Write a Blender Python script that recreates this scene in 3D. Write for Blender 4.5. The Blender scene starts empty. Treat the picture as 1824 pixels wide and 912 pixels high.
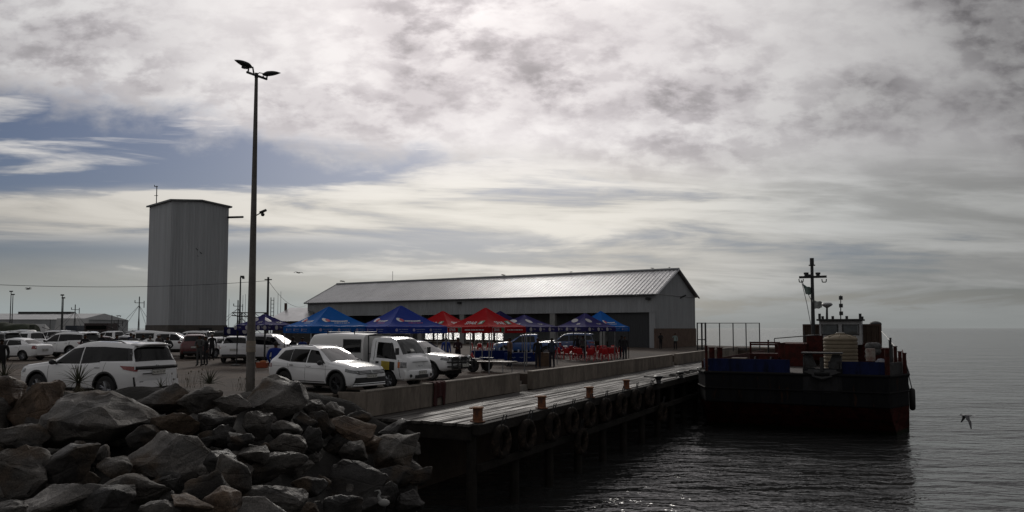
import bpy, bmesh, math, random
from mathutils import Vector, Matrix, noise
R = math.radians
SC = bpy.context.scene
COL = SC.collection
F = 1370.0; CAMZ = 2.3; PITCH = R(3.4); CY = 584.0 - F * math.tan(PITCH)
# ------------------------------------------------------------ camera
cam_d = bpy.data.cameras.new('camera'); cam = bpy.data.objects.new('camera', cam_d); COL.objects.link(cam)
cam.location = (0, 0, CAMZ); cam.rotation_euler = (R(90) + PITCH, 0, 0)
cam_d.sensor_fit = 'HORIZONTAL'; cam_d.sensor_width = 36.0; cam_d.lens = 36.0 * F / 1824.0
cam_d.shift_y = (CY - 456.0) / 1824.0
cam_d.clip_start = 0.1; cam_d.clip_end = 20000
SC.camera = cam
# ------------------------------------------------------------ light
SUN_AZ = R(-3.5); SUN_EL = R(27.0)          # azimuth from +Y towards +X
SUN_DIR = Vector((math.sin(SUN_AZ) * math.cos(SUN_EL), math.cos(SUN_AZ) * math.cos(SUN_EL), math.sin(SUN_EL)))
sd = bpy.data.lights.new('sun', 'SUN'); sd.energy = 0.95; sd.angle = R(12); sd.color = (1.0, 0.95, 0.88)
so = bpy.data.objects.new('sun', sd); COL.objects.link(so)
so.rotation_euler = (-SUN_DIR).to_track_quat('-Z', 'Y').to_euler()
SC.view_settings.view_transform = 'Standard'; SC.view_settings.look = 'None'
SC.view_settings.exposure = 0.0; SC.view_settings.gamma = 1.0; SC.view_settings.use_curve_mapping = False
SC.cycles.use_denoising = True
SC.cycles.max_bounces = 6; SC.cycles.diffuse_bounces = 3; SC.cycles.glossy_bounces = 3
SC.cycles.caustics_reflective = False; SC.cycles.caustics_refractive = False
SC.cycles.sample_clamp_indirect = 6.0

class NT:
    """small helper round a node tree"""
    def __init__(s, nt): s.nt = nt; s.n = nt.nodes; s.l = nt.links
    def new(s, t, **k):
        n = s.n.new(t)
        for a, b in k.items(): setattr(n, a, b)
        return n
    def put(s, sock, v):
        if hasattr(v, 'is_output'): s.l.new(v, sock)
        else: sock.default_value = v
    def m(s, op, a, b=0.0, c=None, clamp=False):
        n = s.new('ShaderNodeMath', operation=op, use_clamp=clamp); s.put(n.inputs[0], a); s.put(n.inputs[1], b)
        if c is not None: s.put(n.inputs[2], c)
        return n.outputs[0]
    def vm(s, op, a, b=(0, 0, 0)):
        n = s.new('ShaderNodeVectorMath', operation=op); s.put(n.inputs[0], a); s.put(n.inputs[1], b)
        return n.outputs['Value'] if op == 'DOT_PRODUCT' else n.outputs[0]
    def sm(s, v, a, b, lo=0.0, hi=1.0):
        n = s.new('ShaderNodeMapRange', interpolation_type='SMOOTHSTEP'); s.put(n.inputs[0], v)
        for i, q in enumerate((a, b, lo, hi)): n.inputs[i + 1].default_value = q
        return n.outputs[0]
    def noise(s, vec, scale, detail=4, rough=0.5, dist=0.0):
        n = s.new('ShaderNodeTexNoise'); s.put(n.inputs['Vector'], vec); n.inputs['Scale'].default_value = scale
        n.inputs['Detail'].default_value = detail; n.inputs['Roughness'].default_value = rough; n.inputs['Distortion'].default_value = dist
        return n.outputs[0]
    def ramp(s, v, stops, interp='LINEAR'):
        n = s.new('ShaderNodeValToRGB'); s.put(n.inputs[0], v); cr = n.color_ramp; cr.interpolation = interp
        while len(cr.elements) < len(stops): cr.elements.new(0.5)
        for e, (p, c) in zip(cr.elements, stops):
            e.position = p; e.color = (c, c, c, 1) if isinstance(c, (int, float)) else (*c, 1)
        return n.outputs[0]
    def mix(s, f, a, b, mode='MIX'):
        n = s.new('ShaderNodeMix', data_type='RGBA', blend_type=mode); s.put(n.inputs[0], f); s.put(n.inputs[6], a); s.put(n.inputs[7], b)
        return n.outputs[2]
    def comb(s, x, y, z):
        n = s.new('ShaderNodeCombineXYZ'); s.put(n.inputs[0], x); s.put(n.inputs[1], y); s.put(n.inputs[2], z); return n.outputs[0]

def make_world():
    w = bpy.data.worlds.new('World'); SC.world = w; w.use_nodes = True
    t = NT(w.node_tree); t.n.clear()
    out = t.new('ShaderNodeOutputWorld')
    sky = t.new('ShaderNodeTexSky', sky_type='NISHITA', sun_disc=False)
    sky.sun_elevation = SUN_EL; sky.sun_rotation = SUN_AZ; sky.air_density = 1.0; sky.dust_density = 1.5; sky.ozone_density = 2.5
    bg1 = t.new('ShaderNodeBackground'); t.l.new(t.mix(1.0, sky.outputs[0], (0.39, 0.44, 0.57, 1), 'MULTIPLY'), bg1.inputs[0]); bg1.inputs[1].default_value = 0.05
    d = t.vm('NORMALIZE', t.new('ShaderNodeTexCoord').outputs['Generated'])
    sp = t.new('ShaderNodeSeparateXYZ'); t.l.new(d, sp.inputs[0]); x, y, z = sp.outputs
    zc = t.m('MAXIMUM', z, 0.0)
    # cloud sheet seen in perspective: direction projected on a plane high above
    k = t.m('ADD', zc, 0.10)
    px, py = t.m('DIVIDE', x, k), t.m('DIVIDE', y, k)
    P = t.comb(px, py, 0.0)
    ys = t.m('MAXIMUM', t.m('ABSOLUTE', y), 0.05)
    a = t.m('DIVIDE', x, ys); e = t.m('DIVIDE', z, ys)
    ang = t.m('ARCCOSINE', t.vm('DOT_PRODUCT', d, tuple(SUN_DIR)))          # radians from the sun
    glow = t.ramp(t.m('DIVIDE', ang, math.pi), [(0, 1.15), (0.03, 0.95), (0.075, 0.86), (0.13, 0.71), (0.19, 0.56), (0.28, 0.42), (0.42, 0.28), (1, 0.31)])
    tint = t.mix(t.sm(ang, 0.05, 0.7), (1.0, 0.945, 0.93, 1), (0.99, 0.98, 0.985, 1))
    tint = t.mix(t.sm(e, 0.26, 0.15), tint, t.mix(t.sm(a, 0.1, 0.5), (1.0, 0.955, 0.875, 1), (0.99, 1.0, 0.98, 1)))
    glowc = t.mix(1.0, glow, tint, 'MULTIPLY')
    side = t.m('MULTIPLY', t.sm(a, 0.10, 0.66, 1.0, 0.68), t.sm(a, -0.1, -0.6, 1.0, 0.95))
    # altocumulus: soft clumps, crowding together here and there
    wp = t.new('ShaderNodeVectorMath', operation='ADD'); t.l.new(P, wp.inputs[0])
    nz = t.new('ShaderNodeTexNoise'); t.l.new(P, nz.inputs['Vector']); nz.inputs['Scale'].default_value = 3.0; nz.inputs['Detail'].default_value = 2
    sc = t.new('ShaderNodeVectorMath', operation='SCALE'); t.l.new(nz.outputs['Color'], sc.inputs[0]); sc.inputs['Scale'].default_value = 0.10; t.l.new(sc.outputs[0], wp.inputs[1])
    W = wp.outputs[0]
    ae = t.comb(t.m('MULTIPLY', a, 1.0), t.m('MULTIPLY', e, 1.7), 5.1)                # screen-like proportions of direction, not of the lens
    nb = t.noise(ae, 3.2, 3, 0.5); ns = t.noise(t.comb(t.m('MULTIPLY', a, 1.0), t.m('MULTIPLY', e, 1.9), 2.2), 19.0, 6, 0.58, 0.1); nm = t.noise(ae, 10.5, 6, 0.56, 0.2)
    nst = t.noise(t.comb(t.m('MULTIPLY', a, 1.6), t.m('ADD', t.m('MULTIPLY', e, 14.0), t.m('MULTIPLY', a, 0.5)), 3.3), 1.6, 7, 0.58, 0.35)
    nst2 = t.noise(t.comb(t.m('MULTIPLY', a, 1.2), t.m('SUBTRACT', t.m('MULTIPLY', e, 7.5), t.m('MULTIPLY', a, 0.6)), 8.1), 1.6, 5, 0.55, 0.3)
    edge_ = t.m('ADD', e, t.m('MULTIPLY', a, 0.17))                         # the sheet's lower edge slants down to the right
    high = t.sm(t.m('ADD', t.m('ADD', e, t.m('MULTIPLY', t.m('MINIMUM', a, 0.0), 0.17)), t.m('MULTIPLY', t.m('SUBTRACT', nb, 0.5), 0.12)), 0.17, 0.25)
    crowd = t.sm(nb, 0.36, 0.60)
    clump = t.m('ADD', t.m('MULTIPLY', t.sm(ns, 0.40, 0.64), 0.66), t.m('MULTIPLY', t.sm(nm, 0.38, 0.62), 0.54))
    clump = t.m('MULTIPLY', clump, t.m('ADD', 0.35, t.m('MULTIPLY', crowd, 0.75)))
    # a darker crowded patch below and right of the sun, a smooth grey mass far right
    patch = t.m('MULTIPLY', t.m('MULTIPLY', t.sm(a, -0.30, -0.02), t.sm(a, 0.34, 0.12)), t.m('MULTIPLY', t.sm(e, 0.25, 0.30), t.sm(e, 0.44, 0.36)))
    mass = t.m('MULTIPLY', t.sm(a, 0.25, 0.5), t.sm(t.m('ADD', e, t.m('MULTIPLY', t.m('SUBTRACT', nm, 0.5), 0.25)), 0.14, 0.21))
    clump = t.m('ADD', t.m('MULTIPLY', clump, t.m('ADD', 1.0, t.m('MULTIPLY', patch, 0.35))), t.m('MULTIPLY', patch, 0.34))
    shade_hi = t.m('SUBTRACT', t.m('SUBTRACT', 1.10, t.m('MULTIPLY', clump, 0.38)), t.m('MULTIPLY', mass, t.m('MULTIPLY', t.sm(nb, 0.40, 0.62), 0.26)))
    shade_lo = t.m('ADD', 0.74, t.m('MULTIPLY', t.sm(nst, 0.38, 0.62), 0.36))
    shade = t.m('ADD', t.m('MULTIPLY', shade_hi, high), t.m('MULTIPLY', shade_lo, t.m('SUBTRACT', 1.0, high)))
    # the thick parts of the clumps are a shade more violet than the thin ones
    cc = t.mix(1.0, t.mix(1.0, glowc, side, 'MULTIPLY'), shade, 'MULTIPLY')
    cc = t.mix(1.0, cc, t.mix(t.m('MULTIPLY', clump, high), (1, 1, 1, 1), (0.98, 0.955, 0.985, 1)), 'MULTIPLY')
    # below the sheet: thin streaks with blue between them, opening widely on the left
    left = t.sm(a, 0.05, -0.36)
    lane = t.m('MULTIPLY', t.m('MULTIPLY', t.sm(e, 0.165, 0.20), t.sm(e, 0.36, 0.30)), left)
    lens = t.m('MULTIPLY', t.m('MULTIPLY', t.sm(e, 0.09, 0.14), t.sm(e, 0.25, 0.20)), t.sm(a, 0.36, 0.12))
    low = t.m('MULTIPLY', t.sm(e, 0.14, 0.10), t.sm(a, 0.2, -0.3))
    open_ = t.m('ADD', t.m('ADD', t.m('MULTIPLY', lane, 0.095), t.m('MULTIPLY', lens, 0.05)), t.m('MULTIPLY', low, 0.15))
    streak = t.m('ADD', t.m('MULTIPLY', nst, 0.66), t.m('MULTIPLY', nst2, 0.34))
    cov = t.sm(t.m('SUBTRACT', streak, open_), 0.385, 0.50)
    band = t.m('MULTIPLY', t.sm(e, 0.10, 0.135), t.sm(t.m('ADD', e, t.m('MULTIPLY', t.m('SUBTRACT', nst2, 0.5), 0.06)), 0.19, 0.165))
    cov = t.m('MAXIMUM', cov, t.m('MULTIPLY', band, t.sm(nst, 0.34, 0.52)))
    cov = t.m('MAXIMUM', cov, t.sm(t.m('ADD', t.m('ADD', edge_, t.m('MULTIPLY', t.m('SUBTRACT', nm, 0.5), 0.10)), t.m('MULTIPLY', t.m('SUBTRACT', ns, 0.5), 0.05)), 0.165, 0.225))
    # hazy horizon
    hz = t.sm(t.m('SUBTRACT', e, t.m('MULTIPLY', t.sm(a, 0.1, -0.3), 0.02)), 0.085, 0.0)
    hazec = t.mix(t.sm(a, -0.45, 0.45), (0.30, 0.345, 0.355, 1), (0.235, 0.248, 0.245, 1))
    hazec = t.mix(t.sm(y, 0.2, -0.4), hazec, (0.24, 0.25, 0.26, 1))
    cc = t.mix(t.m('MULTIPLY', hz, 0.85), cc, hazec)
    cov = t.m('MAXIMUM', cov, t.m('MULTIPLY', hz, 0.95))
    cov = t.m('MAXIMUM', cov, t.sm(y, 0.1, -0.2))
    bg2 = t.new('ShaderNodeBackground'); t.l.new(cc, bg2.inputs[0]); bg2.inputs[1].default_value = 1.0
    mx = t.new('ShaderNodeMixShader'); t.l.new(cov, mx.inputs[0]); t.l.new(bg1.outputs[0], mx.inputs[1]); t.l.new(bg2.outputs[0], mx.inputs[2])
    t.l.new(mx.outputs[0], out.inputs[0])
make_world()

# ------------------------------------------------------------ pixels of the photograph -> points in the place
def ray(px, py):
    a = (px - 912.0) / F; b = (CY - py) / F
    return Vector((a, math.cos(PITCH) - b * math.sin(PITCH), math.sin(PITCH) + b * math.cos(PITCH)))
def atY(px, py, Y):
    d = ray(px, py); return Vector((d.x / d.y * Y, Y, CAMZ + d.z / d.y * Y))
def atZ(px, py, z):
    d = ray(px, py); k = (z - CAMZ) / d.z; return Vector((d.x * k, d.y * k, z))
U = Vector((0.445, 0.8955, 0)); V = Vector((0.8955, -0.445, 0)); QA = Vector((-4.97, 26.6, 0))
def Q(s, t, z=0.0): return QA + U * s + V * t + Vector((0, 0, z))
def ss(v): v = max(0.0, min(1.0, v)); return v * v * (3 - 2 * v)
def G(x, y):
    dist = -((Vector((x, y, 0)) - QA).dot(V))
    return 0.25 * ss((y - 28) / 27) * ss(dist / 25)
def ground(px, py):
    p = atZ(px, py, 0)
    for i in range(12): p = atZ(px, py, G(p.x, p.y))
    return p
def gr(px, Y):      # ground point under a picture column at depth Y
    x = (px - 912.0) / F * Y; return Vector((x, Y, G(x, Y)))
WZ = -3.9; DZ = -0.77

# ------------------------------------------------------------ materials
MC = {}
def mat(name, col, rough=0.6, metal=0.0, spec=0.5, coat=0.0, var=0.0, vscale=3.0, bump=0.0, bscale=20.0, col2=None, vdetail=5, stretch=None, rot=0.0, lo=0.35, hi=0.65, rvar=0.0):
    if name in MC: return MC[name]
    m = bpy.data.materials.new(name); m.use_nodes = True; t = NT(m.node_tree); b = m.node_tree.nodes['Principled BSDF']
    b.inputs['Roughness'].default_value = rough; b.inputs['Metallic'].default_value = metal
    b.inputs['Specular IOR Level'].default_value = spec; b.inputs['Coat Weight'].default_value = coat; b.inputs['Coat Roughness'].default_value = 0.06
    c1 = (*col, 1)
    co = t.new('ShaderNodeTexCoord').outputs['Object']
    if stretch:
        mp = t.new('ShaderNodeMapping'); t.l.new(co, mp.inputs[0]); mp.vector_type = 'TEXTURE'; mp.inputs['Scale'].default_value = tuple(1 / q for q in stretch); mp.inputs['Rotation'].default_value = (0, 0, rot); co = mp.outputs[0]
    if col2 or var:
        n = t.sm(t.noise(co, vscale, vdetail, 0.62), lo, hi)
        c2 = (*col2, 1) if col2 else tuple(min(1, c * (1 - var)) for c in col) + (1,)
        c = t.mix(n, c1, c2)
        n2 = t.noise(co, vscale * 7.3, 3, 0.6)
        c = t.mix(0.6 * min(1.0, (var or 0.3) / 0.3), c, t.mix(1.0, c, t.ramp(n2, [(0.3, 0.72), (0.7, 1.25)]), 'MULTIPLY'))
        t.l.new(c, b.inputs['Base Color'])
        if rvar: t.l.new(t.m('ADD', t.m('MULTIPLY', n, rvar), rough - rvar / 2), b.inputs['Roughness'])
    else: b.inputs['Base Color'].default_value = c1
    if bump:
        bn = t.new('ShaderNodeBump'); bn.inputs['Strength'].default_value = bump; bn.inputs['Distance'].default_value = 0.05
        t.l.new(t.noise(co, bscale, 6, 0.65), bn.inputs['Height']); t.l.new(bn.outputs[0], b.inputs['Normal'])
    MC[name] = m; return m

M = dict(
 white=mat('white_paint', (0.80, 0.81, 0.82), 0.30, coat=0.9),
 trim=mat('black_trim', (0.018, 0.018, 0.02), 0.5),
 liner=mat('wheel_liner', (0.008, 0.008, 0.008), 0.9),
 glass=mat('tinted_glass', (0.003, 0.0035, 0.004), 0.04, spec=0.32),
 screen=mat('windscreen_glass', (0.022, 0.025, 0.027), 0.04, spec=0.6, var=0.5, vscale=2.5),
 tyre=mat('tyre_rubber', (0.014, 0.014, 0.015), 0.75, bump=0.3, bscale=40),
 rim=mat('alloy', (0.30, 0.31, 0.33), 0.35, 0.7),
 darkrim=mat('dark_alloy', (0.035, 0.036, 0.04), 0.35, 0.5),
 chrome=mat('chrome', (0.6, 0.61, 0.62), 0.15, 1.0),
 redlamp=mat('red_lens', (0.22, 0.008, 0.012), 0.12, coat=1),
 lamp=mat('clear_lens', (0.25, 0.26, 0.27), 0.08, coat=1, var=0.7, vscale=14),
 amber=mat('amber_lens', (0.5, 0.13, 0.02), 0.15, coat=1),
 plate=mat('plate_white', (0.62, 0.62, 0.58), 0.5), ink=mat('black_ink', (0.012, 0.012, 0.014), 0.6),
 yellow=mat('yellow_sticker', (0.46, 0.35, 0.03), 0.5),
 steel=mat('galvanised_steel', (0.30, 0.31, 0.32), 0.45, 0.6, var=0.3, vscale=4),
 black=mat('black_steel', (0.02, 0.021, 0.023), 0.5, var=0.3, vscale=5),
 concrete=mat('concrete', (0.25, 0.215, 0.18), 0.9, var=0.42, vscale=1.3, stretch=(1, 1, 0.35), bump=0.35, bscale=9, spec=0.25),
 wood=mat('weathered_timber', (0.19, 0.17, 0.15), 0.6, col2=(0.07, 0.06, 0.052), vscale=0.8, bump=0.7, bscale=16, stretch=(1, 1, 1), rvar=0.3, spec=0.5),
 darkwood=mat('tarred_timber', (0.022, 0.019, 0.016), 0.85, var=0.4, vscale=2, bump=0.7, bscale=9, spec=0.25),
 rust=mat('rust', (0.20, 0.075, 0.03), 0.85, col2=(0.07, 0.032, 0.022), vscale=5, bump=0.5, bscale=25),
)
def paint(name, c, **k): return mat(name, c, k.pop('rough', 0.35), coat=k.pop('coat', 0.8), **k)

# ------------------------------------------------------------ mesh helpers
def tag(o, label=None, cat=None, group=None, kind=None):
    if label: o['label'] = label
    if cat: o['category'] = cat
    if group: o['group'] = group
    if kind: o['kind'] = kind
    return o
def empty(name, loc=(0, 0, 0), rz=0.0):
    o = bpy.data.objects.new(name, None); o.location = loc; o.rotation_euler = (0, 0, rz); o.empty_display_size = 0.3; COL.objects.link(o); return o
def thing(name, label, cat, loc=(0, 0, 0), rz=0.0, group=None): return tag(empty(name, loc, rz), label, cat, group)
def copy_tree(o, parent=None):
    c = o.copy(); COL.objects.link(c); c.parent = parent
    for ch in list(o.children): copy_tree(ch, c)
    return c
class MB:
    def __init__(s): s.v = []; s.f = []; s.mi = []; s.cur = 0
    def add(s, vs, fs, mi=None):
        k = len(s.v); s.v += [Vector(p) for p in vs]
        for f in fs: s.f.append([k + i for i in f]); s.mi.append(s.cur if mi is None else mi)
        return s
    def box(s, c, d, rz=0.0, rot=None, taper=1.0):
        c = Vector(c); hx, hy, hz = d[0] / 2, d[1] / 2, d[2] / 2
        mt = rot if rot is not None else Matrix.Rotation(rz, 3, 'Z')
        vs = [c + mt @ Vector((x * hx * (taper if z > 0 else 1), y * hy * (taper if z > 0 else 1), z * hz)) for z in (-1, 1) for x, y in ((-1, -1), (1, -1), (1, 1), (-1, 1))]
        return s.add(vs, [(3, 2, 1, 0), (4, 5, 6, 7), (0, 1, 5, 4), (1, 2, 6, 5), (2, 3, 7, 6), (3, 0, 4, 7)])
    def cyl(s, a, b, r, r2=None, n=12, cap=True):
        a, b = Vector(a), Vector(b); r2 = r if r2 is None else r2; ax = (b - a)
        q = ax.to_track_quat('Z', 'Y'); ring = lambda c, rr: [c + q @ Vector((math.cos(2 * math.pi * i / n) * rr, math.sin(2 * math.pi * i / n) * rr, 0)) for i in range(n)]
        fs = [(i, (i + 1) % n, n + (i + 1) % n, n + i) for i in range(n)]
        if cap: fs += [tuple(range(n))[::-1], tuple(range(n, 2 * n))]
        return s.add(ring(a, r) + ring(b, r2), fs)
    def tube(s, pts, r, n=6):
        pts = [Vector(p) for p in pts]
        for i in range(len(pts) - 1): s.cyl(pts[i], pts[i + 1], r if isinstance(r, (int, float)) else r[i], None if isinstance(r, (int, float)) else r[i + 1], n)
        return s
    def lathe(s, prof, c=(0, 0, 0), n=16, axis='Z'):
        c = Vector(c); k = len(prof); vs = []
        for i in range(n):
            a = 2 * math.pi * i / n
            for r, z in prof:
                p = Vector((r * math.cos(a), r * math.sin(a), z))
                if axis == 'Y': p = Vector((p.x, p.z, p.y))
                if axis == 'X': p = Vector((p.z, p.x, p.y))
                vs.append(c + p)
        fs = [(i * k + j, ((i + 1) % n) * k + j, ((i + 1) % n) * k + j + 1, i * k + j + 1) for i in range(n) for j in range(k - 1)]
        return s.add(vs, fs)
    def prism(s, poly, h, z0=0.0, mtx=None):      # poly xy, extruded along z
        n = len(poly); vs = [Vector((p[0], p[1], z0)) for p in poly] + [Vector((p[0], p[1], z0 + h)) for p in poly]
        if mtx is not None: vs = [mtx @ v for v in vs]
        return s.add(vs, [tuple(range(n))[::-1], tuple(range(n, 2 * n))] + [(i, (i + 1) % n, n + (i + 1) % n, n + i) for i in range(n)])
    def ell(s, c, r, n=10, m=6):
        c = Vector(c); vs = []; fs = []
        for j in range(m + 1):
            th = math.pi * j / m
            for i in range(n):
                a = 2 * math.pi * i / n; vs.append(c + Vector((r[0] * math.sin(th) * math.cos(a), r[1] * math.sin(th) * math.sin(a), r[2] * math.cos(th))))
        for j in range(m):
            for i in range(n): fs.append((j * n + i, (j + 1) * n + i, (j + 1) * n + (i + 1) % n, j * n + (i + 1) % n))
        return s.add(vs, fs)
    def grid(s, fn, nu, nv):
        vs = [fn(i / nu, j / nv) for i in range(nu + 1) for j in range(nv + 1)]
        return s.add(vs, [(i * (nv + 1) + j, (i + 1) * (nv + 1) + j, (i + 1) * (nv + 1) + j + 1, i * (nv + 1) + j + 1) for i in range(nu) for j in range(nv)])
    def build(s, name, m, parent=None, smooth=False, angle=35, bevel=0.0, loc=None, fix=True):
        me = bpy.data.meshes.new(name); me.from_pydata([tuple(v) for v in s.v], [], s.f)
        ms = m if isinstance(m, (list, tuple)) else [m]
        for q in ms: me.materials.append(q)
        if len(ms) > 1:
            for p, i in zip(me.polygons, s.mi): p.material_index = i
        bm = bmesh.new(); bm.from_mesh(me)
        if fix: bmesh.ops.remove_doubles(bm, verts=bm.verts, dist=1e-5)
        bmesh.ops.dissolve_degenerate(bm, dist=1e-6, edges=bm.edges)
        bmesh.ops.recalc_face_normals(bm, faces=bm.faces)
        if bevel:
            es = [e for e in bm.edges if len(e.link_faces) == 2 and e.calc_face_angle(0) > 0.6]
            bmesh.ops.bevel(bm, geom=es, offset=bevel, segments=2, profile=0.6, affect='EDGES', clamp_overlap=True)
        bm.to_mesh(me); bm.free()
        if smooth:
            for p in me.polygons: p.use_smooth = True
            me.set_sharp_from_angle(angle=R(angle))
        o = bpy.data.objects.new(name, me); COL.objects.link(o)
        if parent is not None: o.parent = parent
        if loc is not None: o.location = loc
        return o
def text_mb(s, size, depth=0.0, align='CENTER'):
    cu = bpy.data.curves.new('t', 'FONT'); cu.body = s; cu.size = size; cu.align_x = align; cu.align_y = 'CENTER'; cu.resolution_u = 2; cu.offset = size * 0.012
    o = bpy.data.objects.new('t', cu); COL.objects.link(o); bpy.context.view_layer.update()
    me = bpy.data.meshes.new_from_object(o.evaluated_get(bpy.context.evaluated_depsgraph_get()))
    mb = MB(); mb.add([v.co.copy() for v in me.vertices], [list(p.vertices) for p in me.polygons])
    bpy.data.objects.remove(o); bpy.data.meshes.remove(me); bpy.data.curves.remove(cu); return mb
def warp(mb, fn):
    mb.v = [fn(v) for v in mb.v]; return mb
def ribbed(mb, A, B, H, n, pitch=0.4, depth=0.035, prof=((0, 0), (0.3, 0), (0.4, 1), (0.6, 1), (0.7, 0))):
    A, B, H, n = Vector(A), Vector(B), Vector(H), Vector(n); L = (B - A).length; d = (B - A) / L; k = max(1, round(L / pitch)); w = L / k
    pts = []
    for i in range(k):
        for u, q in prof: pts.append(A + d * (i + u) * w + n * depth * q)
    pts.append(B)
    m = len(pts)
    mb.add(pts + [p + H for p in pts], [(i, i + 1, m + i + 1, m + i) for i in range(m - 1)]); return mb
# ------------------------------------------------------------ water
def water_mat():
    m = bpy.data.materials.new('sea_water'); m.use_nodes = True; t = NT(m.node_tree); b = m.node_tree.nodes['Principled BSDF']
    b.inputs['Base Color'].default_value = (0.034, 0.035, 0.035, 1); b.inputs['Roughness'].default_value = 0.06; b.inputs['IOR'].default_value = 1.33
    co = t.new('ShaderNodeTexCoord').outputs['Object']
    mp = t.new('ShaderNodeMapping'); t.l.new(co, mp.inputs[0]); mp.inputs['Scale'].default_value = (0.45, 1.0, 1.0); mp.inputs['Rotation'].default_value = (0, 0, R(8)); v = mp.outputs[0]
    h = t.m('ADD', t.m('MULTIPLY', t.noise(v, 0.9, 4, 0.55, 0.4), 0.62), t.m('MULTIPLY', t.noise(v, 0.16, 3, 0.5), 1.5))
    h = t.m('ADD', h, t.m('MULTIPLY', t.noise(v, 3.5, 2, 0.5), 0.10))
    bn = t.new('ShaderNodeBump'); bn.inputs['Strength'].default_value = 1.0; bn.inputs['Distance'].default_value = 0.60
    t.l.new(h, bn.inputs['Height']); t.l.new(bn.outputs[0], b.inputs['Normal'])
    return m
mb = MB(); mb.add([(-9000, -400, WZ), (9000, -400, WZ), (9000, 14000, WZ), (-9000, 14000, WZ)], [(0, 1, 2, 3)])
tag(mb.build('sea_water', water_mat()), kind='structure')

# ------------------------------------------------------------ parking ground (quay apron)
SN1 = (12.04, 13.5); SN2 = (40.6, 42.2)          # the two flights of steps cut into the quay wall
TE = -0.3
edge = [(-90, 12), (-40, 17.5), (-14, 20.6), (-9, 22.4), (-6.25, 24.3)]
def lot_poly():
    P = [Vector((x, y, 0)) for x, y in edge] + [Vector((-6.0, 27.0, 0)), Q(0.0, TE)]
    for a, b in (SN1, SN2): P += [Q(a, TE), Q(a, TE - 1.3), Q(b, TE - 1.3), Q(b, TE)]
    P += [Q(70, TE), Q(70, 4.1), Q(76, 4.1), Vector((-8, 135, 0)), Vector((-60, 128, 0)), Vector((-150, 122, 0))]
    return P
def build_lot():
    bm = bmesh.new(); P = lot_poly()
    vs = [bm.verts.new(p) for p in P]; f = bm.faces.new(vs)
    bmesh.ops.triangulate(bm, faces=[f])
    for y in range(26, 130, 4): bmesh.ops.bisect_plane(bm, geom=bm.verts[:] + bm.edges[:] + bm.faces[:], plane_co=(0, y, 0), plane_no=(0, 1, 0))
    for x in range(-84, 30, 6): bmesh.ops.bisect_plane(bm, geom=bm.verts[:] + bm.edges[:] + bm.faces[:], plane_co=(x, 0, 0), plane_no=(1, 0, 0))
    r = bmesh.ops.extrude_edge_only(bm, edges=[e for e in bm.edges if e.is_boundary])
    ev = [g for g in r['geom'] if isinstance(g, bmesh.types.BMVert)]; es = set(ev)
    for v in bm.verts: v.co.z = G(v.co.x, v.co.y)
    for v in ev: v.co.z = -6
    bmesh.ops.recalc_face_normals(bm, faces=bm.faces)
    me = bpy.data.meshes.new('parking_ground'); bm.to_mesh(me); bm.free()
    g = mat('gravel_tar', (0.085, 0.064, 0.050), 0.93, col2=(0.045, 0.036, 0.031), vscale=0.22, bump=0.5, bscale=7, vdetail=8, spec=0.25)
    me.materials.append(g); o = bpy.data.objects.new('parking_ground', me); COL.objects.link(o); tag(o, kind='structure')
build_lot()

# quay wall: three lengths with the splayed near end, and steps in the gaps
def wall_len(a, b, label, z=0.1, first=False):
    t = thing('quay_wall', label, 'wall')
    m = MB()
    k = max(1, round((b - a) / 6.2)); w = (b - a) / k
    for i in range(k): m.prism([Q(a + i * w + (0.012 if i else 0), TE)[:2], Q(a + (i + 1) * w - 0.012, TE)[:2], Q(a + (i + 1) * w - 0.012, 0)[:2], Q(a + i * w + (0.012 if i else 0), 0)[:2]], 0.86, DZ + 0.002)
    m.build('wall_panel', M['concrete'], t, bevel=0.02)
    c = MB(); c.prism([Q(a, TE - 0.02)[:2], Q(b, TE - 0.02)[:2], Q(b, 0.02)[:2], Q(a, 0.02)[:2]], 0.05, DZ + 0.866)
    c.build('coping', mat('coping_concrete', (0.40, 0.36, 0.31), 0.85, var=0.3, vscale=2), t, bevel=0.012)
    return t
t = wall_len(0.0, SN1[0], 'long low concrete quay wall from the rocks to the first steps')
m = MB(); m.prism([Q(-0.02, TE)[:2], Q(-0.02, 0)[:2], (-5.98, 26.72), (-6.1, 27.0)], 0.86, DZ + 0.002); m.build('end_panel', M['concrete'], t, bevel=0.02)
wall_len(SN1[1], SN2[0], 'middle length of concrete quay wall between the two flights of steps')
wall_len(SN2[1], 69.8, 'far length of concrete quay wall running behind the barge bow')
for (a, b), lab in zip((SN1, SN2), ('short concrete steps nearest the camera between two quay walls', 'small far concrete steps in the quay wall near the barge')):
    t = thing('quay_steps', lab, 'steps')
    for i in range(4):
        q = MB(); zt = -0.02 - 0.17 * i; t0 = TE - 1.28 + 0.32 * i
        q.prism([Q(a + .01, t0)[:2], Q(b - .01, t0)[:2], Q(b - .01, t0 + 0.34)[:2], Q(a + .01, t0 + 0.34)[:2]], zt + 0.9 - 0.003 * i, -0.9 + 0.003 * i)
        q.build('step', mat('step_concrete', (0.30, 0.275, 0.24), 0.85, var=0.3, vscale=3), t, bevel=0.012)
mb = MB(); mb.box((-6.45, 26.2, -0.1), (0.75, 0.5, 0.34), R(10))
tag(mb.build('concrete_block', M['concrete'], bevel=0.02), 'small square concrete block on the ground left of the quay wall end', 'block')

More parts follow.
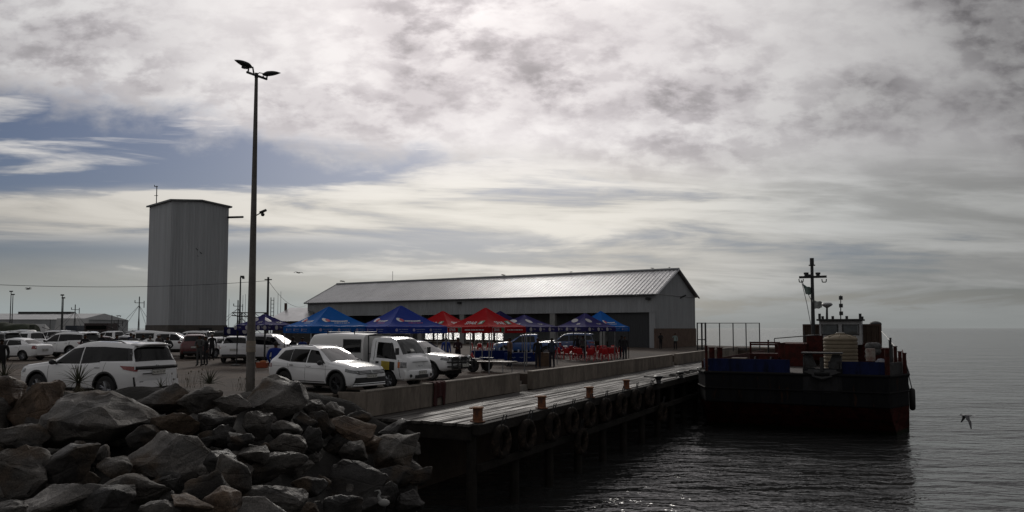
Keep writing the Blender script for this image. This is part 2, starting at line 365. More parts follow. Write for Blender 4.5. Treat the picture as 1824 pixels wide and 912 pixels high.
# timber jetty deck
random.seed(4)
t = thing('timber_jetty', 'long weathered timber jetty deck below the concrete quay wall', 'jetty')
m = MB(); w = 4.06 / 15
for i in range(15):
    s = -0.02 + random.uniform(-0.06, 0.05); t0 = 0.02 + i * w
    while s < 76:
        L = random.uniform(7, 14); e = min(76, s + L); z = DZ + random.uniform(-0.012, 0.012)
        m.prism([Q(s, t0 + 0.02)[:2], Q(e - 0.012, t0 + 0.02)[:2], Q(e - 0.012, t0 + w - 0.02)[:2], Q(s, t0 + w - 0.02)[:2]], 0.09, z - 0.09)
        s = e
m.build('deck_planks', mat('deck_timber', (0.085, 0.077, 0.07), 0.68, col2=(0.03, 0.027, 0.024), vscale=1.0, bump=0.6, bscale=5, rvar=0.3, spec=0.4, lo=.38, hi=.62, rot=math.atan2(U.y, U.x), stretch=(0.22, 3.2, 1)), t, bevel=0.0)
m = MB(); m.prism([Q(0.05, 4.1)[:2], Q(76, 4.1)[:2], Q(76, 4.36)[:2], Q(0.05, 4.36)[:2]], 0.34, DZ - 0.36); m.build('edge_beam', M['darkwood'], t, bevel=0.02)
m = MB(); m.prism([Q(0.02, 0.1)[:2], Q(0.3, 0.1)[:2], Q(0.3, 4.08)[:2], Q(0.02, 4.08)[:2]], 0.42, DZ - 0.53)
for s in range(4, 76, 4): m.prism([Q(s, 0.1)[:2], Q(s + .3, 0.1)[:2], Q(s + .3, 4.08)[:2], Q(s, 4.08)[:2]], 0.42, DZ - 0.53)
m.build('cross_beams', M['darkwood'], t)
for s in [0.3 + 3.1 * i for i in range(24)]:
    p = Q(s, 3.95); q = Q(s, 1.9)
    MB().cyl((p.x, p.y, -5.6), (p.x, p.y, DZ - 0.37), 0.19, 0.17, 10).build('pile', M['darkwood'], t, smooth=True)
m = MB(); m.prism([Q(0.3, 4.12)[:2], Q(76, 4.12)[:2], Q(76, 4.3)[:2], Q(0.3, 4.3)[:2]], 0.25, DZ - 1.55); m.build('waling_beam', M['darkwood'], t, bevel=0.02)

# hanging tyre fenders
def tyre_mb(Rr=0.42, r=0.12, n=26, k=10, sx=1.0):
    mb = MB()
    def f(u, v):
        a = 2 * math.pi * u; b = 2 * math.pi * v
        rr = Rr + r * math.cos(b) * 0.9; return Vector((rr * math.cos(a), sx * r * math.sin(b), rr * math.sin(a)))
    return mb.grid(f, n, k)
tyre_dirty = mat('muddy_tyre', (0.018, 0.015, 0.013), 0.95, spec=0.1, col2=(0.11, 0.08, 0.062), vscale=2.2, lo=0.45, hi=0.75, bump=0.6, bscale=10)
deckang = math.atan2(U.y, U.x)
tyres = [(893, 787), (939, 775), (984, 761), (1018, 750), (1050, 739), (1079, 731), (1107, 721), (1133, 713), (1157, 707), (1035, 786), (1180, 735)]
words_ = ['nearest the camera', 'second along the jetty', 'third along the jetty', 'fourth along the jetty', 'fifth along the jetty', 'sixth along the jetty', 'seventh along the jetty', 'eighth along the jetty', 'ninth along the jetty, nearly at the barge']
tm = None
for i, (px, py) in enumerate(tyres):
    # meet the plane t=4.5
    d = ray(px, py); o = Vector((0, 0, CAMZ)); tt = 4.52 if i < 9 else 4.6
    k = (tt + (QA - o).dot(V)) / d.dot(V); p = o + d * k
    if p.z > -1.25 and i < 9: p.z = -1.3
    if tm is None:
        root = thing('tyre_fender', 'x', 'tyre', p, deckang, 'old tyres hung on the jetty face')
        tyre_mb(0.44, 0.15).build('tyre', tyre_dirty, root, smooth=True, angle=80)
        c = MB(); c.tube([(-.12, 0.0, .42), (-.1, -.1, 0.9 )], 0.022); c.tube([(.12, 0, .42), (.1, -.1, 0.9)], 0.022); c.build('rope', M['black'], root); tm = root
    else:
        root = copy_tree(tm); root.location = p
    root.rotation_euler = (0, R(random.uniform(-12, 12)), deckang)
    root['label'] = ('muddy tyre fender under the jetty edge, ' + words_[i]) if i < 9 else ('tyre fender hanging lower than its neighbours in the middle of the row' if i == 9 else 'low tyre fender hanging lowest at the far end of the row')

# bollards
def bollard(kind, lab, px, py, sc=1.0):
    p = atZ(px, py, DZ); r = thing('mooring_bollard', lab, 'bollard', p, deckang, 'rusty bollards along the jetty edge'); r.scale = (sc, sc, sc)
    if kind == 0:
        MB().lathe([(0.0, 0), (0.25, 0), (0.25, 0.03), (0.165, 0.04), (0.155, 0.3), (0.165, 0.42), (0.0, 0.42)], n=18).build('post', M['rust'], r, smooth=True)
        c = MB(); c.lathe([(0, 0.422), (0.19, 0.422), (0.2, 0.45), (0.17, 0.475), (0, 0.48)], n=18); c.box((-0.2, 0.1, 0.448), (0.16, 0.1, 0.045), R(-30)); c.build('cap', mat('worn_rust', (0.26, 0.12, 0.055), 0.8, var=0.4, vscale=6), r, smooth=True)
    else:
        MB().lathe([(0.0, 0), (0.26, 0), (0.26, 0.03), (0.15, 0.05), (0.14, 0.2), (0.25, 0.36), (0.27, 0.42), (0.2, 0.46), (0, 0.47)], n=18).build('post', M['black'], r, smooth=True)
        c = MB(); c.tube([(0.2, 0, 0.33), (0.45, 0.1, 0.4), (0.7, 0.15, 0.25), (0.8, 0.2, -0.1), (0.85, 0.2, -0.45)], 0.035); c.tube([(-.2, 0.1, 0.3), (-.45, .2, .12), (-.6, .1, .02)], 0.03); c.build('rope', mat('rope', (0.05, 0.045, 0.04), 0.9), r)
bollard(0, 'rusty orange bollard nearest the camera on the jetty corner', 851, 751, 1.02)
bollard(0, 'rusty bollard below the first steps, second from the jetty corner', 965, 727, 1.0)
bollard(0, 'small rusty bollard with flat cap, third from the jetty corner', 1050.5, 708, 1.0)
bollard(0, 'dark rusty bollard fourth from the jetty corner', 1116, 692, 0.95)
bollard(1, 'black flared bollard with a rope drooping over the edge', 1173, 683, 0.95)
bollard(1, 'plain black bollard between the roped bollard and the barge', 1213, 673, 0.85)
bollard(1, 'dark bollard at the barge bow, last one seen on the jetty', 1247, 664, 0.8)
c = MB(); a = Q(27, 3.6, DZ + 0.03); pts = []
for i in range(22): pts.append(Q(27 + i * 0.38, 3.3 + 0.35 * math.sin(i * 1.3) , DZ + 0.04))
c.tube(pts, 0.035); tag(c.build('mooring_rope', mat('rope_dark', (0.03, 0.028, 0.026), 0.9)), 'slack dark mooring rope lying along the far jetty planks', 'rope')

# dark red cloth over the wall
p0 = None
s0 = 4.15
m = MB()
def cl(u, v):
    s = s0 + u * 0.92; L = 0.2 + 0.75 * (1.0 if (u < 0.3 or u > 0.72) else 0.62) * (0.9 + 0.1 * math.sin(u * 9))
    d = v * (0.36 + L)
    if d < 0.36: return Q(s, -0.33 + d, 0.155 + 0.012 * math.sin(u * 20 + v * 5))
    return Q(s + 0.03 * math.sin(d * 4 + u * 6), 0.035 + 0.02 * math.sin(u * 17) + 0.03, 0.15 - (d - 0.36))
m.grid(cl, 28, 22)
o = m.build('draped_cloth', mat('maroon_cloth', (0.055, 0.012, 0.012), 0.95, var=0.3, vscale=8), smooth=True, angle=60)
sol = o.modifiers.new('s', 'SOLIDIFY'); sol.thickness = 0.012
tag(o, 'dark maroon jacket draped over the quay wall in front of the truck', 'cloth')

# ------------------------------------------------------------ rubble bank and boulders
def bankY(x, y):
    t = (y - 690) / 222.0; q = ss((x - 350) / 400); n = 12 + 7.5 * q; f = 19.6 + 4.6 * ss((x - 350) / 350); return f + (n - f) * t
m = MB()
def bk(u, v):
    x = -700 + u * 1440; y = 688 + v * 330; y += max(0, x - 560) * 0.42 * (1 - v); Y = bankY(max(x, 0), y); p = atY(x, y, Y); k = 0.35 + 0.75 * v
    if v < 0.04: k = 0.15
    p.z -= k; p.y += 0.5; return p + Vector((0, 0, 0.25 * noise.noise(p * 0.9)))
m.grid(bk, 60, 30)
tag(m.build('rubble_bank', mat('bank_soil', (0.018, 0.016, 0.014), 0.95, var=0.3, vscale=2, bump=0.8, bscale=6), smooth=True), kind='structure')

def rock_mat(name, c1, c2):
    m = bpy.data.materials.new(name); m.use_nodes = True; t = NT(m.node_tree); b = m.node_tree.nodes['Principled BSDF']
    g = t.new('ShaderNodeNewGeometry'); co = g.outputs['Position']
    mp = t.new('ShaderNodeMapping'); t.l.new(co, mp.inputs[0]); mp.inputs['Scale'].default_value = (0.9, 1.0, 1.9); mp.inputs['Rotation'].default_value = (R(24), R(30), R(8))
    n1 = t.noise(mp.outputs[0], 1.3, 8, 0.66, 0.6); n2 = t.noise(co, 16.0, 7, 0.72); n3 = t.noise(co, 1.1, 3, 0.5)
    c = t.mix(t.sm(n1, 0.36, 0.64), (*c1, 1), (*c2, 1))
    c = t.mix(t.sm(n3, 0.52, 0.7), c, (0.07, 0.05, 0.034, 1))
    c = t.mix(t.sm(n2, 0.6, 0.78), c, (0.13, 0.123, 0.112, 1))
    c = t.mix(1.0, c, t.ramp(t.noise(co, 38.0, 4, 0.7), [(0.35, 0.55), (0.68, 1.45)]), 'MULTIPLY')
    t.l.new(c, b.inputs['Base Color'])
    t.l.new(t.ramp(n3, [(0.35, 0.5), (0.6, 0.88)]), b.inputs['Roughness'])
    b.inputs['Specular IOR Level'].default_value = 0.42
    h = t.m('ADD', t.m('MULTIPLY', n1, 1.2), t.m('MULTIPLY', n2, 0.5))
    vo = t.new('ShaderNodeTexVoronoi', feature='DISTANCE_TO_EDGE'); t.l.new(mp.outputs[0], vo.inputs['Vector']); vo.inputs['Scale'].default_value = 1.0
    h = t.m('ADD', h, t.m('MULTIPLY', t.sm(vo.outputs['Distance'], 0.0, 0.05), 0.18))
    bn = t.new('ShaderNodeBump'); bn.inputs['Strength'].default_value = 0.9; bn.inputs['Distance'].default_value = 0.075
    t.l.new(h, bn.inputs['Height']); t.l.new(bn.outputs[0], b.inputs['Normal']); return m
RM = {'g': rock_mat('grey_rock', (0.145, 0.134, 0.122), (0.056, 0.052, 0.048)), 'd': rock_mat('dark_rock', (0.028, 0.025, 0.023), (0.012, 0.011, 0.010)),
      'b': rock_mat('brown_rock', (0.135, 0.092, 0.062), (0.06, 0.043, 0.032)), 'm': rock_mat('mid_rock', (0.085, 0.076, 0.067), (0.034, 0.031, 0.028))}
def rock_mesh(seed, w, h, dp, fine=3):
    rnd = random.Random(seed); bm = bmesh.new()
    n = rnd.randint(11, 17)
    for i in range(n):
        z = rnd.uniform(-1, 1); a = rnd.uniform(0, 6.283); q = math.sqrt(max(0, 1 - z * z)); k = rnd.uniform(0.82, 1.12)
        bm.verts.new((q * math.cos(a) * k, q * math.sin(a) * k, z * k))
    r = bmesh.ops.convex_hull(bm, input=bm.verts)
    bmesh.ops.delete(bm, geom=[v for v in bm.verts if not v.link_faces], context='VERTS')
    xs = [v.co.x for v in bm.verts]; ys = [v.co.y for v in bm.verts]; zs = [v.co.z for v in bm.verts]
    for v in bm.verts:
        v.co.x = ((v.co.x - min(xs)) / (max(xs) - min(xs)) - 0.5) * w; v.co.y = ((v.co.y - min(ys)) / (max(ys) - min(ys)) - 0.5) * dp; v.co.z = ((v.co.z - min(zs)) / (max(zs) - min(zs)) - 0.5) * h
    mn = min(w, h, dp)
    bmesh.ops.bevel(bm, geom=bm.edges[:], offset=mn * 0.045, segments=2, profile=0.6, affect='EDGES', clamp_overlap=True)
    bmesh.ops.triangulate(bm, faces=bm.faces)
    for it in range(fine):
        es = [e for e in bm.edges if e.calc_length() > mn * 0.16]
        if not es or len(bm.faces) > 7000: break
        bmesh.ops.subdivide_edges(bm, edges=es, cuts=1); bmesh.ops.triangulate(bm, faces=[f for f in bm.faces if len(f.verts) > 3])
    bm.normal_update(); off = Vector((seed * 3.7, seed * 1.3, 0))
    nr = [(v, v.normal.copy()) for v in bm.verts]
    for v, q in nr:
        p = v.co * (1.0 / mn) + off
        d = 0.08 * noise.noise(p * 1.3) + 0.05 * noise.noise(p * 3.1) + 0.035 * noise.noise(p * 7) + 0.02 * noise.noise(p * 15)
        st = Vector((p.x * 0.5, p.y * 0.5, p.z * 3.0)); d += 0.05 * abs(noise.noise(st * 1.6))
        v.co += q * d * mn
    me = bpy.data.meshes.new('boulder'); bm.to_mesh(me); bm.free()
    for p in me.polygons: p.use_smooth = True
    me.set_sharp_from_angle(angle=R(27)); return me
def rock(cx, cy, w, h, kind, label, seed, dY=0.0, group='armour boulders on the bank', tilt=None):
    Y = bankY(cx, cy) + dY; p = atY(cx, cy, Y); k = Y / F
    me = rock_mesh(seed, w * k * 1.0, h * k * 0.93, (0.5 * w + 0.45 * h) * k * 0.9); me.materials.append(RM[kind])
    o = bpy.data.objects.new('boulder', me); COL.objects.link(o); o.location = p
    rnd = random.Random(seed + 5); o.rotation_euler = (R(rnd.uniform(-5, 5)), R(tilt if tilt is not None else rnd.uniform(-9, 9)), R(rnd.uniform(-20, 20)))
    tag(o, label, 'boulder', group)
ROCKS = [
 (8, 718, 76, 104, 'b', 'tall tan boulder cut by the left edge of the picture'), (62, 722, 90, 100, 'b', 'rounded tan boulder beside the left edge, in front of the SUV bonnet'),
 (172, 757, 198, 118, 'g', 'largest grey boulder, sloping, in front of the spiky plant and white SUV'), (292, 713, 92, 62, 'm', 'grey boulder under the small spiky plant behind the SUV bumper'),
 (358, 714, 78, 52, 'g', 'flat-topped boulder under the aloe rosette'), (295, 816, 162, 98, 'g', 'big pale slab leaning right in the middle of the left bank'),
 (40, 781, 92, 52, 'm', 'low humped boulder at the left edge below the tan pair'), (34, 846, 108, 114, 'm', 'big square grey boulder at the lower left edge'),
 (110, 834, 116, 88, 'd', 'dark blocky boulder below the largest grey boulder'), (174, 814, 38, 44, 'g', 'small pointed stone right of the dark blocky boulder'),
 (205, 838, 62, 48, 'm', 'small wedge stone left of the pale slab'), (236, 874, 122, 62, 'm', 'flat topped boulder below the pale slab'),
 (312, 760, 84, 50, 'b', 'brownish boulder just above the pale slab'), (258, 778, 58, 50, 'd', 'dark stone wedged between largest boulder and pale slab'),
 (100, 895, 165, 62, 'g', 'long pale boulder along the bottom edge at lower left'), (14, 915, 74, 46, 'g', 'pale boulder tip in the bottom left corner'),
 (180, 892, 112, 48, 'd', 'dark flat rock above the bottom edge left of centre bank'), (285, 910, 80, 44, 'm', 'ridged stone at the bottom edge below the flat topped boulder'),
 (340, 906, 80, 48, 'b', 'rusty brown stone at the bottom edge'), (376, 873, 80, 70, 'd', 'dark rough boulder above the rusty brown stone'),
 (396, 834, 62, 62, 'd', 'dark upright stone right of the pale slab'), (120, 724, 44, 34, 'b', 'small brown stone at the foot of the tall spiky plant'),
 (489, 712, 124, 92, 'g', 'big peaked grey boulder at the foot of the lamp post'), (415, 722, 64, 48, 'g', 'pale flat boulder left of the lamp post rock'),
 (460, 757, 50, 56, 'm', 'upright blocky stone below the peaked boulder'), (508, 768, 60, 40, 'm', 'wet flat stone below the peaked boulder to the right'),
 (571, 757, 48, 50, 'd', 'dark cube shaped stone near the quay wall end'), (592, 732, 46, 36, 'g', 'small pale stone touching the quay wall end'),
 (626, 768, 84, 54, 'b', 'cracked brown boulder below the quay wall corner'), (517, 795, 80, 50, 'm', 'leaning slab in the middle of the right bank'),
 (452, 813, 60, 46, 'm', 'stone with pale broken top edge, centre of the bank'), (628, 808, 56, 52, 'm', 'triangular stone below the cracked brown boulder'),
 (658, 792, 44, 36, 'b', 'small brown stone left of the streaked boulder'), (708, 812, 88, 84, 'g', 'tall boulder streaked with white droppings beside the jetty'),
 (500, 836, 104, 62, 'm', 'broad dark boulder in the middle of the right bank'), (408, 850, 82, 76, 'm', 'round shouldered boulder right of the dark upright stone'),
 (394, 896, 66, 66, 'b', 'rough brown boulder at the bottom edge, centre left'), (482, 888, 130, 56, 'm', 'long slab stretched above the bottom edge'),
 (464, 911, 102, 50, 'g', 'rounded pale stone at the bottom edge under the long slab'), (636, 858, 116, 76, 'd', 'broad dark boulder near the water with a light rim'),
 (706, 853, 72, 50, 'd', 'dark wedge below the streaked boulder'), (550, 869, 66, 40, 'd', 'low dark stone between the long slab and the broad dark boulder'),
 (553, 786, 40, 54, 'd', 'narrow dark stone standing beside the leaning slab'), (700, 764, 60, 42, 'd', 'dark boulder against the near end of the jetty'),
 (560, 728, 44, 38, 'm', 'small stone between peaked boulder and quay wall end'), (425, 791, 44, 42, 'd', 'dark stone above the round shouldered boulder'),
 (672, 884, 70, 54, 'd', 'dark wet stone by the water near the heron'), (748, 850, 46, 34, 'd', 'wet dark stone at the water under the jetty'),
 (726, 894, 60, 40, 'd', 'black wet stone at the bottom edge beside the water'), (600, 905, 90, 52, 'd', 'dark stone at the bottom edge left of the heron'),
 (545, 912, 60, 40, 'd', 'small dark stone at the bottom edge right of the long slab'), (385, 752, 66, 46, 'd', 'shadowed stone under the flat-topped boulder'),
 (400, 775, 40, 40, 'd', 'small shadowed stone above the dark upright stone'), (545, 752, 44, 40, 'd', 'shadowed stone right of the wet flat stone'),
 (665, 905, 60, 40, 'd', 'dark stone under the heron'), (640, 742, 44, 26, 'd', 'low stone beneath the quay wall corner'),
]
for i, (cx, cy, w, h, k, lab) in enumerate(ROCKS): rock(cx, cy, w, h, k, lab, 11 + i * 7)
rnd = random.Random(9)
for i in range(105):
    x = rnd.uniform(0, 790); y = rnd.uniform(705, 905)
    if x > 745 or x > 560 and y < 745 + (x - 560) * 0.25: continue
    s = rnd.uniform(24, 46)
    rock(x, y + 10, s * 1.3, s, 'ddmg'[i % 4], 'small rubble stone wedged between the big boulders', 900 + i, dY=0.75, group='small rubble stones')
for i in range(16):     # bank going on outside the frame to the left
    x = -40 - 45 * (i % 8); y = 735 + 90 * (i // 8)
    rock(x, y, 110, 90, 'gmdb'[i % 4], 'boulder beyond the left edge of the view', 1200 + i, dY=0, group='boulders outside the view')
# ------------------------------------------------------------ harbour shed
LD = Vector((-0.835, 0.55, 0)).normalized(); PD = Vector((0.55, 0.835, 0)).normalized()
def hit(px, O, d):       # distance along d from O (plan) where the picture column px is met
    k = (px - 912.0) / F; return (k * O.y - O.x) / (d.x - k * d.y)
C0 = ground(1168, 620)
LN = hit(548, C0, LD); WD = hit(1238, C0, PD); CG = C0.z
EZ = atY(1168, 523, C0.y).z; mid = C0 + PD * WD / 2; RZ = atY(1199, 480, mid.y).z; SZ = atY(1168, 556, C0.y).z; BZ = atY(1168, 585, C0.y).z
print('SHED', tuple(C0), LN, WD, EZ, RZ, SZ, BZ)
def S(l, p, z): return C0 + LD * l + PD * p + Vector((0, 0, z - CG))
corr = mat('grey_cladding', (0.33, 0.345, 0.36), 0.5, var=0.16, vscale=1.0, stretch=(1.3, 1.3, 0.12), spec=0.4)
roofm = mat('galvanised_roof', (0.36, 0.365, 0.37), 0.30, 0.85, var=0.2, vscale=0.22)
brick = mat('brick_brown', (0.13, 0.085, 0.065), 0.9, var=0.3, vscale=2, bump=0.3, bscale=8)
t = thing('harbour_shed', 'long grey corrugated harbour shed with open bays behind the gazebos', 'shed')
nF = -PD; nG = -LD
m = MB(); ribbed(m, S(-0.4, -0.35, EZ - 0.06), S(LN + 0.4, -0.35, EZ - 0.06), (S(0, WD / 2, RZ) - S(0, -0.35, EZ - 0.06)), (nF * 0.4 + Vector((0, 0, 0.9))), 0.5, 0.042)
ribbed(m, S(-0.4, WD + 0.35, EZ - 0.06), S(LN + 0.4, WD + 0.35, EZ - 0.06), (S(0, WD / 2, RZ) - S(0, WD + 0.35, EZ - 0.06)), (PD * 0.4 + Vector((0, 0, 0.9))), 0.5, 0.042)
m.build('roof', roofm, t, fix=False)
m = MB(); m.tube([S(-0.42, WD / 2, RZ + 0.05), S(LN + 0.42, WD / 2, RZ + 0.05)], 0.16, 6); m.build('ridge_cap', corr, t)
for l in (-0.42, LN + 0.42):
    m = MB()
    for a, b in ((S(l, -0.36, EZ - 0.1), S(l, WD / 2, RZ - 0.02)), (S(l, WD + 0.36, EZ - 0.1), S(l, WD / 2, RZ - 0.02))): m.tube([a, b], 0.11, 4)
    m.build('barge_board', mat('trim_grey', (0.34, 0.35, 0.36), 0.5), t)
m = MB(); m.tube([S(-0.3, -0.42, EZ - 0.12), S(LN + .3, -0.42, EZ - 0.12)], 0.1, 6); m.build('gutter', mat('gutter_grey', (0.10, 0.105, 0.11), 0.5), t)
m = MB(); ribbed(m, S(0, 0, SZ), S(LN, 0, SZ), (0, 0, EZ - SZ), nF, 0.36, 0.035); m.build('front_cladding', corr, t, fix=False)
m = MB()
def gable(l, n):
    k = round(WD / 0.36); w = WD / k
    for i in range(k):
        q = []
        for u, dd in ((0, 0), (0.3, 0), (0.4, 1), (0.6, 1), (0.7, 0), (1, 0)):
            p = (i + u) * w; zt = EZ + (RZ - EZ) * (1 - abs(p / WD * 2 - 1)) - 0.05; q.append((p, dd, zt))
        for a, b in zip(q, q[1:]): m.add([S(l, a[0], BZ) + n * .035 * a[1], S(l, b[0], BZ) + n * .035 * b[1], S(l, b[0], b[2]) + n * .035 * b[1], S(l, a[0], a[2]) + n * .035 * a[1]], [(0, 1, 2, 3)])
gable(0, nG); m.build('gable_cladding', corr, t, fix=False); m = MB(); gable(LN, LD); m.build('gable_cladding', corr, t, fix=False)
m = MB(); m.tube([S(-0.05, 0.2, EZ - 0.02), S(-0.05, WD - 0.1, EZ - 0.02)], 0.05, 4); m.build('gable_flashing', MC['trim_grey'], t)
m = MB()
for l0, l1, p0, p1 in ((-0.08, 0.15, -0.08, WD + 0.08), (LN - 0.15, LN + 0.08, -0.08, WD + 0.08), (0, LN, WD - 0.15, WD + .06)):
    a, b, c, d = S(l0, p0, 0), S(l1, p0, 0), S(l1, p1, 0), S(l0, p1, 0); m.prism([a[:2], b[:2], c[:2], d[:2]], BZ + 0.5 if p0 < 1 else 1.0, -0.5)
m.build('brick_base', brick, t)
# back wall with a strip of openings that lets the sea show through
m = MB(); zo0, zo1 = 0.95, 1.95
m.prism([S(0, WD, 0)[:2], S(LN, WD, 0)[:2], S(LN, WD - .12, 0)[:2], S(0, WD - .12, 0)[:2]], EZ - zo1, zo1)
x = 0.0
while x < LN:
    m.prism([S(x, WD, 0)[:2], S(x + 0.35, WD, 0)[:2], S(x + .35, WD - .12, 0)[:2], S(x, WD - .12, 0)[:2]], zo1 - 0.5, 0.5)
    if hit(915, S(0, WD, 0), LD) > x or x > hit(760, S(0, WD, 0), LD): m.prism([S(x, WD - .02, 0)[:2], S(x + 2, WD - .02, 0)[:2], S(x + 2, WD - .1, 0)[:2], S(x, WD - .1, 0)[:2]], zo1 - 0.5, 0.5)
    x += 1.9
m.build('back_wall', corr, t)
# front columns, between them open bays
for px in (749, 824, 985, 1073):
    l = hit(px, S(0, 0.2, 0), LD)
    m = MB(); m.prism([S(l - .35, 0.02, 0)[:2], S(l + .35, 0.02, 0)[:2], S(l + .35, .5, 0)[:2], S(l - .35, .5, 0)[:2]], SZ + 0.3, -0.2); m.build('column', mat('column_concrete', (0.27, 0.27, 0.265), 0.8, var=0.2), t)
for l in (0.0, LN - 0.7, hit(690, C0, LD), hit(620, C0, LD)):
    m = MB(); m.prism([S(l, 0.03, 0)[:2], S(l + .75, 0.03, 0)[:2], S(l + .75, .45, 0)[:2], S(l, .45, 0)[:2]], SZ + 0.35, -0.3); m.build('column', corr, t)
l1 = hit(1157, C0, LD); l2 = hit(1120, C0, LD)
m = MB(); ribbed(m, S(0.76, 0.35, -0.2), S(hit(1080, C0, LD), 0.35, -0.2), (0, 0, SZ + 0.25), nF, 0.3, 0.02); m.build('roller_door', mat('dark_door', (0.03, 0.033, 0.037), 0.6), t, fix=False)
m = MB()
for l, sgn in ((hit(1156, C0, LD), 0), (hit(820, C0, LD), 0)):
    p = S(l, -0.25, EZ - 0.55); m.box(p, (0.5, 0.35, 0.28), 0.3); m.tube([p, p + Vector((0, .3, .1))], 0.04)
m.build('floodlight', M['black'], t)
m = MB(); p = S(-0.2, WD * 0.62, EZ - 0.1); m.box(p, (0.9, 0.25, 0.18), R(30), rot=Matrix.Rotation(R(-25), 3, 'Y')); m.build('wall_lamp', M['black'], t)
p = S(hit(699, S(0, WD / 2, 0), LD), WD / 2, RZ)
m = MB(); m.tube([p, p + Vector((0, 0, 1.6))], 0.035, 5); m.build('roof_aerial', M['steel'], t)
# apron in front of the gable: chain link fence with gate
ft = thing('chain_link_fence', 'tall chain link fence with thin posts between shed and barge', 'fence')
fpx = [1250, 1281, 1305, 1328, 1352]; fY = 79.0
def fp(px): return Vector(((px - 912) / F * fY, fY, 0.0))
ztop = atY(1300, 575.5, fY).z
for px in fpx:
    p = fp(px); MB().cyl((p.x, p.y, -0.1), (p.x, p.y, ztop + 0.03), 0.055, n=6).build('post', M['black'], ft)
m = MB(); m.tube([fp(1250) + Vector((0, 0, ztop)), fp(1352) + Vector((0, 0, ztop))], 0.035, 5); m.tube([fp(1250) + Vector((0, 0, 0.12)), fp(1352) + Vector((0, 0, 0.12))], 0.025, 5); m.build('rail', M['black'], ft)
m = MB(); x0, x1 = fp(1250).x, fp(1352).x; H = ztop
k = -H
while k < x1 - x0:
    for sg in (1, -1):
        a, b = (k, 0), (k + H, H)
        if sg < 0: a, b = (k + H, 0), (k, H)
        ax, az, bx, bz = *a, *b
        if ax > bx: ax, az, bx, bz = bx, bz, ax, az
        if ax < 0: az += (bz - az) * (-ax) / (bx - ax); ax = 0
        W_ = x1 - x0
        if bx > W_: bz -= (bz - az) * (bx - W_) / (bx - ax); bx = W_
        if bx > ax: m.tube([(x0 + ax, fY, az), (x0 + bx, fY, bz)], 0.005, 3)
    k += 0.2
m.build('mesh_wire', M['steel'], ft, fix=False)
gt = thing('fence_gate', 'black framed gate closing the gap between shed and chain link fence', 'gate')
m = MB(); a, b = Vector(((1241 - 912) / F * fY, fY - .1, 0)), Vector(((1255.5 - 912) / F * fY, fY - .1, 0))
for p in (a, b): m.cyl((p.x, p.y, 0.0), (p.x, p.y, ztop + .05), 0.09 if p is b else 0.07, n=6)
for z in (0.2, 1.1, ztop): m.tube([a + Vector((0, 0, z)), b + Vector((0, 0, z))], 0.05, 5)
c_ = (a + b) / 2; m.cyl((c_.x, c_.y, 0.1), (c_.x, c_.y, ztop), 0.05, n=6); m.build('gate_frame', M['black'], gt)

# ------------------------------------------------------------ tall corrugated tower
YN = 96.0
N_ = Vector(((301 - 912) / F * YN, YN, 0.25)); TN = atY(301, 358.5, YN).z
fr = Vector((0.70, 0.714, 0)).normalized(); lf = Vector((-fr.y, fr.x, 0))
wf = hit(404, N_, fr); wl = hit(261.5, N_, lf); TR = atY(404, 370.5, (N_ + fr * wf).y).z; TBZ = atY(301, 579, YN).z
print('TOWER', wf, wl, TN, TR, atY(261.5, 371, (N_ + lf * wl).y).z, TBZ)
t = thing('corrugated_tower', 'tall windowless grey corrugated tower standing behind the parked cars', 'tower')
TZ = TR + 0.1; TP = atY(356, 358.5, (N_ + fr * wf / 2).y).z - 0.05; print('TP', TZ, TP)
tm_ = mat('tower_cladding', (0.43, 0.45, 0.47), 0.55, var=0.16, vscale=1.0, spec=0.35, stretch=(1.6, 1.6, 0.05))
m = MB()
k = round(wf / 0.40); w = wf / k
for i in range(k):
    q = [(0, 0), (0.3, 0), (0.4, 1), (0.6, 1), (0.7, 0), (1, 0)]
    for off, nn in ((Vector((0, 0, 0)), -lf), (lf * wl, lf)):
        for (u0, d0), (u1, d1) in zip(q, q[1:]):
            a, b = (i + u0) * w, (i + u1) * w; za, zb = [TZ + (TP - TZ) * (1 - abs(v / wf * 2 - 1)) for v in (a, b)]
            A, B = N_ + off + fr * a + nn * d0 * .035, N_ + off + fr * b + nn * d1 * .035
            m.add([(A.x, A.y, TBZ), (B.x, B.y, TBZ), (B.x, B.y, zb), (A.x, A.y, za)], [(0, 1, 2, 3)])
m.build('front_cladding', tm_, t, fix=False)
m = MB(); ribbed(m, (N_.x, N_.y, TBZ), (N_ + lf * wl)[:2] + (TBZ,), (0, 0, TZ - TBZ), -fr, 0.40, 0.02)
b_ = N_ + fr * wf; ribbed(m, (b_.x, b_.y, TBZ), (b_ + lf * wl)[:2] + (TBZ,), (0, 0, TZ - TBZ), fr, 0.40, 0.05); m.build('side_cladding', tm_, t, fix=False)
m = MB(); e = 0.32
def tp(a, b, z): p = N_ + fr * a + lf * b; return Vector((p.x, p.y, z))
for s0_, s1_, z0_, z1_ in ((-e, wf / 2, TZ - 0.06, TP + 0.04), (wf / 2, wf + e, TP + 0.04, TZ - 0.06)):
    for dz in (0.0,):
        m.add([tp(s0_, -e, z0_), tp(s1_, -e, z1_), tp(s1_, wl + e, z1_), tp(s0_, wl + e, z0_), tp(s0_, -e, z0_ + .2), tp(s1_, -e, z1_ + .2), tp(s1_, wl + e, z1_ + .2), tp(s0_, wl + e, z0_ + .2)],
              [(0, 1, 2, 3), (4, 5, 6, 7), (0, 1, 5, 4), (1, 2, 6, 5), (2, 3, 7, 6), (3, 0, 4, 7)])
m.build('roof', mat('roof_dark', (0.12, 0.125, 0.13), 0.5), t)
m = MB(); a_, b2 = tp(-.12, -.12, 0), tp(wf + .12, wl + .12, 0)
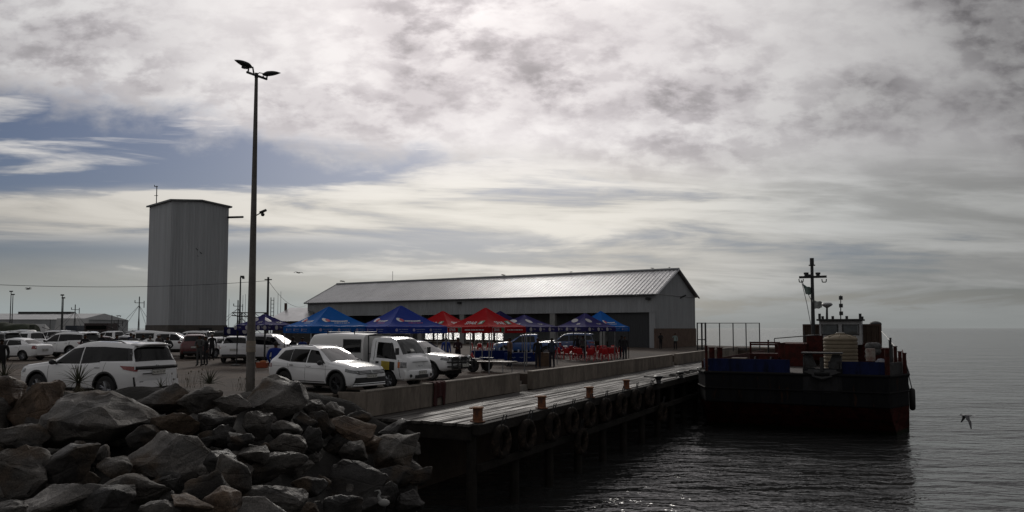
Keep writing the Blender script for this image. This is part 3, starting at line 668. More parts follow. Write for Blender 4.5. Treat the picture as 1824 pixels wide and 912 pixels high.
m.prism([tp(-.1, -.1, 0)[:2], tp(wf + .1, -.1, 0)[:2], tp(wf + .1, wl + .1, 0)[:2], tp(-.1, wl + .1, 0)[:2]], TBZ + 0.3, -0.3); m.build('block_base', mat('block_wall', (0.11, 0.10, 0.09), 0.9, var=0.25, vscale=1.2), t)
m = MB(); m.box(tp(1.3, -.12, 1.75), (1.1, 0.12, 0.9), math.atan2(fr.y, fr.x)); m.build('base_window', mat('old_window', (0.05, 0.05, 0.045), 0.3), t)
m = MB(); m.box(tp(wf * 0.62, -0.16, 1.2), (1.6, 0.12, 2.2), math.atan2(fr.y, fr.x)); m.build('base_door', M['black'], t)
m = MB(); p = tp(wf - 0.3, 0.6, atY(430, 385, 101).z); q = atY(433, 386.5, 99.5); m.tube([tp(wf - .3, 0.8, q.z + 0.25), q], 0.14, 4); m.build('hoist_beam', M['black'], t)
p = tp(0.6, 6.2, TZ + 0.6); zt = atY(273, 331, p.y).z; pp = Vector(((273.5 - 912) / F * p.y, p.y, TZ + .1))
m = MB(); m.tube([pp, (pp.x, pp.y, zt)], 0.06, 5); m.tube([(pp.x - .3, pp.y, zt - .1), (pp.x + .15, pp.y, zt - .1)], 0.05, 5); m.tube([(pp.x - .3, pp.y, zt - 1.3), (pp.x + .2, pp.y, zt - 1.3)], 0.04, 5); m.tube([(pp.x - .3, pp.y, zt - .1), (pp.x - .3, pp.y, zt + .12)], .05, 5); m.build('aerial', M['black'], t)
m = MB()
for px, py, L in ((348, 444, .28), (355, 450, .28), (350, 456, .12)):
    a = hit(px, N_ , fr); z = atY(px, py, (N_ + fr * a).y).z; m.tube([tp(a - L * .5, -.06, z + L * .4), tp(a + L * .5, -.06, z - L * .4)], 0.035, 4)
m.build('wall_mark', M['black'], t)

# ------------------------------------------------------------ small outbuilding left of the shed, far sheds
o0 = ground(560, 622); Yb = 112
t = thing('outbuilding', 'small grey roofed outbuilding with a stub chimney left of the long shed', 'building')
def X_(px, Y): return (px - 912.0) / F * Y
A = X_(486, Yb); B = X_(556, Yb); ze = atY(500, 572, Yb).z; zr = atY(540, 548, Yb + 6).z; hx = X_(517, Yb + 6)
m = MB(); m.add([(A - 1, Yb - .4, ze), (B, Yb - .4, ze), (X_(560, Yb + 6), Yb + 6, zr), (hx, Yb + 6, zr), (A - 1, Yb + 12.4, ze), (B, Yb + 12.4, ze)], [(0, 1, 2, 3), (0, 3, 4), (3, 2, 5, 4)]); m.build('roof', roofm, t)
m = MB(); m.box(((A + B) / 2, Yb + 6, ze / 2), (B - A, 12, ze - 0.05)); m.build('wall', mat('dark_wall', (0.07, 0.065, 0.06), 0.9, var=0.2), t)
m = MB(); p = atY(509, 545, Yb + 5.6); m.cyl((p.x, p.y, zr - 0.6), (p.x, p.y, atY(509, 540, Yb + 5.6).z), 0.22, n=8); m.build('chimney', mat('chimney', (0.08, 0.04, 0.03), 0.8), t)
# far left shed group on another quay
mb = MB(); mb.prism([(-260, 190), (-118, 190), (-118, 330), (-260, 330)], 4.6, -5.0); tag(mb.build('far_quay', mat('far_land', (0.05, 0.05, 0.045), 0.9)), kind='structure')
def pale(c, n): return mat(n, c, 0.7, var=0.15, vscale=0.1)
t = thing('far_warehouse', 'wide pale warehouse on the far left horizon with roof vents', 'warehouse')
Yf = 240; x0 = X_(-60, Yf); x1 = X_(144, Yf); z0 = atY(0, 569, Yf).z; z1 = atY(0, 557, Yf).z
m = MB(); m.box(((x0 + x1) / 2, Yf + 15, z0 / 2), (x1 - x0, 30, z0 + .1)); m.build('wall', pale((0.34, 0.35, 0.36), 'far_wall'), t)
m = MB(); m.add([(x0, Yf - .3, z0), (x1 + .3, Yf - .3, z0), (x1 + .1, Yf + 14, z1), (x0, Yf + 14, z1), (x0, Yf + 30, z0), (x1 + .3, Yf + 30, z0)], [(0, 1, 2, 3), (3, 2, 5, 4), (1, 5, 2)]); m.build('roof', pale((0.5, 0.51, 0.52), 'far_roof'), t)
for px in (51, 83, 115):
    MB().box((X_(px, Yf + 14), Yf + 14, z1 + .2), (5.5, 2, 0.8)).build('roof_vent', M['black'], t)
t = thing('white_lean_to', 'low white lean-to against the right end of the far warehouse', 'shed')
Yg = 232; m = MB(); a, b = X_(97, Yg), X_(143, Yg); zt = atY(0, 567, Yg).z; m.add([(a - .2, Yg, -0.4), (b, Yg, -0.4), (b, Yg, zt), (a + .9, Yg, zt), (a, Yg + 5, -.4), (b, Yg + 5, -.4), (b, Yg + 5, zt), (a + .9, Yg + 5, zt)], [(0, 1, 2, 3), (3, 2, 6, 7), (1, 5, 6, 2), (0, 3, 7, 4), (4, 5, 6, 7)]); m.build('wall', pale((0.6, 0.6, 0.6), 'lean_wall'), t)
t = thing('white_tent_hall', 'small sloping white roof in front of the far warehouse', 'shed')
Yg = 205; m = MB(); a, b = X_(48, Yg), X_(84, Yg); zt = atY(0, 577, Yg).z; m.add([(a, Yg, -0.4), (b, Yg, -0.4), (b - 1.6, Yg + 2, zt), (a + 1.2, Yg + 2, zt), (a, Yg + 6, -.4), (b, Yg + 6, -.4)], [(0, 1, 2, 3), (3, 2, 5, 4), (1, 5, 2), (0, 3, 4)]); m.build('roof', pale((0.5, 0.5, 0.5), 'tent_white'), t)
# dark hedge bank
m = MB()
Yh = 150
def hd(u, v):
    x = X_(-120, Yh) + u * (X_(49, Yh) - X_(-120, Yh)); k_ = 1 - max(0, (u - .96) / .04) ** 2; zt = atY(0, 576, Yh).z + 0.4 * noise.noise(Vector((x * .5, v * 5, 0)))
    a = v * math.pi; return Vector((x + .4 * noise.noise(Vector((x, v * 6, 3))), Yh + 3 - 3 * math.cos(a), -2 + (zt + 2) * k_ * max(0, math.sin(a)) ** 0.5))
m.grid(hd, 60, 14)
tag(m.build('hedge', mat('hedge_green', (0.035, 0.045, 0.025), 0.9, var=0.5, vscale=1.5, bump=1.0, bscale=4), smooth=True), 'long dark green hedge at the left edge below the far warehouse', 'hedge')

# ------------------------------------------------------------ masts and poles
def pole_lamp(px, ytop, Y, lab, r=0.12, heads=1, group=None):
    b = gr(px, Y) if Y < 125 else Vector((X_(px, Y), Y, -0.4)); zt = atY(px, ytop, Y).z
    t = thing('light_mast', lab, 'light mast', b, group=group)
    MB().cyl((0, 0, 0), (0, 0, zt - b.z), r, r * 0.6, 8).build('mast', M['black'], t, smooth=True)
    m = MB()
    if heads == 2: m.box((0, 0, zt - b.z), (Y * 5.5 / F, 0.3, 0.35))
    else: m.box((Y * 3.0 / F, 0, zt - b.z + 0.05), (Y * 6.0 / F, 0.35, 0.28)); m.box((Y * 5 / F, 0, zt - b.z - 0.12), (Y * 3 / F, 0.35, 0.3))
    m.build('lamp_head', M['black'], t); return t
pole_lamp(19, 519, 230, 'far floodlight mast, taller of the left pair above the hedge', 0.17, 2, 'paired floodlight masts'); pole_lamp(22.5, 524.5, 236, 'far floodlight mast, shorter of the left pair above the hedge', 0.17, 2, 'paired floodlight masts')
pole_lamp(110.5, 525.5, 200, 'far floodlight mast, taller of the pair in front of the lean-to', 0.17, 2, 'paired floodlight masts'); pole_lamp(112.5, 530.5, 206, 'far floodlight mast, shorter of the pair in front of the lean-to', 0.17, 2, 'paired floodlight masts')
pole_lamp(427.5, 493.5, 110, 'slim street light mast right of the corrugated tower', 0.16)
b = gr(477, 75); zt = atY(477, 498, 75).z
t = thing('utility_pole', 'dark wooden utility pole carrying the wires behind the navy gazebo', 'pole', b)
MB().cyl((0, 0, 0), (0, 0, zt), 0.14, 0.1, 8).build('pole', M['black'], t, smooth=True)
MB().box((0, 0, zt - 0.25), (0.7, 0.1, 0.1)).build('crossarm', M['black'], t)
def sag(a, b, s, n=24): return [a.lerp(b, i / n) - Vector((0, 0, s * 4 * (i / n) * (1 - i / n))) for i in range(n + 1)]
pt = Vector((b.x, b.y, zt - 0.1))
m = MB(); m.tube(sag(atY(-140, 500, 60), pt, 0.55), 0.02, 4); tag(m.build('overhead_cable', M['black']), 'overhead cable crossing in front of the tower to the utility pole', 'cable')
m = MB(); m.tube(sag(pt, S(LN, 0, EZ) + Vector((0, 0, -0.2)), 1.3), 0.022, 4); tag(m.build('service_cable', M['black']), 'drooping cable from the utility pole to the long shed eave', 'cable')

# ------------------------------------------------------------ foreground lamp post
LY = 28.0; lb = gr(448.5, LY); zt = atY(459, 136, LY).z; tx = X_(456, LY)
H = zt - lb.z
t = thing('lamp_post', 'tall tapered grey lamp post with twin lamp heads behind the boulders', 'lamp post', lb)
pm = mat('post_paint', (0.145, 0.136, 0.125), 0.7, var=0.25, vscale=1.5, spec=0.3)
MB().cyl((0, 0, -0.2), (0, 0, H), 0.165, 0.058, 20).build('pole', pm, t, smooth=True)
z1, z2 = atY(448, 627, LY).z - lb.z, atY(448, 607, LY).z - lb.z
MB().lathe([(0.1, z1), (0.168, z1), (0.164, z2), (0.1, z2)], n=20).build('pale_band', mat('band_paint', (0.27, 0.23, 0.185), 0.7, var=0.2, vscale=4), t, smooth=True)
MB().lathe([(0.1, z1 + .2), (0.17, z1 + .2), (0.17, z1 + .215), (0.1, z1 + .215)], n=20).build('strap', M['steel'], t)
# bracket runs in depth: near arm to the left, far arm to the right
A1 = atY(440, 128.5, LY - 0.55) - lb; A2 = atY(475, 141, LY + 0.6) - lb
m = MB(); m.tube([A1, A2], 0.045, 6); m.tube([(0, 0, H - 0.05), (0, 0, H + 0.12)], 0.07, 8); m.build('bracket', M['black'], t)
def head(pa, ptip, wid):
    pa, ptip = Vector(pa), Vector(ptip); ax = (ptip - pa); L = ax.length; ax.normalize(); sd_ = ax.cross(Vector((0, 0, 1))).normalized(); up = sd_.cross(ax)
    m = MB()
    def f(u, v):
        a = 2 * math.pi * v; prof = math.sin(min(1, u * 1.02 + 0.08) * math.pi) ** 0.55 if u < 0.96 else 0.12
        prof = (min(1, u / 0.25) ** 0.6) * (1 - max(0, (u - 0.35) / 0.65) ** 2.2) + 0.02
        ww = wid * prof * math.cos(a); hh = (0.105 if math.sin(a) > 0 else 0.07) * prof * math.sin(a)
        return pa + ax * (u * L) + sd_ * ww + up * hh
    m.grid(f, 18, 16); return m
h1a, h1b = atY(450, 121, LY - 0.5) - lb, atY(417, 106.5, LY - 0.9) - lb
h2a, h2b = atY(467, 133, LY + 0.4) - lb, atY(500.5, 130, LY + 0.8) - lb
head(h1a, h1b, 0.17).build('lamp_head', M['black'], t, smooth=True, angle=60)
head(h2a, h2b, 0.17).build('lamp_head', M['black'], t, smooth=True, angle=60)
m = MB(); m.cyl(atY(437, 114, LY - .6) - lb, atY(437, 121, LY - .6) - lb, 0.11, 0.14, 10)
for q in ((443, 121, 442, 129), (450, 119, 452, 131)): m.tube([atY(q[0], q[1], LY - .55) - lb, atY(q[2], q[3], LY - .45) - lb], 0.03, 5)
for q in ((469, 136, 468, 139), (476, 134, 475, 141)): m.tube([atY(q[0], q[1], LY + .5) - lb, atY(q[2], q[3], LY + .45) - lb], 0.03, 5)
m.tube([atY(460, 131, LY) - lb, atY(462, 129.5, LY + .2) - lb, atY(470, 131, LY + .4) - lb], 0.018, 5); m.build('lamp_mount', M['black'], t)
c = atY(463, 380, LY - 0.2) - lb
m = MB(); m.tube([(0, 0, c.z - .1), c, c + Vector((0.15, 0, 0.05))], 0.02, 5); m.cyl(c + Vector((0.02, -.05, 0.02)), c + Vector((0.26, -0.12, 0.1)), 0.05, n=8); m.build('camera_arm', M['black'], t)
m = MB(); m.ell(c + Vector((0.12, -0.05, -0.05)), (0.07, 0.07, 0.07)); m.build('security_camera', M['black'], t, smooth=True)

# ------------------------------------------------------------ fishing boats in the harbour basin
hullm = mat('trawler_hull', (0.05, 0.06, 0.08), 0.6, var=0.3, vscale=1); hwhite = mat('boat_white', (0.42, 0.43, 0.43), 0.5, var=0.2, vscale=1)
def boat(lab, px, Y, L, rz, mh, sc=1, white=False, deck=0.3, group='moored fishing boats'):
    t = thing('fishing_boat', lab, 'boat', (X_(px, Y), Y, WZ), rz, group)
    m = MB(); n = 12; secs = []
    for i in range(n + 1):
        u = i / n; x = (u - .5) * L; w = L * 0.15 * (1 - max(0, (u - .55) / .45) ** 2) * min(1, .75 + u); s = 2.3 * sc + 1.4 * sc * max(0, u - .5) ** 2 * 4 * .5
        secs.append([Vector((x, -w, s)), Vector((x, -w * .9, -.3)), Vector((x, w * .9, -.3)), Vector((x, w, s))])
    vs = [p for s in secs for p in s]; fs = [(i * 4 + j, i * 4 + j + 1, i * 4 + j + 5, i * 4 + j + 4) for i in range(n) for j in range(3)] + [(i * 4, i * 4 + 4, i * 4 + 7, i * 4 + 3) for i in range(n)] + [(0, 1, 2, 3), tuple(n * 4 + j for j in range(4))]
    m.add(vs, fs); m.build('hull', hwhite if white else hullm, t)
    m = MB(); m.box((-L * .12, 0, 2.3 * sc + 1.1 * sc), (L * .26, L * .17, 2.2 * sc), taper=.92); m.build('wheelhouse', hwhite, t, bevel=.08)
    m = MB(); m.box((-L * .12 + L * .13 + .0, 0, 2.3 * sc + 1.5 * sc), (0.06, L * .14, .6 * sc)); m.box((-L * .12, -L * .085 * .97, 2.3 * sc + 1.5 * sc), (L * .2, 0.06, .6 * sc)); m.build('window', M['glass'], t)
    mx = L * .08; m = MB(); m.tube([(mx, 0, 2), (mx, 0, mh)], .11 * sc, 6); m.tube([(mx - .8, 0, mh * .9), (mx + .9, 0, mh * .9)], .06, 5); m.tube([(mx - .8, 0, mh * .9), (mx - .8, 0, mh * .9 + .5)], .08, 5); m.tube([(mx + .9, 0, mh * .82), (mx + .9, 0, mh * .9 + .4)], .08, 5); m.tube([(-L * .3, 0, 2), (-L * .3, 0, mh * .7)], .08, 5); m.build('mast', M['black'], t)
    m = MB(); m.tube([(mx, 0, 3.2 * sc), (L * .42, 0, mh * .62)], .07, 5); m.tube([(mx, 0, 4 * sc), (-L * .42, 0, mh * .55)], .07, 5); m.build('boom', M['black'], t)
    m = MB()
    for a in (-.46, -.3, .3, .47): m.tube([(mx, 0, mh * .86), (a * L, 0, 2.6 * sc)], .03, 4)
    for a in (-1, 1): m.tube([(mx, 0, mh * .8), (mx, a * L * .14, 2.4 * sc)], .03, 4)
    m.build('rigging', M['black'], t); return t
boat('trawler with tall stayed mast seen right of the tower', 411, 150, 17, R(8), 11.6, 1.0)
boat('trawler behind the lamp post with booms over its deck', 440, 160, 15, R(170), 9.5, 1.0)
boat('trawler just left of the tower base with two masts', 238, 155, 13, R(15), 12.5, 0.9)
boat('small white fishing boat in the gap left of the tower', 205, 165, 9, R(12), 8.0, 0.85, True)
boat('distant fishing boat before the lean-to with thin mast', 125, 175, 14, R(5), 11.5, 0.95)
t = thing('dock_crane', 'low horizontal lattice crane jib behind the lamp post', 'crane', (X_(428, 140), 140, 0))
m = MB(); zc_ = atY(428, 557, 140).z
for dz in (0, -1.0): m.tube([(-1.5, 0, zc_ + dz * .5), (5.2, 0, zc_ + dz)], .1, 5)
for i in range(7): m.tube([(-1.4 + i, 0, zc_ - (i % 2) * .7), (-0.4 + i, 0, zc_ - ((i + 1) % 2) * .8)], .05, 4)
m.build('jib', M['black'], t); MB().tube([(4.6, 0, -4), (4.6, 0, zc_)], .2, 6).build('column', M['black'], t)
for px, yt, Y in ((432.5, 526, 170), (437, 524, 172), (488, 532, 168), (495, 523, 172), (500, 519, 170), (408, 533, 165)):
    m = MB(); p = Vector((X_(px, Y), Y, WZ)); m.tube([p, (p.x, p.y, atY(px, yt, Y).z)], [0.09, 0.04], 5)
    tag(m.build('yacht_mast', M['steel']), 'thin bare yacht mast standing in the harbour beyond the navy gazebo', 'mast', 'thin yacht masts')
t = thing('stacked_dock_gear', 'dark boxy deckhouse of a moored ship left of centre gap', 'deckhouse')
p = atY(180, 580, 170); m = MB(); m.box((p.x, 170, 0.5), (5.2, 4, 5.6)); m.build('house', mat('dark_house', (0.05, 0.035, 0.035), 0.8), t)
m = MB(); m.box((p.x - 6.3, 171, 0.3), (2.6, 3, 5.0)); m.build('locker', hullm, t); MB().box((p.x, 167.9, 2.4), (4.4, .1, .8)).build('window', M['glass'], t)
for px, yt in ((481.5, 534), (121, 561), (136, 561)): pass
# ladder like aerial next to the pole
p = gr(482.5, 80); zt2 = atY(482, 534, 80).z
m = MB(); m.tube([(0, 0, 0), (0, 0, zt2)], .045, 5); m.tube([(.3, 0, zt2 - 2), (.3, 0, zt2)], .03, 4)
for i in range(5): m.tube([(0, 0, zt2 - .3 - i * .4), (.3, 0, zt2 - .3 - i * .4)], .025, 4)
tag(m.build('aerial_mast', M['black'], loc=p), 'short ladder-like aerial mast beside the utility pole', 'aerial')
# ------------------------------------------------------------ vehicles
def lerp_t(tab, x):
    if x >= tab[0][0]: return tab[0][1]
    for (x0, y0), (x1, y1) in zip(tab, tab[1:]):
        if x >= x1: return y1 + (y0 - y1) * (x - x1) / (x0 - x1) if x0 != x1 else y0
    return tab[-1][1]
class Body:
    """tables run from the nose (largest x) to the tail"""
    def __init__(s, L, W, top, belt, bot, rw, plan=None, wheels=(1.4, -1.4), wr=0.36):
        s.L, s.W, s.top, s.belt, s.bot, s.rw, s.wheels, s.wr = L, W, top, belt, bot, rw, wheels, wr
        h = L / 2; w = W / 2
        s.plan = plan or [(h, w * .70), (h - .06, w * .84), (h - .2, w * .94), (h - .55, w * .99), (h - 1.0, w), (-h + .7, w), (-h + .25, w * .965), (-h + .06, w * .90), (-h, w * .84)]
    def ring(s, x):
        zt = lerp_t(s.top, x); zb = lerp_t(s.bot, x); zl = min(lerp_t(s.belt, x), zt - 0.02); w = lerp_t(s.plan, x); wr = min(lerp_t(s.rw, x), w * .95); g = zt - zl; q = zl - zb
        return [(0, zb), (w * .84, zb), (w * .955, zb + .07 * min(1, q * 2)), (w * .995, zb + .28 * q), (w, zb + .55 * q), (w * .985, zl - .16 * q), (w * .955, zl - .02), (w * .93, zl),
                (w * .93 + (wr - w * .93) * .5, zl + (zt - zl) * .5), (wr, zl + g * (1 - min(.6, .11 / g))), (wr - .07, zl + g * (1 - min(.25, .035 / g))), (wr * .55, zt - .006), (0, zt)]
    def P(s, x, v, sd=1):      # v: index along the ring, 0..12
        r = s.ring(x); i = min(int(v), 11); f = v - i; y = r[i][0] + (r[i + 1][0] - r[i][0]) * f; z = r[i][1] + (r[i + 1][1] - r[i][1]) * f
        return Vector((x, y * sd, z))
    def N(s, x, v, sd):
        e = .02; a = s.P(min(x + e, s.L / 2), v, sd) - s.P(max(x - e, -s.L / 2), v, sd); b = s.P(x, min(v + .05, 12), sd) - s.P(x, max(v - .05, 0), sd); n = a.cross(b)
        if n.length < 1e-9: return Vector((0, sd, 0))
        n.normalize(); c = s.P(x, v, sd) - Vector((x, 0, .8))
        return n if n.dot(c) > 0 else -n
    def v_at(s, x, z):
        r = s.ring(x)
        for i in range(1, 12):
            if r[i][1] <= z <= r[i + 1][1] and r[i + 1][1] > r[i][1]: return i + (z - r[i][1]) / (r[i + 1][1] - r[i][1])
        return 11
    def body(s, paint):
        xs = sorted(set([round(x, 3) for tb in (s.top, s.belt, s.bot, s.rw, s.plan) for x, _ in tb if abs(x) <= s.L / 2 + 1e-6] + [round(-s.L / 2 + i * s.L / 36, 3) for i in range(37)]), reverse=True)
        vs = [0, 1, 2, 3, 3.5, 4, 4.5, 5, 5.5, 6, 7, 8, 8.5, 9, 9.5, 10, 10.5, 11, 11.5, 12]
        pts = []; n = 2 * (len(vs) - 1)
        for x in xs:
            pts += [s.P(x, v, 1) for v in vs] + [s.P(x, v, -1) for v in vs[-2:0:-1]]
        m = MB(); k = len(xs); fs = [(i * n + j, (i + 1) * n + j, (i + 1) * n + (j + 1) % n, i * n + (j + 1) % n) for i in range(k - 1) for j in range(n)]
        m.add(pts, fs + [tuple(range(n)), tuple(range((k - 1) * n, k * n))[::-1]])
        o = m.build('body', [paint, M['liner']], smooth=True, angle=32)
        me = o.data
        for p in me.polygons: p.material_index = 0
        cuts = []
        for wx in s.wheels:
            for sd in (-1, 1):
                c = MB(); ra = s.wr + .065; y0, y1 = s.W / 2 - .34, s.W / 2 + .2; c.cyl((wx, sd * y0, s.wr + .02), (wx, sd * y1, s.wr + .02), ra, n=28)
                co = c.build('cut', [M['liner']]); cuts.append(co); b = o.modifiers.new('b', 'BOOLEAN'); b.object = co; b.operation = 'DIFFERENCE'; b.solver = 'EXACT'; b.material_mode = 'TRANSFER'
        bpy.context.view_layer.update()
        nm = bpy.data.meshes.new_from_object(o.evaluated_get(bpy.context.evaluated_depsgraph_get()))
        o.modifiers.clear(); o.data = nm
        for c in cuts: bpy.data.objects.remove(c)
        return o
    def patch(s, m, q, sd=1, off=.006, nu=6, nv=3, z=True):
        """q: four (x, z or v) corners, bottom-front, bottom-back, top-back, top-front"""
        def f(u, w):
            a = Vector(q[0]).lerp(Vector(q[1]), u); b = Vector(q[3]).lerp(Vector(q[2]), u); p = a.lerp(b, w)
            v = s.v_at(p.x, p.y) if z else p.y
            return s.P(p.x, v, sd) + s.N(p.x, v, sd) * off
        m.grid(f, nu, nv); return m
    def top_patch(s, m, x0, x1, v0=9.9, off=.006, nv=10, nu=4, y1=None):
        def f(u, w):
            x = x0 + (x1 - x0) * u; k = (w - .5) * 2; sd = 1 if k > 0 else -1; v = 12 - abs(k) * (12 - v0)
            return s.P(x, v, sd) + Vector((0, 0, 1)) * off * .7 + Vector((1 if x0 > 0 else -1, 0, 0)) * off
        m.grid(f, nu, nv); return m
def wheel(parent, x, y, r, w=.22, rim='rim', spokes=5):
    t = empty('wheel', (x, y, r)); t.parent = parent; sd = 1 if y > 0 else -1
    MB().lathe([(r * .62, -w / 2), (r * .9, -w / 2), (r * .985, -w * .38), (r, 0), (r * .985, w * .38), (r * .9, w / 2), (r * .62, w / 2)], n=28, axis='Y').build('tyre', M['tyre'], t, smooth=True)
    m = MB(); f = w * .38 * sd
    m.lathe([(r * .66, w * .46 * sd), (r * .6, w * .46 * sd), (r * .58, w * .1 * sd), (0.0, w * .08 * sd)], n=28, axis='Y')
    m.cyl((0, f - .02 * sd, 0), (0, f + .02 * sd, 0), r * .16, n=12)
    for i in range(spokes):
        a = 2 * math.pi * i / spokes + .3
        for da in (-.14, .14): m.tube([(r * .1 * math.cos(a), f, r * .1 * math.sin(a)), (r * .61 * math.cos(a + da), f, r * .61 * math.sin(a + da))], r * .045, 4)
    m.build('rim', M[rim], t, smooth=True, angle=40)
def plate(parent, p, rz, s='CA 28 YS GP', w=.50, h=.115, tilt=0):
    t = MB().box((0, 0, 0), (w, .012, h)).build('number_plate', M['plate'], parent, bevel=.004); t.location = p; t.rotation_euler = (tilt, 0, rz)
    g = text_mb(s, h * .74); warp(g, lambda v: Vector((v.x, -.0085, v.y))); o = g.build('lettering', M['ink'], t)
    fr = MB()
    for a in ((0, 0, h / 2 + .006, w + .03, .014), (0, 0, -h / 2 - .006, w + .03, .014)): fr.box((0, 0.002, a[2]), (a[3], .014, a[4]))
    fr.build('plate_frame', M['ink'], t); return t
def mirror(parent, x, z, W, m):
    for sd in (-1, 1):
        q = MB(); q.ell((x, sd * (W / 2 + .08), z), (.07, .12, .085), 10, 6); q.tube([(x, sd * (W / 2 - .1), z - .05), (x, sd * (W / 2 + .05), z - .03)], .03); q.build('mirror', m, parent, smooth=True)
def finish(t, B, paint, side_glass, wind, rear, rim='rim', spokes=5, mir=None, seams=(), handles=(), rails=None, sill=True, arch=True):
    b = B.body(paint); b.parent = t
    for wx in B.wheels:
        for sd in (-1, 1): wheel(t, wx, sd * (B.W / 2 - .13), B.wr, rim=rim, spokes=spokes)
    for q in side_glass:
        for sd in (-1, 1): m = MB(); B.patch(m, q, sd, .007, 8, 4); m.build('side_window', M['glass'], t, smooth=True)
    if wind: m = MB(); B.top_patch(m, *wind, nu=6); m.build('windscreen', M['screen'], t, smooth=True)
    if rear: m = MB(); B.top_patch(m, *rear, nu=6); m.build('rear_window', M['glass'], t, smooth=True)
    if mir: mirror(t, mir[0], mir[1], B.W, mir[2])
    m = MB()
    for x, z0, z1, dx in seams:
        for sd in (-1, 1): B.patch(m, [(x + .006, z0), (x - .006, z0), (x + dx - .006, z1), (x + dx + .006, z1)], sd, .003, 1, 8)
    if seams: m.build('door_seam', M['trim'], t)
    for x, z in handles:
        for sd in (-1, 1):
            p = B.P(x, B.v_at(x, z), sd); MB().box(p + Vector((0, sd * .012, 0)), (.2, .03, .035)).build('door_handle', M['chrome'] if rails else paint, t, bevel=.01)
    if sill:
        x0, x1 = B.wheels[0] - B.wr - .09, B.wheels[1] + B.wr + .09; zz = lerp_t(B.bot, 0)
        for sd in (-1, 1): m = MB(); B.patch(m, [(x0, zz + .02), (x1, zz + .02), (x1, zz + .10), (x0, zz + .10)], sd, .008, 6, 2); m.build('sill_trim', M['trim'], t)
    if arch:
        for wx in B.wheels:
            for sd in (-1, 1):
                m = MB(); ra = B.wr + .065
                def f(u, w):
                    a = math.pi * (-.10 + 1.2 * u); r = ra - .01 + w * .055; x = wx + r * math.cos(a); z = B.wr + .02 + r * math.sin(a); v = B.v_at(x, max(z, lerp_t(B.bot, x) + .01))
                    p = B.P(x, v, sd); return Vector((x, p.y + sd * .012, max(z, lerp_t(B.bot, x))))
                m.grid(f, 22, 1); m.build('arch_trim', M['trim'] if arch is True else arch, t, smooth=True)
    if rails:
        for sd in (-1, 1):
            x0, x1 = rails; pts = [B.P(x0 + (x1 - x0) * i / 10, 9.85, sd) + Vector((0, -sd * .03, .0 if i in (0, 10) else .05)) for i in range(11)]
            MB().tube(pts, .018, 6).build('roof_rail', M['chrome'] if rim == 'darkrim' else M['trim'], t, smooth=True)
    MB().box((0, 0, .36), (B.L * .86, B.W * .72, .2)).build('underbody', M['liner'], t)

H = math.radians
def front_bits(t, B, z_l, lamp_w=.38, grille=(.34, .60), gz=(.6, .85), low=(.3, .55), pl='CA 24 PT GP', pz=.52):
    h = B.L / 2
    for sd in (-1, 1):
        m = MB(); B.patch(m, [(h - .02, z_l - .07), (h - .02 - lamp_w, z_l - .01), (h - .02 - lamp_w, z_l + .09), (h - .05, z_l + .06)], sd, .01, 6, 3); m.build('headlight', M['lamp'], t, smooth=True)
    w0 = lerp_t(B.plan, h) * .95
    m = MB(); m.box((h - .005, 0, sum(gz) / 2), (.03, w0 * 1.9, gz[1] - gz[0])); m.build('grille', M['trim'], t, bevel=.012)
    m = MB()
    for i in range(3): m.box((h + .012, 0, gz[0] + .04 + i * (gz[1] - gz[0] - .08) / 2), (.012, w0 * 1.8, .014))
    m.build('grille_bar', M['chrome'], t)
    m = MB(); m.box((h - .0, 0, sum(low) / 2), (.03, w0 * 2.0, low[1] - low[0])); m.build('lower_intake', M['trim'], t, bevel=.02)
    plate(t, (h + .03, 0, pz), H(90), pl)
WHT = M['white']
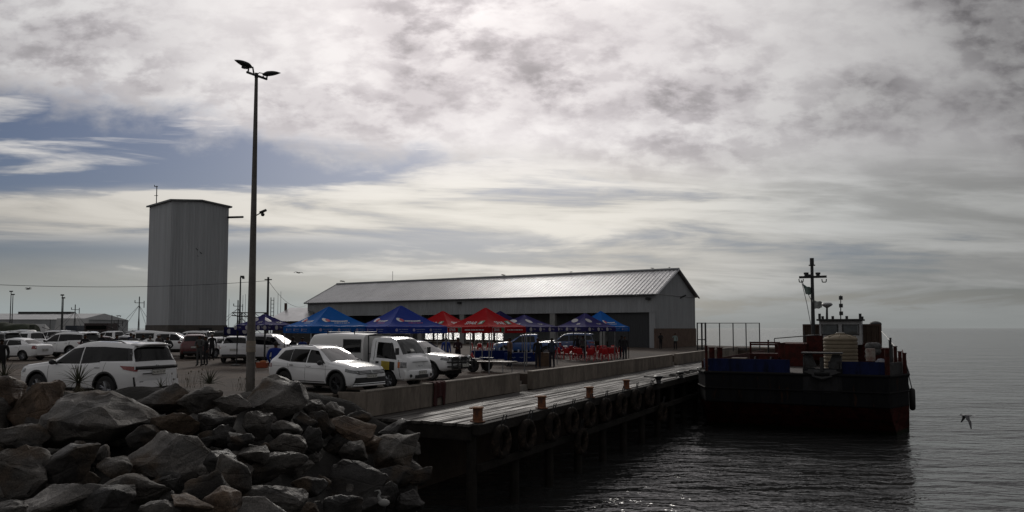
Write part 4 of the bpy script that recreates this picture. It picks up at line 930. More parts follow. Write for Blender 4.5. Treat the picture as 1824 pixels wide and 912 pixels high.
def suv_proto():      # large seven-seat SUV seen from behind
    t = thing('parked_suv', 'x', 'SUV')
    B = Body(4.8, 1.86, [(2.4, .86), (2.34, .97), (2.1, 1.07), (1.6, 1.13), (.98, 1.2), (.6, 1.42), (.18, 1.68), (-.1, 1.76), (-.6, 1.80), (-1.4, 1.79), (-1.95, 1.74), (-2.12, 1.70), (-2.30, 1.20), (-2.36, 1.06), (-2.40, .92)],
             [(2.4, .80), (2.1, .94), (1.0, 1.07), (0, 1.08), (-.75, 1.10), (-1.1, 1.19), (-2.3, 1.17), (-2.4, .9)], [(2.4, .42), (2.2, .33), (1.6, .3), (-1.8, .3), (-2.2, .36), (-2.4, .42)],
             [(2.4, .6), (2.2, .78), (1.0, .84), (.2, .66), (-1.9, .68), (-2.12, .68), (-2.3, .76), (-2.4, .8)], wheels=(1.47, -1.30), wr=.385)
    finish(t, B, WHT, [[(.80, 1.10), (-.22, 1.11), (-.22, 1.60), (.26, 1.55)], [(-.27, 1.11), (-1.05, 1.16), (-1.05, 1.62), (-.27, 1.61)], [(-1.05, 1.19), (-2.22, 1.22), (-2.02, 1.58), (-1.05, 1.62)]],
           (.96, .2, 10.0), (-2.15, -2.30, 9.0), rim='rim', spokes=6, mir=(.72, 1.15, M['trim']), seams=[(1.02, .36, 1.05, -.02), (-.24, .36, 1.08, 0), (-1.18, .78, 1.17, -.12)], handles=[(-.05, .97), (-.98, 1.01)], rails=(.1, -1.75))
    m = MB()
    for sd in (-1, 1): B.patch(m, [(-2.10, 1.22), (-2.28, 1.22), (-2.17, 1.56), (-1.98, 1.58)], sd, .009, 3, 3)
    m.build('pillar_trim', M['trim'], t, smooth=True)
    m = MB(); m.grid(lambda u, v: Vector((-2.0 - u * .32, (v - .5) * (1.28 - .06 * u), 1.765 - .05 * u - .05 * (2 * v - 1) ** 4)), 3, 10); o = m.build('rear_spoiler', WHT, t, smooth=True); q = o.modifiers.new('s', 'SOLIDIFY'); q.thickness = .045
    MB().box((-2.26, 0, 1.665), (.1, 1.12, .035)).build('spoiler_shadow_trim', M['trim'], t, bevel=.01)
    for sd in (-1, 1):
        m = MB(); B.patch(m, [(-2.0, .97), (-2.385, .90), (-2.37, 1.05), (-1.86, 1.07)], sd, .016, 8, 3); m.build('tail_light', M['redlamp'], t, smooth=True)
    m = MB(); m.grid(lambda u, v: Vector((-2.37 - .045 * (1 - (2 * u - 1) ** 2) - .012, (u - .5) * 1.62, .955 + v * .10)), 12, 2); o = m.build('tail_bar', M['trim'], t, smooth=True); q = o.modifiers.new('s', 'SOLIDIFY'); q.thickness = .02
    plate(t, (-2.435, -.02, .865), H(-90), 'JG 38 YS GP', w=.50, h=.125)
    MB().box((-2.43, .42, .83), (.012, .34, .03)).build('badge', M['ink'], t); MB().lathe([(.03, 0), (.045, .012), (.03, .02)], (-2.39, 0, 1.06), 14, 'X').build('badge', M['chrome'], t)
    m = MB(); m.grid(lambda u, v: Vector((-2.405 - .05 * math.sin(math.pi * u) - .02 * (1 - v), (u - .5) * 1.66, .42 + v * .20)), 12, 3); m.build('bumper', WHT, t, smooth=True)
    MB().box((-2.40, 0, .60), (.06, 1.4, .02)).build('bumper_seam', M['trim'], t)
    for sd in (-1, 1):
        m = MB(); m.tube([(-2.33, sd * .84, .74), (-2.36, sd * .82, .42), (-2.44, sd * .52, .42)], .028, 5); m.build('bumper_trim', M['trim'], t)
    m = MB(); m.box((-2.3, 0, .38), (.26, 1.3, .14)); m.build('rear_valance', M['trim'], t, bevel=.02)
    m = MB(); m.add([(-1.75, -.025, 1.775), (-1.95, -.03, 1.755), (-1.95, .03, 1.755), (-1.75, .025, 1.775), (-1.93, 0, 1.85)], [(0, 1, 4), (1, 2, 4), (2, 3, 4), (3, 0, 4)]); m.build('roof_aerial', WHT, t)
    m = MB(); m.tube([(.55, .6, 1.55), (.55, .6, 1.75)], .008, 4); m.build('aerial', M['trim'], t)
    front_bits(t, B, .84, pl='JG 38 YS GP'); return t
def crossover_proto(rim='darkrim'):
    t = thing('parked_suv', 'x', 'SUV')
    B = Body(4.49, 1.84, [(2.245, .72), (2.2, .84), (2.05, .96), (1.6, 1.05), (1.02, 1.13), (.55, 1.40), (.2, 1.58), (-.1, 1.64), (-.7, 1.665), (-1.4, 1.63), (-1.75, 1.57), (-2.10, 1.16), (-2.18, 1.0), (-2.245, .8)],
             [(2.245, .66), (2.0, .84), (1.0, 1.0), (0, 1.01), (-1.3, 1.05), (-2.1, 1.08), (-2.245, .85)], [(2.245, .30), (2.0, .23), (1.4, .24), (-1.7, .26), (-2.05, .34), (-2.245, .42)],
             [(2.245, .5), (2.1, .72), (1.0, .82), (.2, .62), (-1.7, .63), (-2.1, .74), (-2.245, .78)], wheels=(1.40, -1.28), wr=.365)
    finish(t, B, WHT, [[(.82, 1.04), (-.12, 1.05), (-.12, 1.51), (.24, 1.47)], [(-.17, 1.05), (-1.0, 1.07), (-1.0, 1.52), (-.17, 1.52)], [(-1.02, 1.07), (-1.72, 1.17), (-1.48, 1.46), (-1.02, 1.51)]],
           (1.0, .22, 10.0), (-1.8, -2.08, 9.9), rim=rim, spokes=5, mir=(.70, 1.06, M['trim'] if rim == 'darkrim' else WHT), seams=[(.92, .36, .98, -.04), (-.15, .34, 1.0, 0), (-1.0, .7, 1.03, -.1)], handles=[(.02, .92), (-.88, .95)], rails=(.05, -1.5), arch=True if rim == 'darkrim' else False)
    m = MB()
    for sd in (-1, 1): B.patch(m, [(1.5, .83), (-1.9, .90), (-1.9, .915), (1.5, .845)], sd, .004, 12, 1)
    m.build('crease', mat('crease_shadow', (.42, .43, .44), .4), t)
    m = MB()
    for sd in (-1, 1): B.patch(m, [(.85, .38), (-.8, .38), (-.8, .41), (.85, .41)], sd, .006, 8, 1)
    m.build('side_trim', M['trim'], t)
    for sd in (-1, 1):
        m = MB(); B.patch(m, [(2.235, .70), (1.82, .78), (1.80, .885), (2.20, .80)], sd, .012, 8, 3); m.build('headlight', M['lamp'], t, smooth=True)
        m = MB(); B.patch(m, [(-1.95, .86), (-2.22, .84), (-2.18, 1.0), (-1.98, .99)], sd, .012, 4, 3); m.build('tail_light', M['redlamp'], t, smooth=True)
    inv = lambda tb, q: next((x1 + (x0 - x1) * (q - y1) / (y0 - y1) for (x0, y0), (x1, y1) in zip(tb, tb[1:]) if y0 <= q <= y1 and y1 > y0), tb[0][0])
    nose = lambda y, z, off: Vector((min(inv(B.plan, max(abs(y), B.plan[0][1])), inv(B.top, max(z, B.top[0][1]))) + off, y, z))
    m = MB(); m.grid(lambda u, v: nose((u - .5) * 1.30, .69 + v * .12, .014), 18, 3); m.build('grille', M['trim'], t, smooth=True)
    for zz in (.725, .77):
        m = MB(); m.tube([nose((u / 12 - .5) * 1.26, zz, .022) for u in range(13)], .008, 4); m.build('grille_bar', M['chrome'], t)
    MB().lathe([(0, .02), (.05, .022), (.062, .012), (.062, 0)], (2.25, 0, .765), 16, 'X').build('badge', M['chrome'], t)
    plate(t, (2.275, 0, .605), H(90), 'CA 61 RL GP', w=.5, h=.11)
    m = MB(); m.grid(lambda u, v: nose((u - .5) * (1.62 - .12 * v), .33 + v * .24, .014), 18, 3); m.build('lower_intake', M['trim'], t, smooth=True)
    m = MB(); m.tube([nose((u / 14 - .5) * 1.58, .37, .024) for u in range(15)], .012, 4); m.build('intake_bar', M['chrome'], t)
    m = MB(); m.tube([nose((u / 14 - .5) * 1.60, .30, .006) for u in range(15)], .028, 6); m.build('bumper_lip', WHT, t, smooth=True)
    for sd in (-1, 1): MB().ell((2.16, sd * .66, .38), (.05, .075, .04)).build('fog_light', M['lamp'], t, smooth=True)
    m = MB(); m.box((-2.25, 0, .45), (.06, 1.4, .14)); m.build('rear_trim', M['trim'], t); plate(t, (-2.262, 0, .78), H(-90), 'CA 61 RL GP', w=.46, h=.11)
    return t
def truck_cab():
    t = thing('canopy_truck', 'x', 'truck')
    # x: nose at +2.4; cab 1.75 m long, loadbed behind with a moulded canopy
    B = Body(1.80, 1.74, [(.90, .95), (.88, 1.08), (.80, 1.18), (.66, 1.27), (.40, 1.66), (.22, 1.88), (.0, 1.95), (-.6, 1.97), (-.85, 1.93), (-.9, 1.88)],
             [(.9, .90), (.66, 1.12), (.4, 1.14), (-.9, 1.14)], [(.9, .36), (.7, .30), (-.9, .36)], [(.9, .62), (.66, .76), (.2, .66), (-.9, .68)],
             plan=[(.9, .70), (.87, .78), (.78, .84), (.5, .868), (-.85, .868), (-.9, .84)], wheels=(-3, -3), wr=.33)
    B.wheels = (.02,); b = B.body(WHT); b.parent = t; b.location = (1.5, 0, 0)
    def sh(o): o.location.x += 1.5; return o
    for sd in (-1, 1):
        m = MB(); B.patch(m, [(.42, 1.10), (-.58, 1.17), (-.58, 1.76), (.12, 1.72)], sd, .007, 8, 4); sh(m.build('side_window', M['glass'], t, smooth=True))
        m = MB(); B.patch(m, [(.17, 1.16), (.14, 1.16), (.06, 1.74), (.09, 1.74)], sd, .012, 1, 4); sh(m.build('window_bar', M['trim'], t))
        m = MB(); B.patch(m, [(.62, .42), (.6, .42), (.5, 1.1), (.52, 1.1)], sd, .003, 1, 6); B.patch(m, [(-.68, .42), (-.7, .42), (-.7, 1.8), (-.68, 1.8)], sd, .003, 1, 8); sh(m.build('door_seam', M['trim'], t))
        m = MB(); B.patch(m, [(.86, .80), (.62, .80), (.62, 1.02), (.83, 1.00)], sd, .014, 4, 3); sh(m.build('headlight', M['lamp'], t, smooth=True))
        m = MB(); B.patch(m, [(.60, .80), (.50, .80), (.50, 1.02), (.60, 1.02)], sd, .014, 3, 3); sh(m.build('indicator', M['amber'], t, smooth=True))
        q = MB(); q.box((2.08, sd * 1.0, 1.42), (.06, .17, .26)); q.tube([(2.0, sd * .8, 1.5), (2.08, sd * .98, 1.52)], .015); q.build('mirror', M['trim'], t, bevel=.02)
    for sd in (-1, 1):
        m = MB(); B.patch(m, [(-.42, 1.03), (-.57, 1.03), (-.57, .95), (-.42, .95)], sd, .012, 2, 2); sh(m.build('door_handle', M['trim'], t))
    st = MB(); B.patch(st, [(.34, .70), (-.30, .74), (-.30, 1.05), (.34, 1.01)], -1, .006, 6, 4); stk = sh(st.build('door_sticker', M['yellow'], t))
    s2 = MB(); B.patch(s2, [(.34, .70), (.10, .71), (.10, 1.03), (.34, 1.01)], -1, .009, 4, 4); o = s2.build('sticker_emblem', M['ink'], stk)
    for i in range(5): s3 = MB(); B.patch(s3, [(.05, .98 - i * .05), (-.25 + .05 * (i % 2), .985 - i * .05), (-.25 + .05 * (i % 2), 1.0 - i * .05), (.05, .995 - i * .05)], -1, .010, 4, 1); s3.build('sticker_lines', mat('sticker_ink', (.25, .18, .03), .6), stk)
    m = MB(); B.top_patch(m, .62, .20, 9.9, nu=6); sh(m.build('windscreen', M['screen'], t, smooth=True))
    lic = MB(); lic.box((2.16, -.18, 1.45), (.01, .2, .12), rot=Matrix.Rotation(R(-42), 3, 'Y')); lic.build('windscreen_notice', M['plate'], t)
    m = MB(); m.tube([(2.12, -.55, 1.31), (2.07, -.12, 1.40)], .012); m.tube([(2.12, .1, 1.31), (2.07, .5, 1.40)], .012); m.build('wiper', M['trim'], t)
    h = 2.4
    m = MB(); m.grid(lambda u, v: Vector((h + .012 - .06 * abs(2 * u - 1) ** 3, (u - .5) * 1.0, .82 + v * .18)), 10, 3); m.build('front_panel', WHT, t, smooth=True)
    MB().box((h + .02, 0, 1.01), (.012, .98, .018)).build('panel_gap', M['trim'], t); MB().box((h + .022, 0, .87), (.012, .26, .03)).build('badge', M['chrome'], t)
    m = MB(); m.grid(lambda u, v: Vector((h + .09 - .14 * abs(2 * u - 1) ** 3.5 - .04 * (2 * v - 1) ** 2, (u - .5) * 1.74, .36 + v * .36)), 16, 6); o = m.build('bumper', WHT, t, smooth=True); o.modifiers.new('s', 'SOLIDIFY').thickness = .05
    MB().box((h + .085, 0, .46), (.05, .8, .12)).build('lower_intake', M['trim'], t, bevel=.02); plate(t, (h + .105, 0.05, .60), H(90), 'CA 30 TK GP', w=.46, h=.12)
    for sd in (-1, 1): MB().lathe([(0, .03), (.055, .03), (.065, 0)], (h + .04, sd * .62, .50), 14, 'X').build('fog_light', M['trim'], t)
    for x in (1.52, -1.30):
        for sd in (-1, 1): wheel(t, x, sd * .74, .33, .2, 'rim', 6)
    # chassis, bed, rack between cab and canopy
    MB().box((-.9, 0, .46), (3.9, .8, .2)).build('chassis', M['trim'], t)
    m = MB(); m.box((-.95, 0, .66), (3.0, 1.72, .12)); m.box((-.95, -.86, .86), (3.0, .04, .34)); m.box((-.95, .86, .86), (3.0, .04, .34)); m.box((-2.44, 0, .86), (.04, 1.7, .34)); m.build('load_bed', mat('bed_grey', (.45, .46, .46), .5), t, bevel=.01)
    # canopy: rounded moulded shell
    can = MB(); X0, X1 = .34, -2.62
    def cf(u, v):
        x = X0 + (X1 - X0) * u; a = v; k = min(1, (1 - u) / .10); k = math.sin(min(1, k) * math.pi / 2) if u > .9 else 1.0
        w = .90; zb, zt = .98, 2.10 - .05 * abs(2 * u - 1)
        pr = [(w, zb), (w + .01, zb + .3), (w, zb + .7), (w - .05, zt - .14), (w - .16, zt - .03), (w - .4, zt), (0, zt + .015)]
        s_ = v * 12; sg = 1 if s_ <= 6 else -1; j = s_ if s_ <= 6 else 12 - s_; i = min(int(j), 5); f = j - i
        y = pr[i][0] + (pr[i + 1][0] - pr[i][0]) * f; z = pr[i][1] + (pr[i + 1][1] - pr[i][1]) * f
        return Vector((x, y * sg * (.9 + .1 * k), zb + (z - zb) * (.72 + .28 * k)))
    can.grid(cf, 24, 24); k0 = len(can.v)
    for uu in (0, 24): can.f.append([uu * 25 + j for j in range(25)]); can.mi.append(0)
    c = can.build('canopy', mat('canopy_white', (.66, .66, .65), .4, coat=.5), t, smooth=True, angle=40)
    for sd in (-1, 1):
        m = MB(); m.box((-.22, sd * .906, 1.60), (.82, .02, .46)); m.build('canopy_window', M['glass'], c, bevel=.0)
        m = MB()
        for a, b, cc, d_ in ((-.22, 1.84, .9, .035), (-.22, 1.36, .9, .035)): m.box((a, sd * .908, b), (cc, .025, d_))
        for a in (-.655, .215): m.box((a, sd * .908, 1.6), (.035, .025, .5))
        m.build('window_seal', M['trim'], c)
        m = MB(); m.tube([(.30, sd * .9, 1.04), (.0, sd * .91, 1.03), (-.12, sd * .91, 1.16), (-1.2, sd * .915, 1.17), (-2.4, sd * .9, 1.17)], .012, 4); m.build('canopy_seam', MC['bed_grey'], c)
    m = MB()
    for x in (-.3, -1.7):
        m.tube([(x, -.7, 2.13), (x, .7, 2.13)], .02, 5)
        for y in (-.68, .68): m.tube([(x, y, 2.0), (x, y, 2.2)], .02, 5)
    m.build('roof_bar', M['trim'], c)
    m = MB()
    for y in (-.8, .8): m.tube([(.52, y, .7), (.52, y, 2.0), (.95, y * .9, 2.06), (1.5, y * .8, 2.04)], .025, 6)
    for x, z in ((.52, 2.0), (.8, 2.05), (1.1, 2.06)): m.tube([(x, -.8, z), (x, .8, z)], .022, 6)
    m.tube([(.52, -.8, 1.3), (.52, .8, 1.3)], .022, 6); m.build('headboard_rack', M['trim'], t, smooth=True)
    return t
def bakkie_proto(canopy=False, bull=False):
    t = thing('pickup_truck', 'x', 'pickup')
    B = Body(5.2, 1.86, [(2.6, .90), (2.54, 1.02), (2.2, 1.12), (1.3, 1.20), (.85, 1.48), (.5, 1.68), (.2, 1.74), (-.6, 1.76), (-.75, 1.74), (-.88, 1.18), (-2.55, 1.16), (-2.6, 1.1)] if not canopy else
             [(2.6, .90), (2.54, 1.02), (2.2, 1.12), (1.3, 1.20), (.85, 1.48), (.5, 1.68), (.2, 1.74), (-.6, 1.78), (-1.4, 1.86), (-2.3, 1.84), (-2.48, 1.6), (-2.58, 1.15), (-2.6, 1.0)],
             [(2.6, .84), (2.2, .98), (1.3, 1.08), (-2.6, 1.12)], [(2.6, .5), (2.3, .42), (-2.2, .42), (-2.6, .52)],
             [(2.6, .62), (2.2, .80), (1.3, .84), (.4, .64), (-.75, .66), (-.9, .86), (-2.6, .86)] if not canopy else [(2.6, .62), (2.2, .80), (1.3, .84), (.4, .66), (-.75, .70), (-2.3, .74), (-2.6, .82)], wheels=(1.62, -1.50), wr=.39)
    side = [[(1.10, 1.12), (.18, 1.14), (.18, 1.60), (.58, 1.56)], [(.12, 1.14), (-.62, 1.15), (-.56, 1.60), (.12, 1.60)]]
    if canopy: side.append([(-.95, 1.28), (-2.2, 1.28), (-2.2, 1.66), (-.95, 1.66)])
    finish(t, B, WHT, side, (1.27, .52, 10.0), (-2.42, -2.56, 9.9) if canopy else (-.77, -.87, 10), rim='rim', spokes=6, mir=(1.0, 1.18, WHT if not bull else M['trim']), seams=[(1.22, .48, 1.06, -.02), (.15, .46, 1.1, 0), (-.72, .46, 1.12, 0)], handles=[(.3, 1.0), (-.55, 1.02)])
    front_bits(t, B, .92, .42, gz=(.74, .98), low=(.5, .66), pl='CA 88 ND GP', pz=.62)
    for sd in (-1, 1): m = MB(); B.patch(m, [(-2.42, .84), (-2.59, .84), (-2.59, 1.10), (-2.44, 1.10)], sd, .012, 3, 3); m.build('tail_light', M['redlamp'], t)
    plate(t, (-2.64, 0, .66), H(-90), 'CA 88 ND GP'); MB().box((-2.62, 0, .56), (.1, 1.6, .12)).build('rear_bumper', M['chrome'], t, bevel=.02)
    if bull:
        m = MB(); x = 2.78
        for z, w in ((.62, .80), (.82, .84), (1.02, .72)): m.tube([(x - .28, -w - .04, z), (x - .05, -w + .08, z), (x, -w * .5, z), (x, w * .5, z), (x - .05, w - .08, z), (x - .28, w + .04, z)], .035, 7)
        for y in (-.42, -.14, .14, .42): m.tube([(x, y, .5), (x, y, 1.04)], .03, 6)
        for y in (-.76, .76): m.tube([(x - .07, y, .5), (x - .08, y, 1.0)], .035, 6)
        m.build('bull_bar', M['black'], t, smooth=True)
        for y in (-.34, .34): MB().lathe([(.02, .04), (.09, .035), (.1, 0), (.06, -.06)], (x + .04, y, 1.0), 14, 'X').build('spot_light', M['chrome'], t, smooth=True)
        plate(t, (x + .05, 0.1, .66), H(90), 'CA 88 ND GP')
    return t
def sedan_proto():
    t = thing('parked_car', 'x', 'car')
    B = Body(4.3, 1.70, [(2.15, .66), (2.1, .76), (1.9, .84), (1.1, .95), (.6, 1.22), (.25, 1.38), (-.2, 1.44), (-.7, 1.42), (-1.1, 1.30), (-1.5, 1.06), (-2.0, 1.02), (-2.12, .96), (-2.15, .8)],
             [(2.15, .6), (1.8, .76), (1.1, .88), (-1.4, .96), (-2.1, .94), (-2.15, .78)], [(2.15, .28), (1.9, .22), (-1.8, .22), (-2.15, .34)], [(2.15, .5), (1.9, .68), (1.1, .74), (.3, .55), (-1.0, .56), (-1.5, .7), (-2.15, .7)], wheels=(1.30, -1.22), wr=.30)
    finish(t, B, WHT, [[(.90, .92), (0.0, .94), (0.0, 1.30), (.34, 1.27)], [(-.05, .94), (-1.10, 1.0), (-.85, 1.27), (-.05, 1.30)]], (1.08, .28, 10), (-1.1, -1.47, 10), mir=(.8, .95, WHT), seams=[(.95, .3, .86, -.03), (-.02, .3, .9, 0), (-.95, .6, .94, -.1)], handles=[(.1, .84), (-.8, .86)], arch=False)
    front_bits(t, B, .68, .35, gz=(.5, .66), low=(.28, .42), pl='CA 12 HF GP', pz=.44)
    for sd in (-1, 1): m = MB(); B.patch(m, [(-1.85, .74), (-2.13, .72), (-2.12, .92), (-1.88, .93)], sd, .012, 4, 3); m.build('tail_light', M['redlamp'], t)
    plate(t, (-2.17, 0, .66), H(-90), 'CA 12 HF GP'); return t
def place(t, lab, px, Y, deg, cat=None, group=None, pt=None, z=None):
    p = gr(px, Y); t.location = p if z is None else Vector((p.x, p.y, z)); t.rotation_euler = (0, 0, R(deg)); t['label'] = lab
    if cat: t['category'] = cat
    if group: t['group'] = group
    if pt:
        for ch in t.children:
            if ch.type == 'MESH' and ch.data.materials and ch.data.materials[0] == WHT:
                ch.data = ch.data.copy(); ch.data.materials[0] = pt
    return t
GRP = 'vehicles parked on the quay'
def corner(t, lab, x, y, deg, lx, ly, **k):      # put local point (lx, ly) of the car at plan point x, y
    c, s = math.cos(R(deg)), math.sin(R(deg)); X = x - (c * lx - s * ly); Y = y - (s * lx + c * ly)
    return place(t, lab, 912 + X / Y * F, Y, deg, group=GRP, **k)
suv = suv_proto(); SUVp = copy_tree(suv)
corner(suv, 'white seven seat SUV seen from behind beside the boulders, spare dark tail bar and plate', -11.72, 23.8, 160, -2.4, .93)
suv.scale = (1.05,) * 3
suv['label'] = 'white seven seat SUV nearest the boulders, its dark tail bar and number plate facing us'
cro = crossover_proto(); CROp = copy_tree(cro)
corner(cro, 'white crossover with black wheels parked right of the lamp post, bonnet towards the truck', -5.45, 26.5, -33, 2.245, -.92)
tr = truck_cab(); corner(tr, 'white flat-nosed truck with moulded canopy and yellow door sticker', -3.95, 28.8, -30, 2.4, -.87)
bk_ = bakkie_proto(False, True); corner(bk_, 'white pickup with bull bar and spotlights, right of the canopy truck', -2.75, 33.2, -30, 2.6, -.93)
BKC = bakkie_proto(True); BKN = copy_tree(bk_)
for c in list(BKN.children):
    if c.name.startswith(('bull_bar', 'spot_light')): bpy.data.objects.remove(c)
SED = sedan_proto(); CRW = crossover_proto('rim')
red = paint('dark_red_paint', (.10, .012, .014)); silver = paint('silver_paint', (.36, .37, .38)); bluep = paint('blue_paint', (.02, .08, .26)); darkp = paint('dark_grey_paint', (.045, .045, .05)); brown = paint('maroon_paint', (.07, .02, .025)); deepb = paint('deep_blue_paint', (.015, .05, .16))
def cp(proto, *a, **k): return place(copy_tree(proto), *a, group=GRP, **k)
cp(BKN, 'white double cab pickup at the far left end of the parked row', 52, 60, 172)
cp(SUVp, 'white SUV facing left in the parked row behind the big white SUV', 118, 54, 166)
cp(CRW, 'white hatchback low at the left edge of the picture behind the row', 6, 66, 170)
cp(SUVp, 'white SUV seen from behind in the parked row above the big SUV roof', 160, 57.5, 118)
cp(SED, 'silver car mostly hidden by the crowd in the parked row', 222, 62, 172, pt=silver)
cp(SED, 'maroon hatchback hidden behind two dark jackets in the crowd', 190, 60, 20, pt=brown)
cp(BKN, 'long dark grey pickup in the second row above the big SUV roof', 120, 76, 176, pt=darkp)
cp(BKC, 'white pickup with canopy and dark side window below the tower', 306, 57, 6)
cp(SUVp, 'white wagon in the second row right of the canopy pickup, below the tower', 338, 72, 172)
cp(CRW, 'dark red hatchback seen from behind left of the standing pair', 349, 53, 112, pt=red)
cp(SED, 'white sedan seen from behind right of the standing pair', 394, 54, 66, )
cp(CRW, 'white crossover with black rear window left of the lamp post', 432, 48.5, 98)
cp(SUVp, 'white car behind the lamp post, its bonnet right of the blue jacket', 492, 47.5, -12)
cp(SED, 'dark car in the shade under the navy gazebo', 470, 56, -8, pt=darkp)
cp(BKN, 'blue pickup in the shade behind the tables with food', 940, 59, 174, pt=bluep)
cp(SUVp, 'deep blue van in the shade behind the middle red chairs', 1008, 66, 176, pt=deepb)
cp(SUVp, 'silver wagon cut by the left edge, behind the dark standing man', -18, 58, 168, pt=silver)
cp(CRW, 'pale car roof in the second row left of the tower', 238, 72, 168)
cp(BKN, 'white pickup in the second row behind the crowd, bonnet left', 200, 74, 174)
cp(SUVp, 'white wagon in the back row above the long dark pickup', 92, 84, 172)
cp(BKC, 'white canopy pickup in the back row at far left', 20, 80, 175)
cp(SUVp, 'silver wagon in the back row between canopy pickup and tower base', 272, 78, 8, pt=silver)
cp(CRW, 'white car in the back row behind the dark red hatchback', 372, 74, 172)
cp(SED, 'white saloon in the back row just left of the navy banner', 398, 78, 8)
cp(SUVp, 'dark wagon in the back row behind the navy banner', 425, 70, 5, pt=darkp)
cp(SED, 'white saloon at the left edge just right of the dark standing man', 30, 50, 172)
for pr in (SUVp, CROp, BKC, BKN, SED, CRW):
    def rm(o):
        for ch in list(o.children): rm(ch)
        bpy.data.objects.remove(o)
    rm(pr)

# small flatbed trailer by the pickup
t = thing('small_trailer', 'small low trailer with one dark wheel and a red reflective triangle beside the pickup', 'trailer', ground(868, 662), R(-28))
m = MB(); m.box((.5, 0, .52), (2.0, 1.2, .07)); m.build('platform', M['wood'], t, bevel=.01)
m = MB(); m.tube([(-.5, -.4, .45), (-1.3, 0, .45), (-1.75, 0, .5)], .035); m.tube([(-.5, .4, .45), (-1.3, 0, .45)], .035); m.tube([(-1.5, 0, .1), (-1.5, 0, .6)], .03); m.build('tow_bar', M['black'], t)
for sd in (-1, 1): wheel(t, -.45, sd * .72, .33, .2, 'darkrim')
for sd in (-1, 1): MB().box((-.45, sd * .72, .70), (.8, .26, .03)).build('mudguard', M['black'], t)
m = MB(); m.prism([(-.17, 0), (.17, 0), (0, .3)], .02, 0, Matrix.Translation((-.45, -.80, .74)) @ Matrix.Rotation(R(90), 4, 'X')); m.build('reflector_triangle', mat('reflector_red', (.5, .03, .04), .3, coat=1), t)
for y in (-.5, .5): MB().tube([(1.2, y, 0), (1.2, y, .5)], .025).build('prop_stand', M['steel'], t)
# ------------------------------------------------------------ gazebos
def cloth(n, c):
    new = n not in MC; m = mat(n, c, 0.8, spec=0.12)
    if new:      # thin woven cloth lets some daylight through
        t = NT(m.node_tree); b = m.node_tree.nodes['Principled BSDF']; o = m.node_tree.nodes['Material Output']; tr = t.new('ShaderNodeBsdfTranslucent'); tr.inputs[0].default_value = (*c, 1); mx = t.new('ShaderNodeMixShader'); mx.inputs[0].default_value = 0.3
        t.l.new(b.outputs[0], mx.inputs[1]); t.l.new(tr.outputs[0], mx.inputs[2]); t.l.new(mx.outputs[0], o.inputs[0])
        wn = t.new('ShaderNodeBump'); wn.inputs['Strength'].default_value = 0.6; wn.inputs['Distance'].default_value = 0.06; t.l.new(t.noise(t.new('ShaderNodeTexCoord').outputs['Object'], 2.2, 3, 0.5, 1.2), wn.inputs['Height']); t.l.new(wn.outputs[0], b.inputs['Normal'])
    return m
